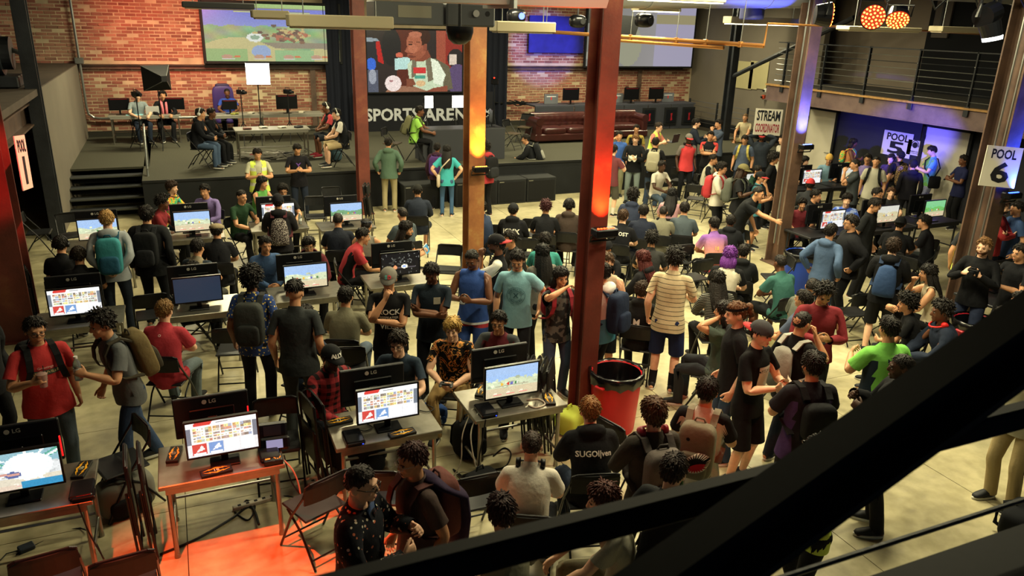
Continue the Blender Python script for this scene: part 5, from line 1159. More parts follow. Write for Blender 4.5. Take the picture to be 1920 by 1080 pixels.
for px,py,hd,t in ((228,868,-75,'empty black folding chair beside the flame card at lower left'),(522,828,0,'empty folding chair behind the right end of the second front table'),(590,945,-150,'empty folding chair with cables on its seat at lower centre'),(712,925,170,'empty folding chair partly behind the person in the dotted suit'),
 (1165,838,140,'empty folding chair between the red bin and the black hoodie'),(95,1085,175,'empty folding chair at the bottom edge, leftmost of two'),(238,1088,178,'empty folding chair at the bottom edge, right of its twin'),(880,935,-160,'empty folding chair right of the maroon backpack at the bottom'),
 (285,590,180,'empty folding chair between the blank screen and the far left station'),(440,655,170,'empty folding chair with grey shirt over it behind the second row'),(625,490,-60,'empty folding chair behind the third station of the second row'),(592,405,0,'empty folding chair facing the camera between third row stations'),(625,385,10,'empty folding chair behind the right end of the third row'),
 (72,435,80,'empty folding chair by the red column at far left'),(135,440,5,'empty folding chair left of the far left third row station'),(840,505,-10,'empty folding chair behind the person in the blue tank top'),(655,690,175,'empty folding chair behind the plaid shirt'),
 (940,452,175,'empty folding chair, leftmost behind the cap with white lettering'),(1000,440,178,'empty folding chair behind the black tee in the seated crowd'),(1046,458,175,'empty folding chair left of the big column in the crowd'),(985,478,178,'empty folding chair below the bearded person in crowd'),(1120,478,170,'empty folding chair right of the big column in the crowd'),(1185,462,178,'empty folding chair behind the navy tee row'),(1268,490,-150,'empty folding chair right of the red haired person'),(1300,520,-140,'empty folding chair beside the purple hair'),(1322,492,-120,'empty folding chair by the gradient tee'),
 (1320,352,150,'empty folding chair in the middle of the right crowd'),(1345,385,-130,'empty folding chair, second in the middle right crowd'),(1305,372,170,'empty folding chair behind the pink top'),(1395,415,-120,'empty folding chair beside the reaching person'),(1385,460,170,'empty folding chair behind the dark hoodie in crowd'),(1275,338,160,'empty folding chair at the far side of the right crowd'),(1455,520,-70,'empty folding chair between the teal tee and blue bin'),(1598,585,-140,'empty folding chair right of the maroon sweater'),(1625,565,-110,'empty folding chair behind the raised elbow'),(1660,520,150,'empty folding chair beside the standing black hoodie'),(1725,478,-160,'empty folding chair left of the box on the right column'),(1700,515,160,'empty folding chair beside the curly hair and bare shoulder'),(1560,480,170,'empty folding chair behind the blue hoodie'),(1250,550,-150,'empty folding chair between stripes and open book'),(1225,345,170,'empty folding chair under the white backpack'),(1590,320,175,'empty folding chair beside the standing chin holder'),(1870,480,170,'empty folding chair behind the photographer'),(1490,690,-120,'empty folding chair behind the reclining tee')):
    chair_at(px,py,hd,t)
for px,py,hd,t in((735,268,70,'empty folding chair on the stage left of the lime tee'),(960,250,60,'empty folding chair on the stage left of the leather sofa'),(985,238,-20,'empty folding chair against the leather sofa arm')): chair_at(px,py,hd,t,z=.9,tan=True)
# ------------------------------------------------------------------ the people, from the far stage to the near edge
BK='#15161a'; NV='#1d2738'; JN='#2b3a52'; JL='#5a6a7c'; KH='#a08a5c'
def P(px,py,k,hd,label,top='tee:'+BK,bot='jeans:#1c2029',hair='short',sk='t',arms='down',h=1.74,**o):
    hc={'':''}; 
    if ':' not in hair: hair=hair+':#17110d'
    return person(px,py,k,hd,'person '+label,top,bot,hair,sk,arms,h,**o)
Z9=dict(base=.925); G=dict(group=None)
# on the stage
P(256,171,'C',15,'with headset in grey shirt behind the left stage desk','tee:#7d8a8e','jeans:'+NV,'mop','p',('desk','desk'),extra='phones',**Z9)
P(304,170,'C',5,'with pink scarf and headset behind the left stage desk','long:'+BK,'jeans:'+BK,'short','t',('desk','desk'),extra='phones scarf:#d96a78',**Z9)
P(425,166,'C',0,'in bright blue shirt seated in the purple gaming chair','tee:#2747b0','jeans:'+BK,'buzz','b',('desk','desk'),chair='none',**Z9)
P(376,203,'C',75,'in dark jacket and jeans with headphones, seated at stage left','hoodie:#15171d','jeans:#3f5470','short','t','lap',extra='phones:#d6d6d2',**Z9)
P(397,203,'C',70,'in black behind the seated jeans player on the stage','hoodie:#101218','jeans:'+BK,'short','b','lap',h=1.62,**Z9)
P(610,192,'C',-75,'in black and red tee with white headphones on the stage','tee:#17181d','shorts:#20242c','short','b','lap',sleeve='#b5323a',extra='phones:#e0ded6',shoes='#a02a3a',**Z9)
P(629,204,'C',-80,'in khaki shorts with white headphones seated on the stage','tee:#15171c','shorts:#b09a6c','short','p','lap',sleeve='#d8d4c8',extra='phones:#e6e4dc',**Z9)
P(788,199,'C',85,'in lime tee with olive backpack seated on the stage','tee:#8fd032','jeans:'+BK,'short','b','desk',pack='pack:#6b6a48:#4d4c34',**Z9)
P(1240,168,'C',0,'bald, only the head showing above the back counter','tee:#4a4440','jeans:'+BK,'buzz:#3a2418','b','desk',chair='none',pos=(14.8,23.9),**Z9)
P(985,252,'F',-95,'in black hoodie sitting cross legged on the speaker boxes','hoodie:#131519','jeans:#191b20','short','t','lap',pack='pack:#1a1c20:#8a8a80',base=.62)
P(1307,222,'S',100,'in dark sweater and jeans standing behind the red raglan','long:#1b2230','jeans:#2f4060','short','p','hold',h=1.85,base=.12)
P(1348,224,'S',-60,'in slate tee with hand at chin by the ramp','tee:#46536a','jeans:'+BK,'short','t',('chin','cross'),h=1.86)
P(1398,213,'C',-20,'in cream tee and khaki shorts perched on the ledge','tee:#b9ab86','shorts:#a8976c','buzz:#6a5238','t','knee',chair='none',base=.45)
# along the stage front
P(728,258,'S',175,'in grey green hoodie and khaki trousers facing the stage','hoodie:#46604f','jeans:#93875f','short','t','pocket',foot=(735,388))
P(820,268,'S',165,'in maroon top with purple bag facing the stage','hoodie:#3a2030','jeans:'+BK,'short','b','down',h=1.60,pack='pack:#4a2a6a')
P(838,272,'S',178,'in teal tee and blue leggings with long black hair','tee:#12a0a8','slim:#34567a','long:#0e0b0a','p',('hips','hips'),h=1.66,fem=True,extra='satchel:#b8a890')
P(910,266,'S',-140,'in red jacket with black backpack by the second column','hoodie:#a3202a','jeans:'+BK,'curly','b','hold',pack='pack:#17181b:#26282c')
P(482,279,'S',5,'in neon safety vest looking at a phone before the stage','tee:#a8a68a','jeans:'+BK,'short','t','phone',extra='vest phone',hp=22)
P(557,271,'S',5,'in black and purple jersey looking at a phone','tee:#17161c','jeans:#1c2434','short','t','phone',panel='#17161c',extra='phone',hp=28,prints=[('F','Y',.16,1.28,'#6a3fa0')])
P(492,331,'C',50,'with long black hair in green sleeveless top, smiling','tank:#4f9a3a','jeans:'+BK,'long:#0c0a0a','t','lap',fem=True)
P(322,339,'C',60,'in tie dye tee with headphones round the neck','tee:tiedye','jeans:'+NV,'mop:#2a1a12','p','lap',extra='neckphones')
P(382,346,'C',-25,'in lavender button shirt behind the third row','long:#7a68a8','jeans:'+BK,'short','t','lap')
P(305,367,'C',75,'in dark red tee behind the third row monitor','tee:#8a1f28','jeans:'+BK,'curly','b','lap')
P(453,356,'C',40,'in forest green tee holding papers','tee:#1f3d26','jeans:'+BK,'buzz','t','lap')
P(530,346,'C',5,'with glasses and black tee behind the third row screen','tee:'+BK,'jeans:'+BK,'messy','t','desk',extra='glasses')
P(520,365,'S',178,'in black jacket with maroon hood and patterned drawstring bag','hoodie:#1b1a1e','jeans:'+BK,'short','t','phone',h=1.68,hat='beanie:#15151a',pack='sack:dots/#3a3030/#b0a8a0/60/.4:#502028')
P(198,395,'S',172,'blond in grey hoodie with teal backpack','hoodie:#8b9196','jeans:#232b38','short:#a8834e','p',('back','back'),h=1.8,pack='pack:#1f8088:#16506a')
P(273,386,'S',165,'in black jacket with black backpack and shaggy hair','jacket:#15171a','jeans:#15171c','mop','t','down',h=1.78,fat=1.12,pack='pack:#141619:#1e2024')
P(112,443,'C',165,'in black with headset at the far left station','tee:#121317','jeans:'+BK,'short','t','lap',extra='phones')
P(146,463,'C',170,'in black with blond streak and headset, far left','tee:#121317','jeans:'+BK,'short:#241a10','t','lap',extra='phones')
P(405,418,'C',175,'in olive flat cap and black tee, seen from behind','tee:#14151a','jeans:'+BK,'short','t','lap',hat='flatcap:#8a7a5a')
P(370,448,'C',150,'in tan and slate raglan seen from behind, third row','tee:#857a62','jeans:#4a4a44','short','t','lap',sleeve='#2a3440')
P(362,490,'C',100,'small, head just above the blank screen','tee:#20242a','jeans:'+BK,'short','t','lap',h=1.5)
P(497,444,'C',15,'in open denim shirt over grey tee, seated','long:#33507a','jeans:#191b22','short','t','lap',prints=[])
P(578,445,'C',0,'with round glasses and maroon hoodie behind a screen','hoodie:#5e1f28','jeans:'+BK,'mop','t','lap',extra='glasses:#8a7a60')
P(633,399,'C',178,'in navy tee seen from behind at the third row end','tee:#171c28','jeans:'+BK,'buzz','t','lap',fat=1.15)
P(683,428,'C',95,'in red and black jersey leaning over a game pad','tee:#b02530','jeans:'+BK,'short','t','lap',panel='#15161a',lean=28,sleeve='#b02530')
P(687,409,'C',165,'in grey tank top and spotted bandana from behind','tank:#6e6a5e','jeans:'+BK,'buzz','t','lap',extra='band:dots/#20283a/#b8b8b8/90/.3')
P(763,415,'C',75,'bearded with long black hair holding a small tablet','tee:#1e2224','jeans:'+BK,'long','t','hold',extra='bigbeard tablet')
P(753,388,'C',-150,'in grey tee with short fade beside the long hair','tee:#3f4a50','jeans:#3a3a34','buzz','t','lap')
P(783,346,'C',178,'in navy sweater and black cap facing the stage','long:#1f2634','shorts:#20242c','short','t','lap',hat='cap:#1d1d1a',fat=1.1)
P(470,503,'S',165,'with afro, banana print shirt and dark backpack','tee:dots:#27407a:#e0c040:30:.3:#e0c040','jeans:#15171c','afro:#120d0a','b','down',h=1.76,pack='pack:#333634:#2a2c2c')
P(552,527,'S',165,'balding in charcoal tee seen from behind','tee:#2c3032','jeans:#33383a','top:#15100c','t','down',h=1.8,fat=1.08)
P(573,572,'C',140,'in slate tee and khaki shorts behind the balding man','tee:#2c3850','shorts:#a89664','short','t','lap')
P(648,538,'C',165,'in olive grey tee seen from behind, second row','tee:#6a6650','jeans:#4a5868','short','t','lap',fat=1.12)
P(307,563,'C',155,'in crimson tee and jeans seen from behind','tee:#a81f30','jeans:#5c6a70','short:#7a5a30','p','lap',fat=1.12,prints=[('B','o',.06,1.38,'#d8a0a0')])
P(62,596,'S',10,'in red tee with glasses holding a plastic cup','tee:#c41d20','jeans:#4c5a66','short','t',('down','hold'),h=1.74,fat=1.18,pack='pack:#14161a',extra='glasses cup::R',prints=[('F',rect_print(.21,.05),1,1.265,'#3f4f48'),('F','SMASHVILLE',.036,1.2655,'#d8c27a'),('F','Greetings',.03,1.315,'#e0a8a0')])
P(20,640,'S',40,'in black jacket in the shade behind the red tee','jacket:#101115','jeans:#101115','short','b','down',pos=(-1.95,8.2))
P(183,586,'S',-70,'in grey shirt and blue jeans with olive backpack, holding a bottle','tee:#55585a','jeans:#2a3d5c','curly','t',('hold','down'),h=1.76,foot=None,lean=14,legs='walk',pack='pack:#6b5a34:#3a3428',extra='bottle')
# standing line in the middle
P(728,503,'S',-5,'in black lettered tee and grey cap, hand on chin','tee:#111215','jeans:#1a1e28','short','t',('cross','chin'),h=1.8,hat='cap:#6d6860:#55524c',extra='capletters:S:#58b0a8:D:#c8303a',prints=[('F','ROCK',.085,1.30,'#c8c4ba'),('F','BEEFEATER',.042,1.235,'#c8c4ba'),('F','VILLE',.085,1.13,'#c8c4ba')])
P(807,497,'S',-12,'in navy pocket tee with arms crossed, looking down','tee:#1f2a36','jeans:#14161c','short','b',('cross','cross2'),h=1.77,hp=26,prints=[('F',rect_print(.075,.08,.075),1,1.33,'#a8a490')])
P(883,470,'S',-18,'in blue and red basketball vest looking at a phone','tank:zband:#2a4f9c:#c8ccd0:.86','shorts:zband:#b02430:#2a4a90:.78','buzz','b','phone',h=1.8,fat=1.05,extra='phone',hp=24)
P(930,440,'S',-95,'in black and white jersey with red brimmed cap, hand on mouth','tee:#16171b','jeans:'+BK,'short','b',('chin','down'),h=1.8,hat='capback:#18181c:#c22a30',sleeve='#c9c6ba',extra='beard')
P(955,433,'C',-70,'in dark tee, heavy set, behind the red brimmed cap','tee:#1e1d1d','jeans:'+BK,'short','t','lap',fat=1.2,seat=.55)
P(970,472,'S',-5,'in pale blue tee with round print, hands folded','tee:#6fa4b4','jeans:#20242c','short','t',('pocket','down'),h=1.8,hp=22,prints=[('F',ring_print('AEROPOSTALE','NEW YORK',.085,.034),1,1.22,'#2f5a66'),('F','X',.09,1.22,'#2f5a66')])
P(1017,458,'S',-155,'with very long black hair in grey top','tee:#6a665e','slim:'+BK,'long:#0b0908','t','cross',h=1.66,fem=True)
P(1023,436,'C',178,'in teal top seen from behind the long hair','tee:#1f7f78','jeans:'+BK,'mop','t','lap')
P(1053,502,'S',25,'in grey printed tee with red bag, arm raised to the hair','tee:blotch:#26282a:#5a5c58:14','jeans:#3a4a66','bob:#100d0c','t',('down','brow'),h=1.68,fem=True,pack='bag:#a01c30')
P(1128,492,'S',-120,'in white and blue jacket with navy backpack behind the big column','hoodie:zband:#d2d4d2:#3596bc:1.12','jeans:#15171c','short','t','phone',h=1.76,fat=1.1,pack='pack:#1c2a44')
P(1138,475,'S',-10,'in beige tank top half hidden by the big column','tank:#b5a184','shorts:'+BK,'short:#4a3420','p','down',h=1.74)
P(1135,452,'C',-30,'in black beanie and hoodie right of the big column','hoodie:#15161a','jeans:'+BK,'short','t','lap',hat='beanie:#17171b')
P(1205,470,'C',-120,'with long dark red hair in black hoodie','hoodie:#16161a','jeans:'+BK,'long:#4a1614','p','lap',fem=True,prints=[('B','C9',.07,1.22,'#c0bcb2')])
P(1268,466,'S',172,'in cream striped tee and navy shorts, seen from behind','tee:stripe:#c2b68e:#3a3a30:19:.13','shorts:#1c2a52','curly:#15100c','p',('down','phone'),h=1.86,foot=(1245,745),sock='#14151a')
P(1262,458,'C',175,'whose dark hair shows behind the striped tee','tee:#2a2a2a','jeans:'+BK,'curly','t','lap',pos=(6.6,9.6))
P(1205,529,'C',175,'in black hoodie with white letter seen from behind','hoodie:#131417','jeans:'+BK,'messy:#2e1f14','p','lap',h=1.60,prints=[('B','M.',.13,1.20,'#d0ccc0')])
P(1347,508,'C',-160,'with long curly hair and striped cardigan reading a book','long:stripe:#1c1c1c:#8a8a80:46:.3','jeans:'+BK,'long:#15100d','t','lap',fem=True,extra='cloth')
P(1359,566,'C',-100,'in grey green tee, hand raised to the hair','tee:#3f4c44','jeans:#2a2e34','bob','t',('ear','down'),lean=-4)
P(1382,566,'S',-75,'with headband and ponytail in black tee','tee:#15161a','jeans:#2f4460','pony:#5a3a1e','p','down',h=1.8,extra='band:#15161a')
P(1432,603,'S',60,'in black print tee and shorts with red brimmed cap','tee:#101114','shorts:#131418','short:#241710','p',('phone','phone'),h=1.78,hat='capback:#3a3c40:#c8262c',extra='cloth',prints=[('F',rect_print(.17,.22),1,1.235,'#b8b2a0'),('F','MYTLVCL',.045,1.30,'#17171a')],fat=.98)
P(1509,584,'S',140,'in black tee with grey drawstring bag, hand on mouth','tee:#131417','jeans:#1c2433','buzz','t',('down','chin'),h=1.74,pack='sack:#8a8a80:#9a9a90')
P(1550,536,'S',15,'in maroon sweater smiling down at a phone','long:#7a1722','jeans:#1c2029','curly','t','phone',h=1.78,fat=1.15,extra='phone',hp=26)
P(1527,660,'S',-150,'bearded in black and purple jersey with white hood','tee:#1a181f','jeans:#15161a','short','t',('phone','hold'),h=1.78,fat=1.15,panel='#3f2a5e',extra='beard glasses phone',pack='bag:#17181b')
P(1527,521,'C',165,'in grey tee hunched behind the maroon sweater','tee:#56594f','jeans:'+BK,'buzz','t','lap',lean=30,fat=1.15)
P(1510,545,'C',-110,'in slate blue tee reclining in a chair','tee:#46526a','shorts:#8c8350','short','t','lap',lean=-14)
P(1463,477,'C',-140,'in teal tee bent over a game pad','tee:#2c605a','shorts:'+BK,'buzz','b','lap',lean=20)
P(1371,462,'C',172,'with purple bob and white top','tee:#c9c0aa','jeans:'+BK,'bob:#6a2f8a','p','lap',fem=True,h=1.80,sleeve='#17181b')
P(1396,459,'C',178,'in dark hoodie beside the purple hair','hoodie:#16181b','jeans:'+BK,'short','t','lap',h=1.60)
P(1340,407,'C',-160,'in purple to pink gradient jersey seen from behind','tee:grad:#d04058:#d88a70:#7a4a9a','jeans:'+BK,'short','t','lap',prints=[('B','18',.08,1.22,'#d8b050')],lean=18)
P(1372,403,'C',175,'in black hooded jacket seen from behind','hoodie:#14161b','jeans:'+BK,'short','b','lap',h=1.60)
P(1427,350,'S',70,'in black tee and jeans leaning to throw litter in the bin','tee:#15171a','jeans:#46546a','buzz','t',('down','reach'),h=1.78,lean=34,fat=1.12)
P(1428,322,'S',75,'in teal tee with black and red cap and backpack','tee:#2f7c8a','shorts:#1a1c22','short','t','phone',h=1.64,hat='cap:#17181b:#c02a2e',pack='pack:#1b1d22')
P(1396,308,'S',75,'with long dreadlocks, olive cap and grey backpack','tee:#17181b','jeans:#26282c','long:#2a1a10','d','hold',h=1.78,hat='cap:#6a6238',pack='pack:#55594f:#44473e')
P(1356,305,'S',70,'with glasses in white hoodie and red backpack','hoodie:#b8b2a4','jeans:'+BK,'messy','t','phone',h=1.70,extra='glasses',pack='pack:#b0202a:#8a1820')
P(1381,308,'S',80,'with bushy black hair behind the dreadlocks','tee:#17181b','jeans:'+BK,'afro','t','down',h=1.72,pos=(12.3,13.4))
P(1339,290,'C',75,'in white and black raglan with hand on mouth','long:#b9b29c','jeans:#26282c','short','t',('chin','lap'),sleeve='#15161a')
P(1423,311,'C',70,'in dark green jacket over white tee','hoodie:#1b3a2a','jeans:'+BK,'short','t','lap')
P(1333,246,'S',-5,'in red and black jersey with arms crossed','tee:#16171b','jeans:'+BK,'short','t',('cross','cross2'),h=1.75,sleeve='#c02a26',fat=1.1,prints=[('F','POLICE',.05,1.27,'#d0ccc0')])
P(1293,251,'S',25,'in red raglan with grey cap and headphones round the neck','tee:#d0262e','jeans:#16181d','short','d','down',h=1.75,sleeve='#6a625c',hat='cap:#6a6660:#c02a2e',extra='neckphones',fat=1.1)
P(1237,230,'S',60,'in neon vest over pink tee holding an open laptop','tee:#c86a5a','jeans:'+BK,'short:#2a2018','p','hold',h=1.68,base=.3,extra='vest laptop glasses',lean=14)
P(1230,258,'S',175,'with tall cream backpack and jeans','tee:#16171b','jeans:#33445e','short','t','phone',h=1.75,pack='pack:#a09a80:#8c866c')
P(1192,253,'S',-5,'with glasses in black hooded jacket, looking at hands','hoodie:#15171b','jeans:#6b7a7a','short:#6a4a28','p','phone',h=1.78,extra='glasses cloth',hp=20)
P(1162,246,'S',10,'in royal blue tee holding a phone to the ear','tee:#2f5aa8','jeans:#8a8a6a','short','t',('down','ear'),h=1.74,prints=[('F','TEAM',.07,1.22,'#c8ccd0')] if 0 else [])
P(1152,272,'S',150,'in dusty maroon tee and grey shorts, white socks','tee:#6c3238','shorts:#4c4a40','short','p','hold',h=1.70,sock='#cfcabc',foot=(1145,396))
P(1194,234,'S',0,'with glasses in black and yellow behind the hooded jacket','tee:#16171a','jeans:'+BK,'short','t','down',h=1.72,extra='glasses',sleeve='#a08a2a')
P(1243,302,'C',40,'in white print tee and jeans seated by cream backpack','tee:#bdb7a8','jeans:#3a4a5c','short','d','lap')
P(1397,254,'S',-10,'in slate shirt with yellow straps, looking down','tee:#4c5a74','jeans:#1c2434','short','t','down',h=1.74,pack='pack:#b8a83a',hp=22)
SIGNER=P(1430,247,'S',0,'in dark jacket and red cap holding up the stream sign','hoodie:#2c3440','jeans:#1a1e28','short','b',('head','head'),h=1.76,hat='cap:#17181b:#b02026',extra='beard',fat=1.1)
P(1468,253,'S',-60,'in white tee half hidden by the right column','tee:#c2bba8','jeans:'+BK,'short','p','down',h=1.75)
# seated rows facing the stage
P(963,381,'C',172,'in black hoodie with large white lettering and black cap','hoodie:#131418','jeans:'+BK,'short','t','lap',hat='cap:#18191d',prints=[('B','ICMX',.12,1.26,'#d8d4c8')])
P(1024,376,'C',178,'with curly maroon hair in black tee','tee:#15161a','jeans:'+BK,'curly:#3a1418','t','lap')
P(1068,373,'C',175,'in brown hoodie with headset left of the big column','hoodie:#3a2e28','jeans:'+BK,'short','b','lap',extra='phones')
P(900,377,'C',-120,'in navy top and olive trousers behind the second column','tee:#22304a','jeans:#4e4c38','short','t','lap')
P(1188,356,'C',172,'with curly hair in navy and maroon hooded top','hoodie:#2a3248','jeans:'+BK,'afro','t','lap',sleeve='#2a3248')
P(1170,393,'C',168,'in black tee lettered across the shoulders','tee:#14151a','jeans:'+BK,'short:#3a2616','p','lap',prints=[('B','GHOST',.085,1.33,'#d0ccc0')])
P(1208,384,'C',178,'in plain navy tee with black hair, seated row','tee:#1b2132','jeans:'+BK,'short','t','lap',fat=1.1)
P(1245,386,'C',175,'in light grey tee with cropped hair, seated row','tee:#6e6b58','jeans:'+BK,'buzz','t','lap',fat=1.05,h=1.60)
P(1285,379,'C',178,'in blue grey tee, right end of the seated row','tee:#3f4a52','jeans:'+BK,'short','t','lap',fat=1.1)
P(1262,353,'C',170,'in pink top with long black hair','tee:#b08088','jeans:'+BK,'long:#0c0a0a','p',('lap','chin'),fem=True)
# right side, around the far stations
P(1602,260,'S',85,'in orange sleeveless top with patterned bag','tank:#b8743a','jeans:'+BK,'bob','b','phone',h=1.64,fem=True,pack='bag:tiedye')
P(1511,293,'C',60,'with long black hair behind the far right screens','tee:#1b1c22','jeans:'+BK,'bob','p','lap',fem=True)
P(1556,290,'C',0,'in yellow and red beanie and light blue tee','tee:#6f98b0','jeans:'+BK,'short','t','desk',hat='beanie:#d8a830')
P(1521,336,'C',175,'in red beanie and dark grey top','long:#2a2c30','jeans:'+BK,'short','b','lap',hat='beanie:#c01f2a')
P(1605,298,'S',-80,'in charcoal tee with hand on chin, side view','tee:#3c4246','jeans:'+BK,'buzz','t',('chin','cross'),h=1.76)
P(1645,293,'S',-5,'in pale tee with black backpack straps','tee:#b0ac9a','jeans:#6a6656','buzz','t','down',h=1.75,pack='pack:#15161a')
P(1640,283,'S',-10,'in lavender tee behind the pale tee','tee:#7a6aa8','jeans:'+BK,'short','t','phone',h=1.70,extra='glasses',pos=(14.6,12.9))
P(1672,289,'S',-20,'in dark violet top with black bob','tee:#3a2a66','jeans:'+BK,'bob','p','cross',h=1.62,fem=True)
P(1690,283,'S',-150,'in black tee and cap with a colourful patterned backpack','tee:#15151b','jeans:#6a6048','short','t','down',h=1.72,hat='capback:#15151a',pack='pack:dots/#4a3a30/#c8a050/50/.35:#4a3a30')
P(1714,300,'S',-170,'in dark hooded top against the blue lit wall','hoodie:#17161f','jeans:'+BK,'short','t','down',h=1.66,hat='beanie:#15141c')
P(1746,274,'S',-75,'in blue and green tee and plaid shorts using a phone','tee:blotch:#4f9ab4:#5aa04a:3.5','shorts:grid:#8a90b8:#3a4468:26','short','p','phone',h=1.78,extra='phone satchel',hp=22)
P(1808,291,'S',-60,'in navy shirt reading a phone behind the blue lit column','tee:#1b2046','jeans:'+BK,'short','b','phone',h=1.74,extra='phone')
P(1506,373,'C',10,'in maroon v neck tee at the right stations','tee:#6a1c28','jeans:'+BK,'messy','t','desk',h=1.50)
P(1533,356,'C',75,'in black tee seated sideways at right stations','tee:#15161a','jeans:'+BK,'short','t','desk')
P(1590,364,'C',0,'in bright blue patterned tee behind a screen','tee:blotch:#2f52b8:#8aa0d8:9','jeans:'+BK,'messy','p','desk')
P(1648,353,'C',60,'with glasses in grey tee at the right stations','tee:#34383c','jeans:'+BK,'short','t','desk',extra='glasses')
P(1673,352,'C',10,'with receding hair in dark tee at right stations','tee:#2a2c2e','jeans:'+BK,'short:#4a3020','p','desk',h=1.58)
P(1648,373,'S',70,'in long black tee looking down at a screen','tee:#1a1c1f','jeans:'+BK,'short','t','down',h=1.78,hp=24)
P(1597,403,'S',-70,'with glasses in black quilted jacket','jacket:#121318','jeans:#14151a','short','t','pocket',h=1.74,fat=1.2,extra='glasses')
P(1561,420,'S',150,'in steel blue hoodie beside the blue bin','hoodie:#41597c','jeans:#2a3850','short','t','pocket',h=1.68,extra='mask')
P(1691,407,'C',170,'in black cap and tee, broad back, right stations','tee:#141519','jeans:'+BK,'short','t','lap',hat='capback:#121317',fat=1.25)
P(1734,403,'C',-95,'in black tee turned left, hand on cup','tee:#16171c','jeans:'+BK,'short','t','lap')
P(1679,446,'S',175,'in black hoodie with blue drawstring bag','hoodie:#121317','shorts:#15161a','mop:#2a1c12','p','phone',h=1.72,pack='sack:#26406a:#1c2c48')
P(1742,496,'C',-80,'with curly hair, bare shoulder and cream top','tank:#b8a888','jeans:'+BK,'long:#120d0b','t','chin',fem=True,arms='lap')if 0 else P(1742,496,'C',-80,'with curly hair, bare shoulder and cream top','tank:#b8a888','jeans:'+BK,'long:#120d0b','t',('lap','chin'),fem=True)
P(1884,375,'S',75,'bearded in red sweater with arms crossed','long:#a81c26','jeans:#26304a','short:#3a2014','p',('cross','cross2'),h=1.78,fat=1.12,extra='beard')
P(1909,378,'S',-60,'in blue tee facing the red sweater','tee:#2f4a78','jeans:'+BK,'short','t','down',h=1.74)
P(1836,402,'S',170,'in green reflective vest behind the right column','tee:#26282c','jeans:'+BK,'short','t','down',h=1.74,extra='vest')
P(1848,446,'S',-15,'blond and bearded in black sweater holding a camera','long:#0f1014','jeans:#26304a','short:#6a4a28','p','camera',h=1.8,extra='beard:#5a3a20 cam')
P(1916,458,'S',-40,'in black tee cut by the right edge of the picture','tee:#121318','jeans:'+BK,'short','t','phone',h=1.74)
P(1702,553,'C',-85,'with bushy curls in black tee, elbow raised','tee:#131417','shorts:#14151a','afro:#15100d','t',('lap','brow'),h=1.62,sock='#c0bcb0')
P(1767,565,'C',-70,'in navy jacket with red light drawn as neck headphones','jacket:#1b2436','jeans:#15161c','curly','b','lap',h=1.82,extra='neckphones:#c02020')  # red neck headphones added, their colour stands for the red light
P(1670,594,'S',-140,'in lime green jersey with dark shoulder stripe','tee:#6cc234','jeans:'+BK,'short','t',('hold','down'),h=1.76,fat=1.22,panel='#1c2a38',prints=[('B','MVG',.06,1.36,'#1c2a38')])
P(1694,664,'S',-75,'in dark jacket, cropped hair, beside the lime jersey','jacket:#111216','jeans:#15161a','buzz','d','hold',h=1.78,fat=1.15)
P(1882,573,'C',-80,'in pale floral shirt behind the foreground beam','tee:dots:#b8bcb8:#5a6a78:26:.35:#8a7a5a','jeans:'+BK,'buzz','t','lap')
P(1917,548,'S',-80,'bearded, only the head showing at the right edge','tee:#20242a','jeans:'+BK,'short','t','down',extra='beard',h=1.7)
# nearest people
P(622,649,'C',30,'in red plaid shirt and black lettered cap, white earphones','long:plaid:#a01c26:#1a1214:11','jeans:#1c2029','short','d','desk',hat='cap:#131417',fat=1.05,extra='glasses capletters:ALLY')
P(745,624,'C',-15,'with glasses in navy tee behind the third front screen','tee:#22303f','shorts:#a89664','messy:#241a12','p','desk',extra='glasses')
P(848,597,'C',-10,'blond in black and orange flame jersey holding a game pad','tee:flame:#141316:#d8641c:#e0a030','jeans:#9a7a40','mop:#b08c4a','p','lap',extra='pad',prints=[])
P(935,585,'C',-10,'with glasses in grey and maroon raglan behind the last front screen','tee:#5e1e2a','jeans:#1c2029','short','t','desk',sleeve='#3a3f42',extra='glasses')
P(1107,745,'C',-165,'in black hoodie with white lettering across the back','hoodie:#131519','jeans:#1f2a3c','short:#7a5a2e','p','lap',lean=18,prints=[('B','SUGOI|ven',.068,1.29,'#d8d4ca')],extra='pad')
P(998,808,'C',178,'in cream polo with headphones round the neck','tee:#d6cdbd','jeans:#15171c','buzz:#2a1a12','p','lap',lean=16,extra='neckphones pad:#15161a')
P(1227,747,'S',-150,'with long brown hair and dark grey backpack','long:#3f3832','jeans:#20242e','mop:#4a3018','p','phone',h=1.74,pack='pack:#6a5f5a:#4f4744',extra='phone neckphones:#8a2030')
P(1330,708,'S',172,'in black and white raglan with a shark mouth backpack','tee:#c4beb0','jeans:#8a6a3a','short','t','phone',h=1.70,sleeve='#15161a',pack='pack:#77735f:#77735f')
SHARK=PEOPLE[-1][0]
P(1268,852,'S',160,'with short dark hair holding a green bottle','tee:#181a1e','jeans:#15161a','short:#2a1a14','p','hold',h=1.72,extra='bottlegreen')
P(1127,910,'C',-80,'with auburn hair and pale tee, arms on the knees','tee:#a8a48e','jeans:#7a7458','messy:#4a2016','p','knee',lean=18)
P(940,930,'C',-165,'with dark hair painted as red lit in olive tee, seen from above','tee:#8c8a70','shorts:#8a6a50','messy:#2a1210','p','lap',lean=16)  # hair's red tint is the red spot's light put into its colour
P(678,874,'S',70,'in dark suit with coloured dots, glasses and necktie','jacket:dots:#15171f:#d8ccb0:26:.24:#c8643a','jeans:#15171f','buzz:#1f130e','p',('hold','phone'),h=1.80,extra='glasses tie')
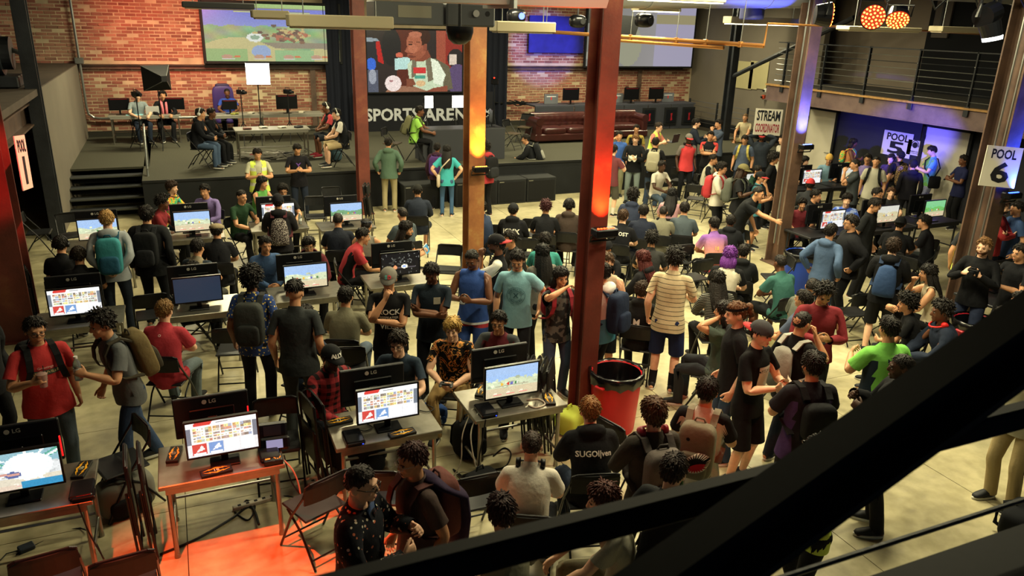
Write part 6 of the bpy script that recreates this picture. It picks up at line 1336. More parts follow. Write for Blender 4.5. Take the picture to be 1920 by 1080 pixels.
P(770,834,'S',-60,'in brown tee and maroon backpack with a purple sweater tied on','tee:#4a3a36','jeans:#1a1c24','short:#3a1816','t',('down','down'),h=1.72,extra='glasses:#b0a8a0 sweater_back:#2c1f3a',pack='pack:#6a3a34:#4f2c2a')
P(738,1050,'S',120,'whose dark hair shows at the bottom edge','tee:#14151a','jeans:'+BK,'short','p','down',h=1.70)
P(1530,822,'S',-60,'with sunglasses on the head and neon top','tee:#c6dc28','jeans:'+BK,'long:#1a120e','p','phone',h=1.64,fem=True,extra='shades',hp=24)
P(1253,1030,'S',-70,'in grey shirt under the foreground rail','tee:#3a3c40','jeans:#1a1c22','short','b','down',h=1.68)
P(1900,800,'S',-30,'in khaki trousers seen below the foreground beam','long:#8a8468','jeans:#a08c5c','short','t','down',h=1.74,pos=(7.05,3.95))
# every seated person gets a chair under them
for root,kind,loc,ang,s,label,chair in PEOPLE:
    if kind=='C' and chair is None:
        wd=label.split()[1:]; o=inst(CH,(loc[0],loc[1],loc[2]),ang,'black folding chair under the person '+' '.join(wd[:10]),'chair')
# things held in the hands, each on its own
def held(k,c,p,loc,ang,s,label):
    q=loc+Rz(ang)@(p*s); who=' '.join(label.split()[1:9])
    nm={'phone':'phone','pad':'gamepad','bottle':'bottle','cup':'plastic_cup','cam':'camera','tablet':'tablet','can':'can','cloth':'cloth','laptop':'laptop','bottlegreen':'bottle'}[k]
    r=empty(nm,tuple(q),ang)
    if k=='phone': MB().box((0,0,0),(.072,.012,.145),rx=-.8,bev=.004).build('body',mat('phone_black','#0c0d10',.25),r); MB().box((0,.0065,.003),(.064,.002,.125),rx=-.8).build('screen',mat('phone_screen','#1a2430',.2,emit='#7a9ac0',es=.8),r)
    elif k=='pad':
        D.objects.remove(r); gamepad(q[0],q[1],q[2]+.02,'game pad in the hands of the person '+who,ang,c or '#26282c'); return
    elif k in('bottle','bottlegreen'):
        D.objects.remove(r); bottle(q[0],q[1],q[2]-.08,('green' if k!='bottle' else 'clear')+' bottle in the hand of the person '+who,'#d8d8d0' if k=='bottle' else '#2a8a2a','#a9b4b8' if k=='bottle' else '#2f7a3a',.23); return
    elif k=='cup': MB().lathe([(0,-.07),(.03,-.07),(.042,.05),(.044,.05),(.044,.055),(.02,.07),(0,.07)],n=16).build('cup',mat('cup','#c8a8a0',.2,trans=.6),r,True); MB().cyl((.01,0,-.04),(.02,0,.13),.004,n=6).build('straw',mat('straw','#2a2a2a',.5),r)
    elif k=='cam': MB().box((0,0,.0),(.14,.07,.10),bev=.012).box((0,0,.06),(.06,.05,.03),bev=.008).build('body',M_bez,r); MB().cyl((0,-.03,0),(0,-.13,0),.036,n=14).build('lens',mat('lens','#15171a',.2),r)
    elif k=='tablet': MB().box((.08,0,0),(.22,.012,.15),rx=-.4,bev=.004).build('body',mat('tablet_edge','#c8ccd0',.3),r); MB().box((.08,-.007,-.001),(.20,.002,.13),rx=-.4).build('screen',mat('tab_screen','#1a3040',.2,emit='#58b0c8',es=.8),r)
    elif k=='cloth': 
        V=[];F=[]
        for i in range(9):
            for j in range(9): u,v=i/8-.5,j/8-.5; V.append((u*.2,-.02+.03*math.sin(u*9+v*7),v*.14+.02*math.cos(u*11)))
        for i in range(8):
            for j in range(8): a=i*9+j; F.append((a,a+1,a+10,a+9))
        mesh_obj('paper',V,F,mat('paper','#c9c4b2',.8),r)
    elif k=='laptop': MB().box((0,-.1,0),(.32,.22,.018),bev=.004).build('keyboard_half',mat('laptop','#20242a',.4),r); MB().box((0,-.22,.11),(.32,.012,.21),rx=.2,bev=.003).build('lid',mat('laptop','#20242a',.4),r); MB().box((0,-.213,.11),(.29,.003,.18),rx=.2).build('screen',mat('lap_scr','#123',.2,emit='#9ac8d0',es=.8),r)
    lab={'phone':'dark phone held by the person','cup':'pinkish plastic cup held by the person','cam':'black camera held by the person','tablet':'small lit tablet held by the person','cloth':'pale paper held by the person','laptop':'open laptop held by the person'}[k]
    tag(r,lab+' '+who,{'phone':'phone','cup':'cup','cam':'camera','tablet':'tablet','cloth':'paper','laptop':'laptop'}[k])
for a in HELD: held(*a)
# shark mouth on the backpack, lettering on the plaid wearer's cap, pocket of the navy tee
def on_back(root,name,shapes,m,lift=.006,part='backpack'):
    par=[c for c in root.children if c.name.split('.')[0]==part][0]
    pv=[];pf=[]
    for ob in [par]+[c for c in par.children if c.name.startswith('pocket')]: o=len(pv); pv+=[v.co[:] for v in ob.data.vertices]; pf+=[tuple(q+o for q in p.vertices) for p in ob.data.polygons]
    bv=BVHTree.FromPolygons(pv,pf); V=[];F=[]
    for poly in shapes:
        b=len(V); n=len(poly); cx=sum(p[0] for p in poly)/n; cz=sum(p[1] for p in poly)/n; K=(0,.35,.7,1) if n>3 else (0,1)
        for k in K[1:]:
            for x,z in poly:
                x=cx+(x-cx)*k; z=cz+(z-cz)*k; hit=bv.ray_cast(Vector((-x,1.2,z)),Vector((0,-1,0)))[0]; V.append((-x,(hit.y if hit else .2)+lift,z))
        hit=bv.ray_cast(Vector((-cx,1.2,cz)),Vector((0,-1,0)))[0]; V.append((-cx,(hit.y if hit else .2)+lift,cz)); c=len(V)-1
        for q in range(n): F.append((b+q,b+(q+1)%n,c))
        for r_ in range(len(K)-2):
            for q in range(n): F.append((b+r_*n+q,b+(r_+1)*n+q,b+(r_+1)*n+(q+1)%n,b+r_*n+(q+1)%n))
    return mesh_obj(name,V,F,m,par)
def mouth(c,rx,rz,n=18,rot=.5): return [(c[0]+rx*math.cos(a)*math.cos(rot)-rz*math.sin(a)*math.sin(rot),c[1]+rx*math.cos(a)*math.sin(rot)+rz*math.sin(a)*math.cos(rot)) for a in np.linspace(0,2*math.pi,n,endpoint=False)]
c0=(.03,1.14); o=on_back(SHARK,'shark_mouth',[mouth(c0,.115,.075)],mat('mouth_black','#141416',.8)); 
on_back(SHARK,'shark_tongue',[mouth((.045,1.105),.085,.035)],mat('mouth_red','#c01c30',.7),.010)
T=[];ro=.5
for i in range(13):
    a0=.15+math.pi*(i/13)*.92; a1=a0+.2; am=(a0+a1)/2; f_=lambda a,k:(c0[0]+.115*k*math.cos(a)*math.cos(ro)-.075*k*math.sin(a)*math.sin(ro),c0[1]+.115*k*math.cos(a)*math.sin(ro)+.075*k*math.sin(a)*math.cos(ro))
    T.append([f_(a0,1.02),f_(a1,1.02),f_(am,.62)]); T.append([f_(a0+math.pi,1.02),f_(a1+math.pi,1.02),f_(am+math.pi,.74)])
o=on_back(SHARK,'teeth',T,mat('tooth','#d8d4c4',.7),.014); tag(o,kind='stuff'); on_back(SHARK,'shark_eye',[mouth((-.06,1.32),.016,.016,10)],mat('mouth_black','#141416',.8))
# ------------------------------------------------------------------ stage furniture
def monitor_simple(x,y,z,label,rz=0.0,back=True,w=.52,h=.32):
    r=empty('monitor',(x,y,z),rz); tag(r,label,'monitor'); s=1 if back else -1
    MB().box((0,0,.12+h/2),(w,.035,h),bev=.006).build('casing',M_bez,r); MB().box((0,-.019*s,.12+h/2+h*.42),(w*.8,.004,.012)).build('red_line',mat('red_line','#701018',.4),r) if back else None
    MB().box((0,.0,.08),(.05,.03,.16)).build('stand',M_bez,r); MB().box((0,0,.008),(.22,.16,.014),bev=.004).build('base',M_bez,r); return r
def sp(px,py,z): return at(px,py,z=z)
TZ=.9
inst(TBL,(-.75,23.6,TZ),0,'long grey table at the left of the stage with two black monitors','table'); inst(TBL,(1.45,23.3,TZ),0,'long grey table at the back of the stage under the softbox','table'); inst(TBL,(3.1,23.3,TZ),0,'second grey table at the back of the stage right of the softbox','table'); inst(TBL,(2.2,20.2,TZ),0,'long grey table full of cables at the front of the stage','table')
monitor_simple(-1.35,23.55,1.66,'black monitor at the left end of the left stage table',.1); monitor_simple(.02,23.55,1.66,'black monitor at the right end of the left stage table',-.1); monitor_simple(1.45,23.3,1.66,'black laptop sized display before the blue shirt on the stage',0,True,.40,.26); monitor_simple(3.0,23.2,1.66,'black display at the right of the back stage table',.1,True,.6,.40)
r=empty('laptop',(-.55,23.45,1.66)); tag(r,'white laptop open on the left stage table','laptop'); MB().box((0,.1,.008),(.34,.24,.016),bev=.004).build('base',M_chrome,r); MB().box((0,-.03,.12),(.34,.012,.22),rx=.2,bev=.004).build('lid',mat('laptop_white','#b8bab8',.4),r)
r=empty('papers',(-1.0,23.4,1.665)); tag(r,'pale blue papers on the left stage table','paper'); MB().box((.0,0,.006),(.42,.25,.012)).build('sheets',mat('blue_paper','#8ac0cc',.8),r)
for i,(x,y,c) in enumerate(((1.6,20.0,'#6a4038'),(2.0,20.15,'#b8b4a8'),(2.45,20.1,'#c8c4b8'),(2.85,20.1,'#25272c'),(1.55,23.1,'#8a8a40'),(2.0,23.2,'#a8a498'),(3.4,23.2,'#b8b0a0'))):
    r=empty('device',(x,y,1.66),.2*i); tag(r,'small device on the stage tables, %s'%['reddish, front left','pale, front middle left','pale, front middle','dark, front right end','olive, back left','pale, back middle','pale, back right'][i],'device'); MB().box((0,0,.025),(.2,.14,.05),bev=.01).build('case',mat('dev'+c,c,.5),r); MB().box((0,-.071,.025),(.12,.004,.02)).build('front',M_black,r)
# cable tangle under the front stage table
b=MB()
for k in range(26):
    x=RNG.uniform(1.3,3.1); y=RNG.uniform(19.8,20.5); pts=[(x,y,.93)]
    for q in range(5): pts.append((x+RNG.normal()*.25,y+RNG.normal()*.2,.93+abs(RNG.normal())*.05))
    b.tube(pts,.012,5)
o=b.build('cable_tangle',mat('tangle','#7a776e',.6)); tag(o,'tangle of pale cables under the front stage table','cables',kind='stuff')
for i,(x,y,c) in enumerate(((1.75,20.3,'#a03030'),(2.6,20.35,'#26282c'),(2.3,20.4,'#b0ada2'))):
    r=empty('floor_box',(x,y,.9),.3*i); tag(r,['red connector box','black connector box','pale connector box'][i]+' on the stage floor under the front table','box'); MB().box((0,0,.05),(.24,.18,.1),bev=.01).build('case',mat('fb'+c,c,.5),r); MB().box((0,-.092,.05),(.16,.004,.03)).build('sockets',M_black,r)
# gaming chair
r=empty('gaming_chair',(1.36,24.15,.9)); tag(r,'purple and black high backed gaming chair behind the back stage table','chair'); mp=mat('purple_leather','#3a2a6a',.5)
b=MB(); sup(b,(0,.28,.98),(.30,.07,.46),.45); b.build('backrest',mp,r,True); b=MB(); sup(b,(0,.30,1.40),(.20,.06,.10),.5); b.build('head_pillow',mat('purple_dark','#241a44',.5),r,True); b=MB(); sup(b,(0,0,.47),(.28,.27,.07),.5); b.build('seat',mp,r,True); MB().cyl((0,0,.08),(0,0,.42),.03).build('gas_lift',M_chrome,r)
for k in range(5): a=k*1.257; MB().cyl((0,0,.09),(.3*math.cos(a),.3*math.sin(a),.06),.025,.018).build('base_arm',M_black,r); MB().ell((.3*math.cos(a),.3*math.sin(a),.03),(.03,.03,.03),8,6).build('caster',M_black,r)
# softboxes and stands
def stand(x,y,z0,h,label,name='light_stand',spread=.4):
    r=empty(name,(x,y,z0)); tag(r,label,'stand'); MB().cyl((0,0,.25),(0,0,h),.014).build('pole',M_black,r); MB().cyl((0,0,.55),(0,0,.62),.024).build('collar',M_black,r)
    for k in range(3): a=k*2.094+.4; MB().cyl((0,0,.6),(spread*math.cos(a),spread*math.sin(a),.015),.011).build('leg',M_black,r)
    return r
def softbox(x,y,z,w,h,label,es,rz=0,on=True,back=False,z0=.9):
    stand(x,y+.25,z0,z-z0,'black light stand under the '+label)
    r=empty('softbox',(x,y,z),rz); tag(r,label,'lamp'); s=-1
    V=[(-w/2,0,-h/2),(w/2,0,-h/2),(w/2,0,h/2),(-w/2,0,h/2),(-.07,.38,-.07),(.07,.38,-.07),(.07,.38,.07),(-.07,.38,.07)]
    mesh_obj('reflector',V,[(0,4,5,1),(1,5,6,2),(2,6,7,3),(3,7,4,0),(4,7,6,5)],mat('softbox_black','#0b0c0f',.6),r)
    mesh_obj('diffuser',[(x*.98,0,z_*.98) for x,_,z_ in V[:4]],[(0,1,2,3)],mat('diffuser%g'%es,'#e8e8e8',.8,emit=(1,.97,.92),es=es),r)
    for k in range(4): MB().tube([V[k],V[k+4]],.008,5).build('rib',M_chrome,r)
    return r
softbox(2.18,22.3,2.82,.62,.56,'lit square softbox under the projection screen',7.0); softbox(7.08,22.6,1.98,.26,.36,'left of two small lit softboxes before the banner',8.0); softbox(8.0,22.6,1.98,.36,.36,'right of two small lit softboxes before the banner',8.0)
q=at(293,146,y=22.0); softbox(q[0],22.0,q[2],.74,.62,'black softbox turned away at stage left',2.0,math.pi+.5)
# tripods with cameras
for px,py,t in((268,280,'left'),(458,268,'middle'),(540,262,'right')):
    q=sp(px,py,.9); x,y=q[0],q[1]; y=min(y,22.6); stand(x,y,.9,1.35,'black camera tripod on the stage, %s of three'%t,'tripod',.38)
    r=empty('camera',(x,y,2.25),.6); tag(r,'black video camera on the %s stage tripod'%t,'camera'); MB().box((0,0,.07),(.12,.24,.12),bev=.015).build('body',M_bez,r); MB().cyl((0,-.12,.07),(0,-.22,.07),.04,n=12).build('lens',M_black,r); MB().tube([(0,.08,.13),(0,.08,.18),(0,-.08,.18),(0,-.08,.13)],.01).build('handle',M_bez,r)
stand(9.45,23.2,.9,1.55,'thin black stand with cables right of the second column'); r=empty('spot_lamp',(9.45,23.2,2.45)); tag(r,'small black lamp with a red light on the thin stand','lamp'); MB().box((0,0,.08),(.2,.16,.2),bev=.02).build('head',M_bez,r); MB().ell((-.05,-.08,.19),(.025,.02,.02),8,6).build('red_light',mat('red_led','#ff2020',.4,emit='#ff2a10',es=5),r)
# side table with podium and a display
r=empty('podium_desk',(6.8,18.7,.9)); tag(r,'dark grey stage desk front with red emblem','desk'); MB().box((0,-.02,.40),(2.25,.05,.80),bev=.006).build('front_panel',mat('podium_grey','#33353a',.8),r); MB().box((0,.33,.79),(2.25,.72,.04),bev=.006).build('top',mat('podium_top','#1d1f24',.5),r)
for s in(-1,1): MB().box((s*1.1,.33,.39),(.04,.7,.78)).build('side',mat('podium_grey','#33353a',.8),r)
b=MB(); sup(b,(.62-.35,-.05,.48),(.15,.006,.15),.4); b.build('emblem',mat('emblem_red','#c0202c',.5),r); text_on('lettering','SPORTS',.12,(.30,-.046,.16),(1,0,0),(0,0,1),M_let,r,.02,.002)
r=monitor_simple(8.1-.45,18.95,1.70,'grey monitor seen edge on at the stage desk',1.35,False,.54,.34)
for i,(x,t) in enumerate(((7.1,'white round device with headset on the stage desk'),(7.35,'black gear on the stage desk'))): r=empty('device',(x,18.95,1.71)); tag(r,t,'device'); b=MB(); sup(b,(0,0,.06),(.08,.07,.06),.8 if i==0 else .4); b.build('body',mat('dv%d'%i,'#b8b4ae' if i==0 else '#17181b',.5),r,True); MB().tube([(-.08,0,.05),(-.07,0,.13),(0,0,.16),(.07,0,.13),(.08,0,.05)],.01).build('band',M_bez,r)
# subwoofer boxes before the stage
for i,(x,w,t) in enumerate(((5.25,.9,'black speaker box standing before the stage, left'),(6.65,1.1,'black speaker box before the stage in the middle'),(7.6,.78,'black speaker box before the stage, second from right'),(8.42,.82,'black speaker box before the stage at right end'))):
    r=empty('speaker_box',(x,17.65,0)); tag(r,t,'speaker'); MB().box((0,0,.31),(w,.62,.62),bev=.012).build('cabinet',mat('cab','#17191b',.7,0,.15,10),r); MB().box((0,-.316,.31),(w-.1,.012,.5),bev=.004).build('grille',mat('grille','#0c0d0f',.8),r); MB().box((-w/2+.1,-.32,.56),(.12,.006,.02)).build('badge',M_chrome,r)
# chesterfield sofas
def sofa(x,y,w,rz,label):
    r=empty('leather_sofa',(x,y,.9),rz); tag(r,label,'sofa'); m=mat('oxblood','#3a1a18',.28,0,.25,5,0,.5)
    MB().box((0,0,.17),(w,.85,.22),bev=.03).build('base',m,r)
    n=2 if w>1.9 else 1
    for k in range(n): b=MB(); cw=(w-.5)/n; sup(b,(-(w-.5)/2+cw*(k+.5),-.06,.36),(cw/2,.36,.10),.35); b.build('seat_cushion',m,r,True)
    V=[];F=[];N1=44;N2=12
    for i in range(N1+1):
        for j in range(N2+1):
            u=i/N1;v=j/N2; px=(u-.5)*(w-.3); tuft=.022*abs(math.sin(u*math.pi*9))*abs(math.sin(v*math.pi*3)); a=v*2.6
            z=.40+.33*min(v/.7,1); yy=.27-tuft
            if v>.7: t=(v-.7)/.3*math.pi; z=.73+.075*math.sin(t)-0; yy=.345-.075*math.cos(t)-tuft*.5
            V.append((px,yy,z))
    for i in range(N1):
        for j in range(N2): a=i*(N2+1)+j; F.append((a,a+N2+1,a+N2+2,a+1))
    o=mesh_obj('backrest',V,F,m,r,True); MB().box((0,.40,.45),(w-.2,.08,.62),bev=.02).build('back_panel',m,r); MB().cyl((-w/2+.15,.36,.75),(w/2-.15,.36,.75),.085,n=16).build('top_roll',m,r,True)
    b=MB()
    for i in range(9): 
        for j in(0,1): b.ell((-(w-.4)/2+(w-.4)*(i+.5*j+.25)/9.2,.268,.50+.12*j),(.014,.008,.014),6,4)
    tag(b.build('buttons',M_bez,r),kind='stuff')
    for s in(-1,1):
        MB().box((s*(w/2-.12),0,.37),(.20,.84,.5),bev=.04).build('arm',m,r); MB().cyl((s*(w/2-.12),-.43,.64),(s*(w/2-.12),.42,.64),.12,n=18).build('arm_roll',m,r,True)
        for q in(-.36,.36): MB().cyl((s*(w/2-.1),q,0),(s*(w/2-.1),q,.07),.03,.04).build('foot',M_dark,r)
sofa(10.9,21.2,2.15,.0,'oxblood tufted leather sofa on the stage, left of the big column'); sofa(13.1,21.5,1.7,-.1,'second oxblood leather sofa, half hidden by the big column')
# dark counter with monitors at the back right
r=empty('caster_counter',(13.9,23.2,.9)); tag(r,'long dark panelled counter along the right brick wall','counter'); mc=mat('counter_grey','#30323a',.7,0,.12,3)
MB().box((0,.05,.86),(6.3,.75,.05),bev=.006).build('countertop',mat('counter_top','#3b3d47',.5),r); MB().box((-2.9,-.32,.42),(.5,.06,.84)).build('end_panel',mc,r)
for k in range(6):
    x=-2.2+k*.96; MB().box((x,-.32,.42),(.93,.05,.83),bev=.006).build('front_panel',mc,r); 
for x in(1.2,2.1,2.85):
    MB().box((x,-.36,.45),(.52,.05,.60),bev=.006).build('recess',M_black,r); MB().box((x,-.39,.45),(.40,.02,.46),bev=.004).build('case_front',mat('case_front','#121419',.3),r)
    MB().prism([(x-.02,.3),(x+.06,.32),(x+.03,.44),(x+.05,.56),(x-.03,.55),(x-.01,.44)],1,-.405,-.40).build('red_emblem',mat('emblem_dim','#8a1a26',.5),r)
for x,t in((12.15,'left of the big column'),(14.5,'right of the big column'),(15.5,'at right')): monitor_simple(x,23.1,1.79,'black monitor on the dark counter, %s'%t,.05,True,.62,.40)
for i,x in enumerate((11.5,14.0,16.1)): r=empty('sign_board',(x,23.25,1.79)); tag(r,'small grey board on the dark counter, %s'%['left end','middle','right end'][i],'sign'); MB().box((0,0,.16),(.5,.03,.32),bev=.004).build('board',mat('board_grey','#5a5e66',.7),r); MB().box((0,-.017,.24),(.34,.003,.03)).build('stripe',M_let,r); MB().box((0,-.017,.18),(.03,.004,.10)).build('mark',M_red,r)
b=MB()
for k in range(14): x=RNG.uniform(9.7,11.2); b.tube([(x,24.6,1.75+RNG.normal()*.03),(x+.3,24.55,1.66+RNG.normal()*.04),(x+.7,24.6,1.70+RNG.normal()*.04)],.02,5)
tag(b.build('cable_bundle',M_cable),'bundle of black cables slung along the brick wall','cables',kind='stuff')
# ramp railing by the grey wall
r=empty('ramp_railing',(17.4,21.5,.9)); tag(r,'dark cable railing of the ramp before the grey wall','railing')
for i,y in enumerate((2.2,.6,-1.0,-2.4)): MB().box((0,y,.48),(.05,.05,.96+.0)).build('post',M_dark,r)
for z in(.2,.38,.56,.74,.9): MB().cyl((0,-2.5,z),(0,2.3,z),.008,n=5).build('cable',M_chrome,r)
MB().box((.3,0,.12),(.25,5.2,.24),bev=.01).build('curb',M_black,r)
# ------------------------------------------------------------------ mezzanine railing on the right
r=empty('mezzanine_railing',(16.02,9.6,2.84)); tag(r,'dark steel cable railing along the right mezzanine','railing')
for i in range(12):
    y=-8+i*1.45; p=MB().box((0,y,.5),(.07,.03,1.36)).build('post',M_dark,r); MB().box((-.03,y,-.08),(.04,.12,.22),bev=.004).build('mount',M_dark,p)
    for z in(.28,.86): MB().cyl((-.05,y,z),(.05,y,z),.012,n=6).build('fitting',M_chrome,p)
MB().box((0,0,1.16),(.07,16.6,.025)).build('top_rail',M_dark,r)
for z in(.12,.28,.42,.57,.72,.86,1.0): MB().cyl((0,-8.3,z),(0,8.3,z),.009,n=5).build('cable',M_dark if z in(.28,.86) else M_chrome,r)
for i,(y0,y1,z) in enumerate(((14.5,16.2,4.8),(11.4,12.2,4.1))): r=empty('wall_panel_box',(19.2,(y0+y1)/2,z)); tag(r,['narrow grey panel on the upper mezzanine wall','dark shelf box on the upper mezzanine wall'][i],'panel'); MB().box((0,0,0),(.08,.5 if i==0 else 1.4,1.1 if i==0 else .2),bev=.01).build('panel',mat('panel_g%d'%i,'#5a524c' if i==0 else '#1c1d20',.7),r); MB().box((-.05,0,0),(.03,.06,.7 if i==0 else .08)).build('handle',M_dark,r)
# pale squares on the grey end wall: window reflections painted as thin opaque panels
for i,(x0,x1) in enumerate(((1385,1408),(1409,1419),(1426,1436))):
    a=at(x0,114,x=18.22); b_=at(x1,168,x=18.22); S(MB().box((18.22,(a[1]+b_[1])/2,(a[2]+b_[2])/2),(.02,abs(a[1]-b_[1]),abs(a[2]-b_[2]))).build('trim_reflection_%d'%(i+1),mat('painted_reflection','#a8a078',.7)))
for i,(px,py,c,t) in enumerate(((1436,170,'#c8c8c0','white security camera on the grey end wall'),(1432,182,'#a03a20','red alarm box on the grey end wall'))): q=at(px,py,x=18.15); r=empty('wall_device',tuple(q)); tag(r,t,'device'); MB().box((0,0,0),(.14,.12,.14),bev=.03).build('case',mat('wd'+c,c,.5),r); MB().cyl((-.07,0,0),(-.12,0,0),.03,n=10).build('front',M_black,r)
# ------------------------------------------------------------------ signs
M_paper=mat('sign_paper','#c9c4b6',.8); M_ink=mat('ink','#15161c',.7); M_redink=mat('red_ink','#8a1a30',.7)
def sign(name,label,o,r_,u,w,h,lines,cat='sign',wh=None):
    if wh: w,h=wh
    e=empty(name,tuple(o)); tag(e,label,cat); r_=Vector(r_).normalized(); u=Vector(u).normalized(); n=r_.cross(u)
    V=[];
    for off in(0,-.012):
        for a,b in((-1,-1),(1,-1),(1,1),(-1,1)): V.append(tuple(r_*(a*w/2)+u*(b*h/2)+n*off))
    mesh_obj('sheet',V,[(0,1,2,3),(7,6,5,4),(0,4,5,1),(1,5,6,2),(2,6,7,3),(3,7,4,0)],M_paper,e)
    for tx,hz,cy,m,wx in lines:   # cap height, centre and width as fractions of the sheet
        tv,_=text_mesh(tx,1.0,.03); k=hz*h/np.ptp(tv[:,1]); text_on('lettering',tx,k,tuple(u*(cy*h)),r_,u,m,e,.03,.004,sx=wx*w/(np.ptp(tv[:,0])*k))
    return e
q=at(1440,229,y=SIGNER.location[1]-.12); e=sign('stream_sign','white cardboard sign reading stream coordinator held over a head',q,(.97,-.28,-.04),(.05,.06,1),None,None,[('STREAM',.40,.22,M_ink,.86),('COORDINATOR',.34,-.25,M_redink,.90)],wh=(.76,.68))
def wall_sign(px0,py0,px1,py1,x,label,lines,name): 
    a=at(px0,py0,x=x); b=at(px1,py1,x=x); c=(a+b)/2; return sign(name,label,c,(0,-1,.0),(0.0,0,1),abs(a[1]-b[1]),abs(a[2]-b[2]),lines)
wall_sign(1659,243,1704,298,17.3,'white poster reading pool five on the blue lit wall',[('POOL',.30,.26,M_ink,.76),('5',.50,-.18,M_ink,.55)],'pool_sign')
e=wall_sign(1704,261,1727,294,17.3,'white restroom poster with a round headset face',[('MENS',.08,-.25,M_ink,.5),('RESTROOM',.07,-.37,M_ink,.72)],'restroom_sign')
b=MB().cyl((-.012,0,.07),(-.016,0,.07),.075,n=22); b.build('face_disc',M_ink,e)
for s in(-1,1): MB().box((-.014,s*.10,.06),(.008,.022,.055),bev=.004).build('ear_cup',M_ink,e)
MB().tube([(-.014,.10*math.cos(a),.07+.115*math.sin(a)) for a in np.linspace(.25,2.9,12)],.008,5).build('headband',M_ink,e)
a=at(1882,280,y=6.9); c0=at(1877,313,y=7.02); sign('pool_sign','white sign reading pool six hung by the far right column',c0,(.90,-.42,-.06),(.08,.05,1),.50,.56,[('POOL',.24,.30,M_ink,.70),('6',.52,-.17,M_ink,.52)])
c0=at(45,305,y=11.5); sign('pool_sign','curled white pool sign hung on the red column at left',c0,(.12,.99,-.1),(.02,-.05,1),.42,.70,[('POOL',.24,.30,M_ink,.74),('1',.52,-.17,M_ink,.22)])
# ------------------------------------------------------------------ uplights on the columns
def uplight(x,y,z,label,col,energy,e2):
    r=empty('uplight',(x,y,z)); tag(r,label,'lamp'); MB().box((0,0,0),(.26,.15,.09),bev=.012).build('housing',M_bez,r); MB().tube([(-.15,0,-.02),(-.15,.04,-.1),(.15,.04,-.1),(.15,0,-.02)],.012).build('yoke',M_bez,r)
    for k in range(6): MB().cyl((-.09+.036*k,-.02,.045),(-.09+.036*k,-.02,.052),.014,n=8).build('led',mat('led_'+str(col),'#222',.4,emit=col,es=e2),r)
    l=add_light('uplight_beam','SPOT',(x,y-.02,z+.08),energy,col,.04,target=(x,y+.15,z+1.3),spot=85,blend=1.0)
UPL=[(1117,437,6.72,'uplight throwing orange red light up the big column',(1,.05,.008),700,9,cm,.18),(887,318,11.68,'uplight throwing amber light up the second column',(1,.33,.035),520,9,cb,.14),(1497,276,10.82,'uplight throwing blue light up the right column',(.07,.11,1),1500,14,cc,.18),(1838,372,6.92,'uplight throwing blue light up the far right column',(.02,.06,1),1800,14,cd,.18)]
for px,py,y,t,c,en,e2,cn,dd in UPL: q=at(px,py,y=y); uplight(cn.location[0]+.02,y,q[2],t,c,en,e2)
# ------------------------------------------------------------------ ceiling services
def luminaire(x,y,z,L,label,lit=True,rz=0.0,power=0):
    r=empty('fluorescent_light',(x,y,z),rz); tag(r,label,'lamp'); MB().box((0,0,.05),(L,.22,.10),bev=.01).build('housing',mat('lum_body','#8a8570',.6),r); m=mat('lum_tube','#fff4d0',.5,emit=LAMP_W,es=9) if lit else mat('lum_dark','#a89e82',.5)
    for s in(-1,1): MB().cyl((-L/2+.04,s*.05,-.015),(L/2-.04,s*.05,-.015),.016,n=8).build('tube',m,r)
    for s in(-1,1): MB().cyl((s*L*.36,0,.10),(s*L*.36,0,6.2-z),.006,n=5).build('hanger',M_chrome,r)
    if power: add_light('luminaire_light','AREA',(x,y,z-.05),power,LAMP_W,L,.22,target=(x,y,0))
for i,(x,y,z,wt) in enumerate(LUMS): luminaire(x,y,z,1.4,'hanging fluorescent light %s'%('over the %s %s'%(['crowd','crowd','crowd','crowd','near floor','third row','second row','left aisle','front tables','stage front','mezzanine edge','right stations','left stage','stage middle','sofas','ramp','stairs'][i],['near left','near right','far left','far right','','','','','','right','','','','','','',''][i])).strip(),True,0,wt)
def at_y(px,py,y): return at(px,py,y=y)
# grey box unit, luminaires and duct near the top of the picture
a=at_y(700,10,9.0); b_=at_y(925,53,9.0); r=empty('projector',((a[0]+b_[0])/2,9.15,b_[2]+.14)); tag(r,'grey ceiling unit with a label plate over the stage view','projector'); w=b_[0]-a[0]
MB().box((-w*.22,0,0),(w*.56,.4,.26),bev=.012).build('case',mat('unit_grey','#4a4d50',.5,.3),r); MB().box((w*.29,0,0),(w*.42,.42,.26),bev=.02).build('lens_case',mat('unit_grey2','#3f4245',.5,.3),r); MB().box((-w*.18,-.203,.02),(w*.27,.006,.13)).build('label_plate',mat('plate','#7a786a',.6),r); MB().cyl((w*.32,-.19,.02),(w*.32,-.26,.02),.04,n=14).build('lens',M_chrome,r); MB().cyl((w*.43,-.208,.02),(w*.43,-.215,.02),.03,n=14).build('vent',M_black,r)
for s in(-1,1): MB().cyl((s*w*.3,0,.12),(s*w*.3,0,1.8),.012,n=6).build('hanger',M_chrome,r)
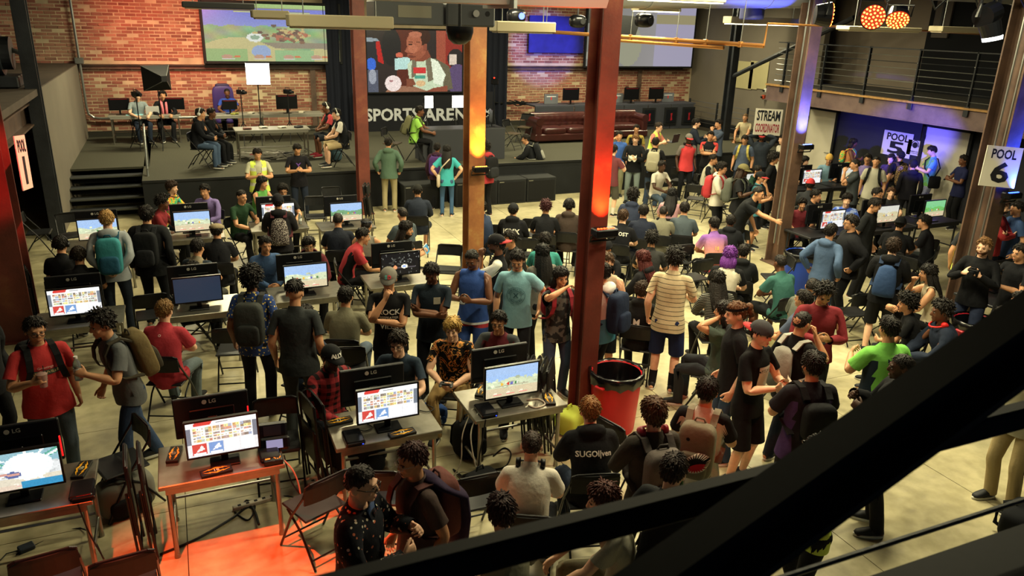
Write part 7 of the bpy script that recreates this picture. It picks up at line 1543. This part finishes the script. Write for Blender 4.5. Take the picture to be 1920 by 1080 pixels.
for x0,y0,x1,y1,yy,t,lit in((540,28,733,54,8.6,'long cream light fixture left of the grey ceiling unit',0),(472,20,540,36,9.6,'short cream light fixture over the left projection screen',0),(342,6,476,18,10.2,'dark light fixture at the upper left',0),(924,38,1034,62,9.4,'cream light fixture right of the grey ceiling unit',0),(1362,30,1506,48,12.5,'lit cream light fixture over the grey end wall',1),(1578,52,1716,60,9.0,'cream light fixture behind the red lamps',0),(1752,46,1836,62,9.0,'cream light fixture behind the moving light',0),(1180,0,1352,4,10.0,'lit light fixture at the top edge, right of the big column',1),(1190,17,1270,23,12.2,'short lit light fixture right of the big column',1)):
    p=at_y(x0,y1,yy); q=at_y(x1,y1-4,yy); r=empty('fluorescent_light',((p[0]+q[0])/2,yy,(p[2]+q[2])/2)); tag(r,t,'lamp'); L=q[0]-p[0]; hh=max(.06,(y1-y0)/FPX*yy*.8)
    MB().box((0,0,hh/2),(L,.26,hh),bev=.01).build('housing',mat('lum_cream','#a39a7e' if 'dark' not in t else '#3a3c3e',.6),r); MB().box((0,0,-.008),(L-.06,.2,.014)).build('diffuser',mat('lum_lit','#fff',.5,emit=LAMP_W,es=8) if lit else mat('lum_off','#b8ae90',.5),r)
    for s in(-1,1): MB().cyl((s*L*.35,0,hh),(s*L*.35,0,hh+1.5),.006,n=5).build('hanger',M_chrome,r)
def duct(p0,p1,rad,label,m=None,n=20):
    r=empty('duct',tuple((Vector(p0)+Vector(p1))/2)); tag(r,label,'duct'); c=Vector(r.location); a=Vector(p0)-c;b2=Vector(p1)-c; MB().cyl(a,b2,rad,n=n).build('pipe',m or mat('duct_grey','#8c8f90',.45,.4),r,True)
    for k in(.2,.5,.8): d=(b2-a).normalized(); q=a+(b2-a)*k; MB().cyl(q-d*.02,q+d*.02,rad+.012,n=n).build('seam_ring',mat('duct_grey','#8c8f90',.45,.4),r,True)
p=at_y(1110,24,6.6); r=empty('air_duct',(p[0]-1.55,6.6,p[2]+.24)); tag(r,'wide grey air duct across the top of the picture','duct'); b=MB(); b.prism([(-.34,.22),(-.34,-.05),(-.26,-.20),(.26,-.20),(.34,-.05),(.34,.22)],0,-2.2,1.55); b.build('body',mat('duct_pale','#a7aaab',.5,.2),r); MB().box((.62,0,-.0),(.03,.72,.46)).build('flange',mat('duct_grey','#8c8f90',.45,.4),r)
p=at_y(1130,6,11.5);q=at_y(1500,10,11.5); duct((p[0],11.5,p[2]+.22),(q[0],11.5,q[2]+.25),.3,'round grey duct at the top right of the big column'); p=at_y(1540,-20,10.5); duct((p[0],10.5,p[2]+.2),(p[0]+6,10.5,p[2]+.2),.28,'round violet lit duct above the right mezzanine')
r=empty('ceiling_drum',tuple(at_y(1410,24,12.0))); tag(r,'blue round drum lamp hanging near the end wall','lamp'); MB().lathe([(.20,.12),(.22,.10),(.22,-.10),(.20,-.12),(.19,-.1),(.0,-.1)],n=24).build('drum',mat('drum','#3a3e6a',.4),r,True); MB().cyl((0,0,.1),(0,0,1.5),.01,n=6).build('hanger',M_chrome,r)
# dark dome, speakers, moving heads
r=empty('dome_light',tuple(at_y(862,58,8.6))); tag(r,'black dome lamp hanging in front of the second column','lamp'); b=MB(); b.lathe([(.0,-.15),(.07,-.14),(.13,-.09),(.155,-.01),(.155,.05),(.0,.05)],n=24); b.build('dome',mat('dome','#08090b',.3),r,True); MB().cyl((0,0,.05),(0,0,.5),.02).build('stem',M_black,r)
r=empty('hanging_speaker',tuple(at_y(1158,52,14.0))); tag(r,'black loudspeaker hanging right of the big column','speaker'); MB().prism([(-.35,.25),(.42,.22),(.30,-.16),(-.05,-.22),(-.35,-.18)],1,-.2,.2).build('cabinet',M_black,r); MB().cyl((0,0,.2),(0,0,1.4),.015).build('hanger',M_dark,r)
def par(px,py,y,rad,tilt,yaw,label,on=True):
    c=at_y(px,py,y); r=empty('par_lamp',tuple(c),yaw,True); r.rotation_euler=(tilt,0,yaw); tag(r,label,'lamp'); MB().cyl((0,0,0),(0,.16,0),rad*1.08,rad*.8,20).build('housing',M_bez,r); MB().cyl((0,-.01,0),(0,.0,0),rad,n=24).build('lens',mat('par_red','#3a0806',.4,emit=(1,.05,.01),es=.55),r); b=MB()
    k=0
    for ring,n in((.0,1),(.33,6),(.62,12),(.88,17)):
        for i in range(n): a=i*2*math.pi/n+ring; b.cyl((rad*ring*math.cos(a),-.012,rad*ring*math.sin(a)),(rad*ring*math.cos(a),-.02,rad*ring*math.sin(a)),rad*.085,n=6)
    tag(b.build('leds',mat('par_led','#ff6020',.4,emit=(1,.30,.04),es=9),r),kind='stuff'); MB().tube([(-rad*1.1,.06,0),(-rad*1.1,.06,rad*1.3),(rad*1.1,.06,rad*1.3),(rad*1.1,.06,0)],.012).build('yoke',M_bez,r)
par(1637,32,7.0,.135,.1,-.6,'round red lit par lamp at the top right'); par(1683,37,7.1,.13,.75,-.75,'tilted red lit par lamp beside the round one'); par(1556,28,7.0,.13,0,1.0,'dark red par lamp seen edge on beside the right column')
c=at_y(1850,40,6.2); r=empty('moving_light',tuple(c)); tag(r,'black moving head light with a white beam at top right','lamp'); MB().cyl((-.08,0,.04),(.14,.05,.10),.12,n=16).build('head',M_bez,r); MB().cyl((-.02,-.05,-.02),(.03,-.09,-.17),.115,.10,18).build('barrel',M_bez,r); MB().cyl((.027,-.088,-.16),(.035,-.094,-.20),.105,.10,18).build('lens',mat('white_beam','#fff',.3,emit=(.9,.95,1),es=3.5),r); MB().tube([(-.16,0,.04),(-.16,0,.25),(.20,.05,.28),(.20,.05,.1)],.03).build('yoke',M_bez,r)
r=empty('truss_bar',(9,6.9,4.95)); tag(r,'black lighting bar along the top right','truss'); MB().cyl((-2.2,0,0),(4.5,0,0),.03).build('bar',M_black,r)
for k in range(6): MB().tube([(-1.6+k*.8,0,0),(-1.4+k*.8,-.05,-.25-.05*(k%3)),(-1.1+k*.8,0,-.12),(-.8+k*.8,0,0)],.012).build('cable',M_cable,r)
for px,py,y,t in((1083,40,15.0,'dark moving head lamp before the blue panel'),(1208,38,13.0,'small round black lamp before the pale screen'),(968,30,14,'blue lit lamp at the top, left of big column')): c=at_y(px,py,y); r=empty('stage_lamp',tuple(c)); tag(r,t,'lamp'); b=MB(); sup(b,(0,0,0),(.18,.14,.13),.7); b.build('head',M_bez,r,True); MB().cyl((0,0,.1),(0,0,1.2),.015).build('hanger',M_dark,r); MB().cyl((.05,-.12,0),(.05,-.15,0),.06,n=12).build('lens',M_black if '968'!=str(px) else mat('blue_lens','#2030ff',.4,emit=(.1,.15,1),es=4),r)
# copper pipes and rods
p=at(958,55,z=4.2);q=at(1432,86,z=4.12); r=empty('copper_pipe',(0,0,0)); tag(r,'copper pipe hung across the right half below the ceiling','pipe'); MB().tube([tuple(p-np.array((3.0,-.5,0))) if 0 else tuple(p),tuple((p+q)/2),tuple(q)],.035,8).build('pipe',M_copper,r); MB().tube([tuple((p*.6+q*.4)-np.array((0,0,.07))),tuple((p*.12+q*.88)-np.array((0,0,.07)))],.03,8).build('lower_pipe',M_copper,r); MB().tube([tuple(q),tuple(q+np.array((.02,0,.33))),tuple(q+np.array((3.4,.3,.30))),tuple(q+np.array((7.5,.3,.22)))],.018,6).build('branch_pipe',M_copper,r)
for k in(.18,.55,.72,.82,.93): c=p*(1-k)+q*k; MB().cyl(tuple(c),tuple(c+np.array((.05,0,1.9))),.008,n=5).build('hanger_rod',M_chrome,r); MB().box(tuple(c),(.05,.09,.09),bev=.01).build('clamp',M_copper,r)
# big machine on the left deck
r=empty('deck_machine',(-3.35,17.5,2.92)); tag(r,'dark round bodied machine on the left deck behind the post','machine'); MB().box((0,0,.12),(1.5,.9,.2),bev=.02).build('base',M_dark,r); MB().cyl((-.75,0,.62),(.5,0,.62),.40,n=22).build('drum',mat('machine','#3a4046',.4,.3),r,True); MB().cyl((.5,0,.62),(.66,0,.62),.30,n=22).build('end_cap',M_dark,r); MB().ell((-.2,-.4,.62),(.07,.03,.07),12,8).build('gauge',mat('amber','#7a5a2a',.3),r); MB().tube([(.6,.1,.7),(.8,.1,.6),(.85,.1,.2)],.05).build('hose',M_chrome,r)
# ------------------------------------------------------------------ the near mezzanine edge and its railing
r=empty('near_railing',(0,1.24,2.9)); tag(r,'black steel rail running along the near mezzanine edge','railing')
MB().box((1.0,0,.43),(4.4,.05,.075),bev=.008).build('mid_rail',M_black,r)
MB().cyl((1.3,0.0,.10),(3.6,0.0,.10),.009,n=6).build('cable',M_dark,r)
a=at(1440,915,y=1.05); b_=at(1920,578,y=1.05); d=(b_-a); r=empty('near_beam',tuple(a)); tag(r,'thick black steel beam sloping across the lower right foreground','beam'); u=d/np.linalg.norm(d); n=np.cross(u,(0,1,0)); n=n/np.linalg.norm(n)
if n[2]>0: n=-n
A0=-u*1.2; A1=d+u*1.2
def slab(o0,th,y0,y1,name,m):
    V=[]
    for base in(A0,A1):
        for t,y in((o0,y0),(o0+th,y0),(o0+th,y1),(o0,y1)): V.append(tuple(base+n*t+np.array((0,y,0))))
    mesh_obj(name,V,[(0,1,2,3),(7,6,5,4),(0,4,5,1),(1,5,6,2),(2,6,7,3),(3,7,4,0)],m,r)
slab(.0,.125,0,.04,'web',M_black); slab(-.004,.012,-.05,.04,'upper_lip',M_black); slab(.122,.012,-.07,.04,'highlight_lip',mat('lip','#3a3d40',.35,.3)); slab(.13,.085,-.02,.05,'lower_web',M_dark)  # paler middle lip is a painted highlight, lower web given lighter steel
S(MB().box((1.5,.2,2.82),(6,2.08,.16)).build('trim_near_floor',M_black))
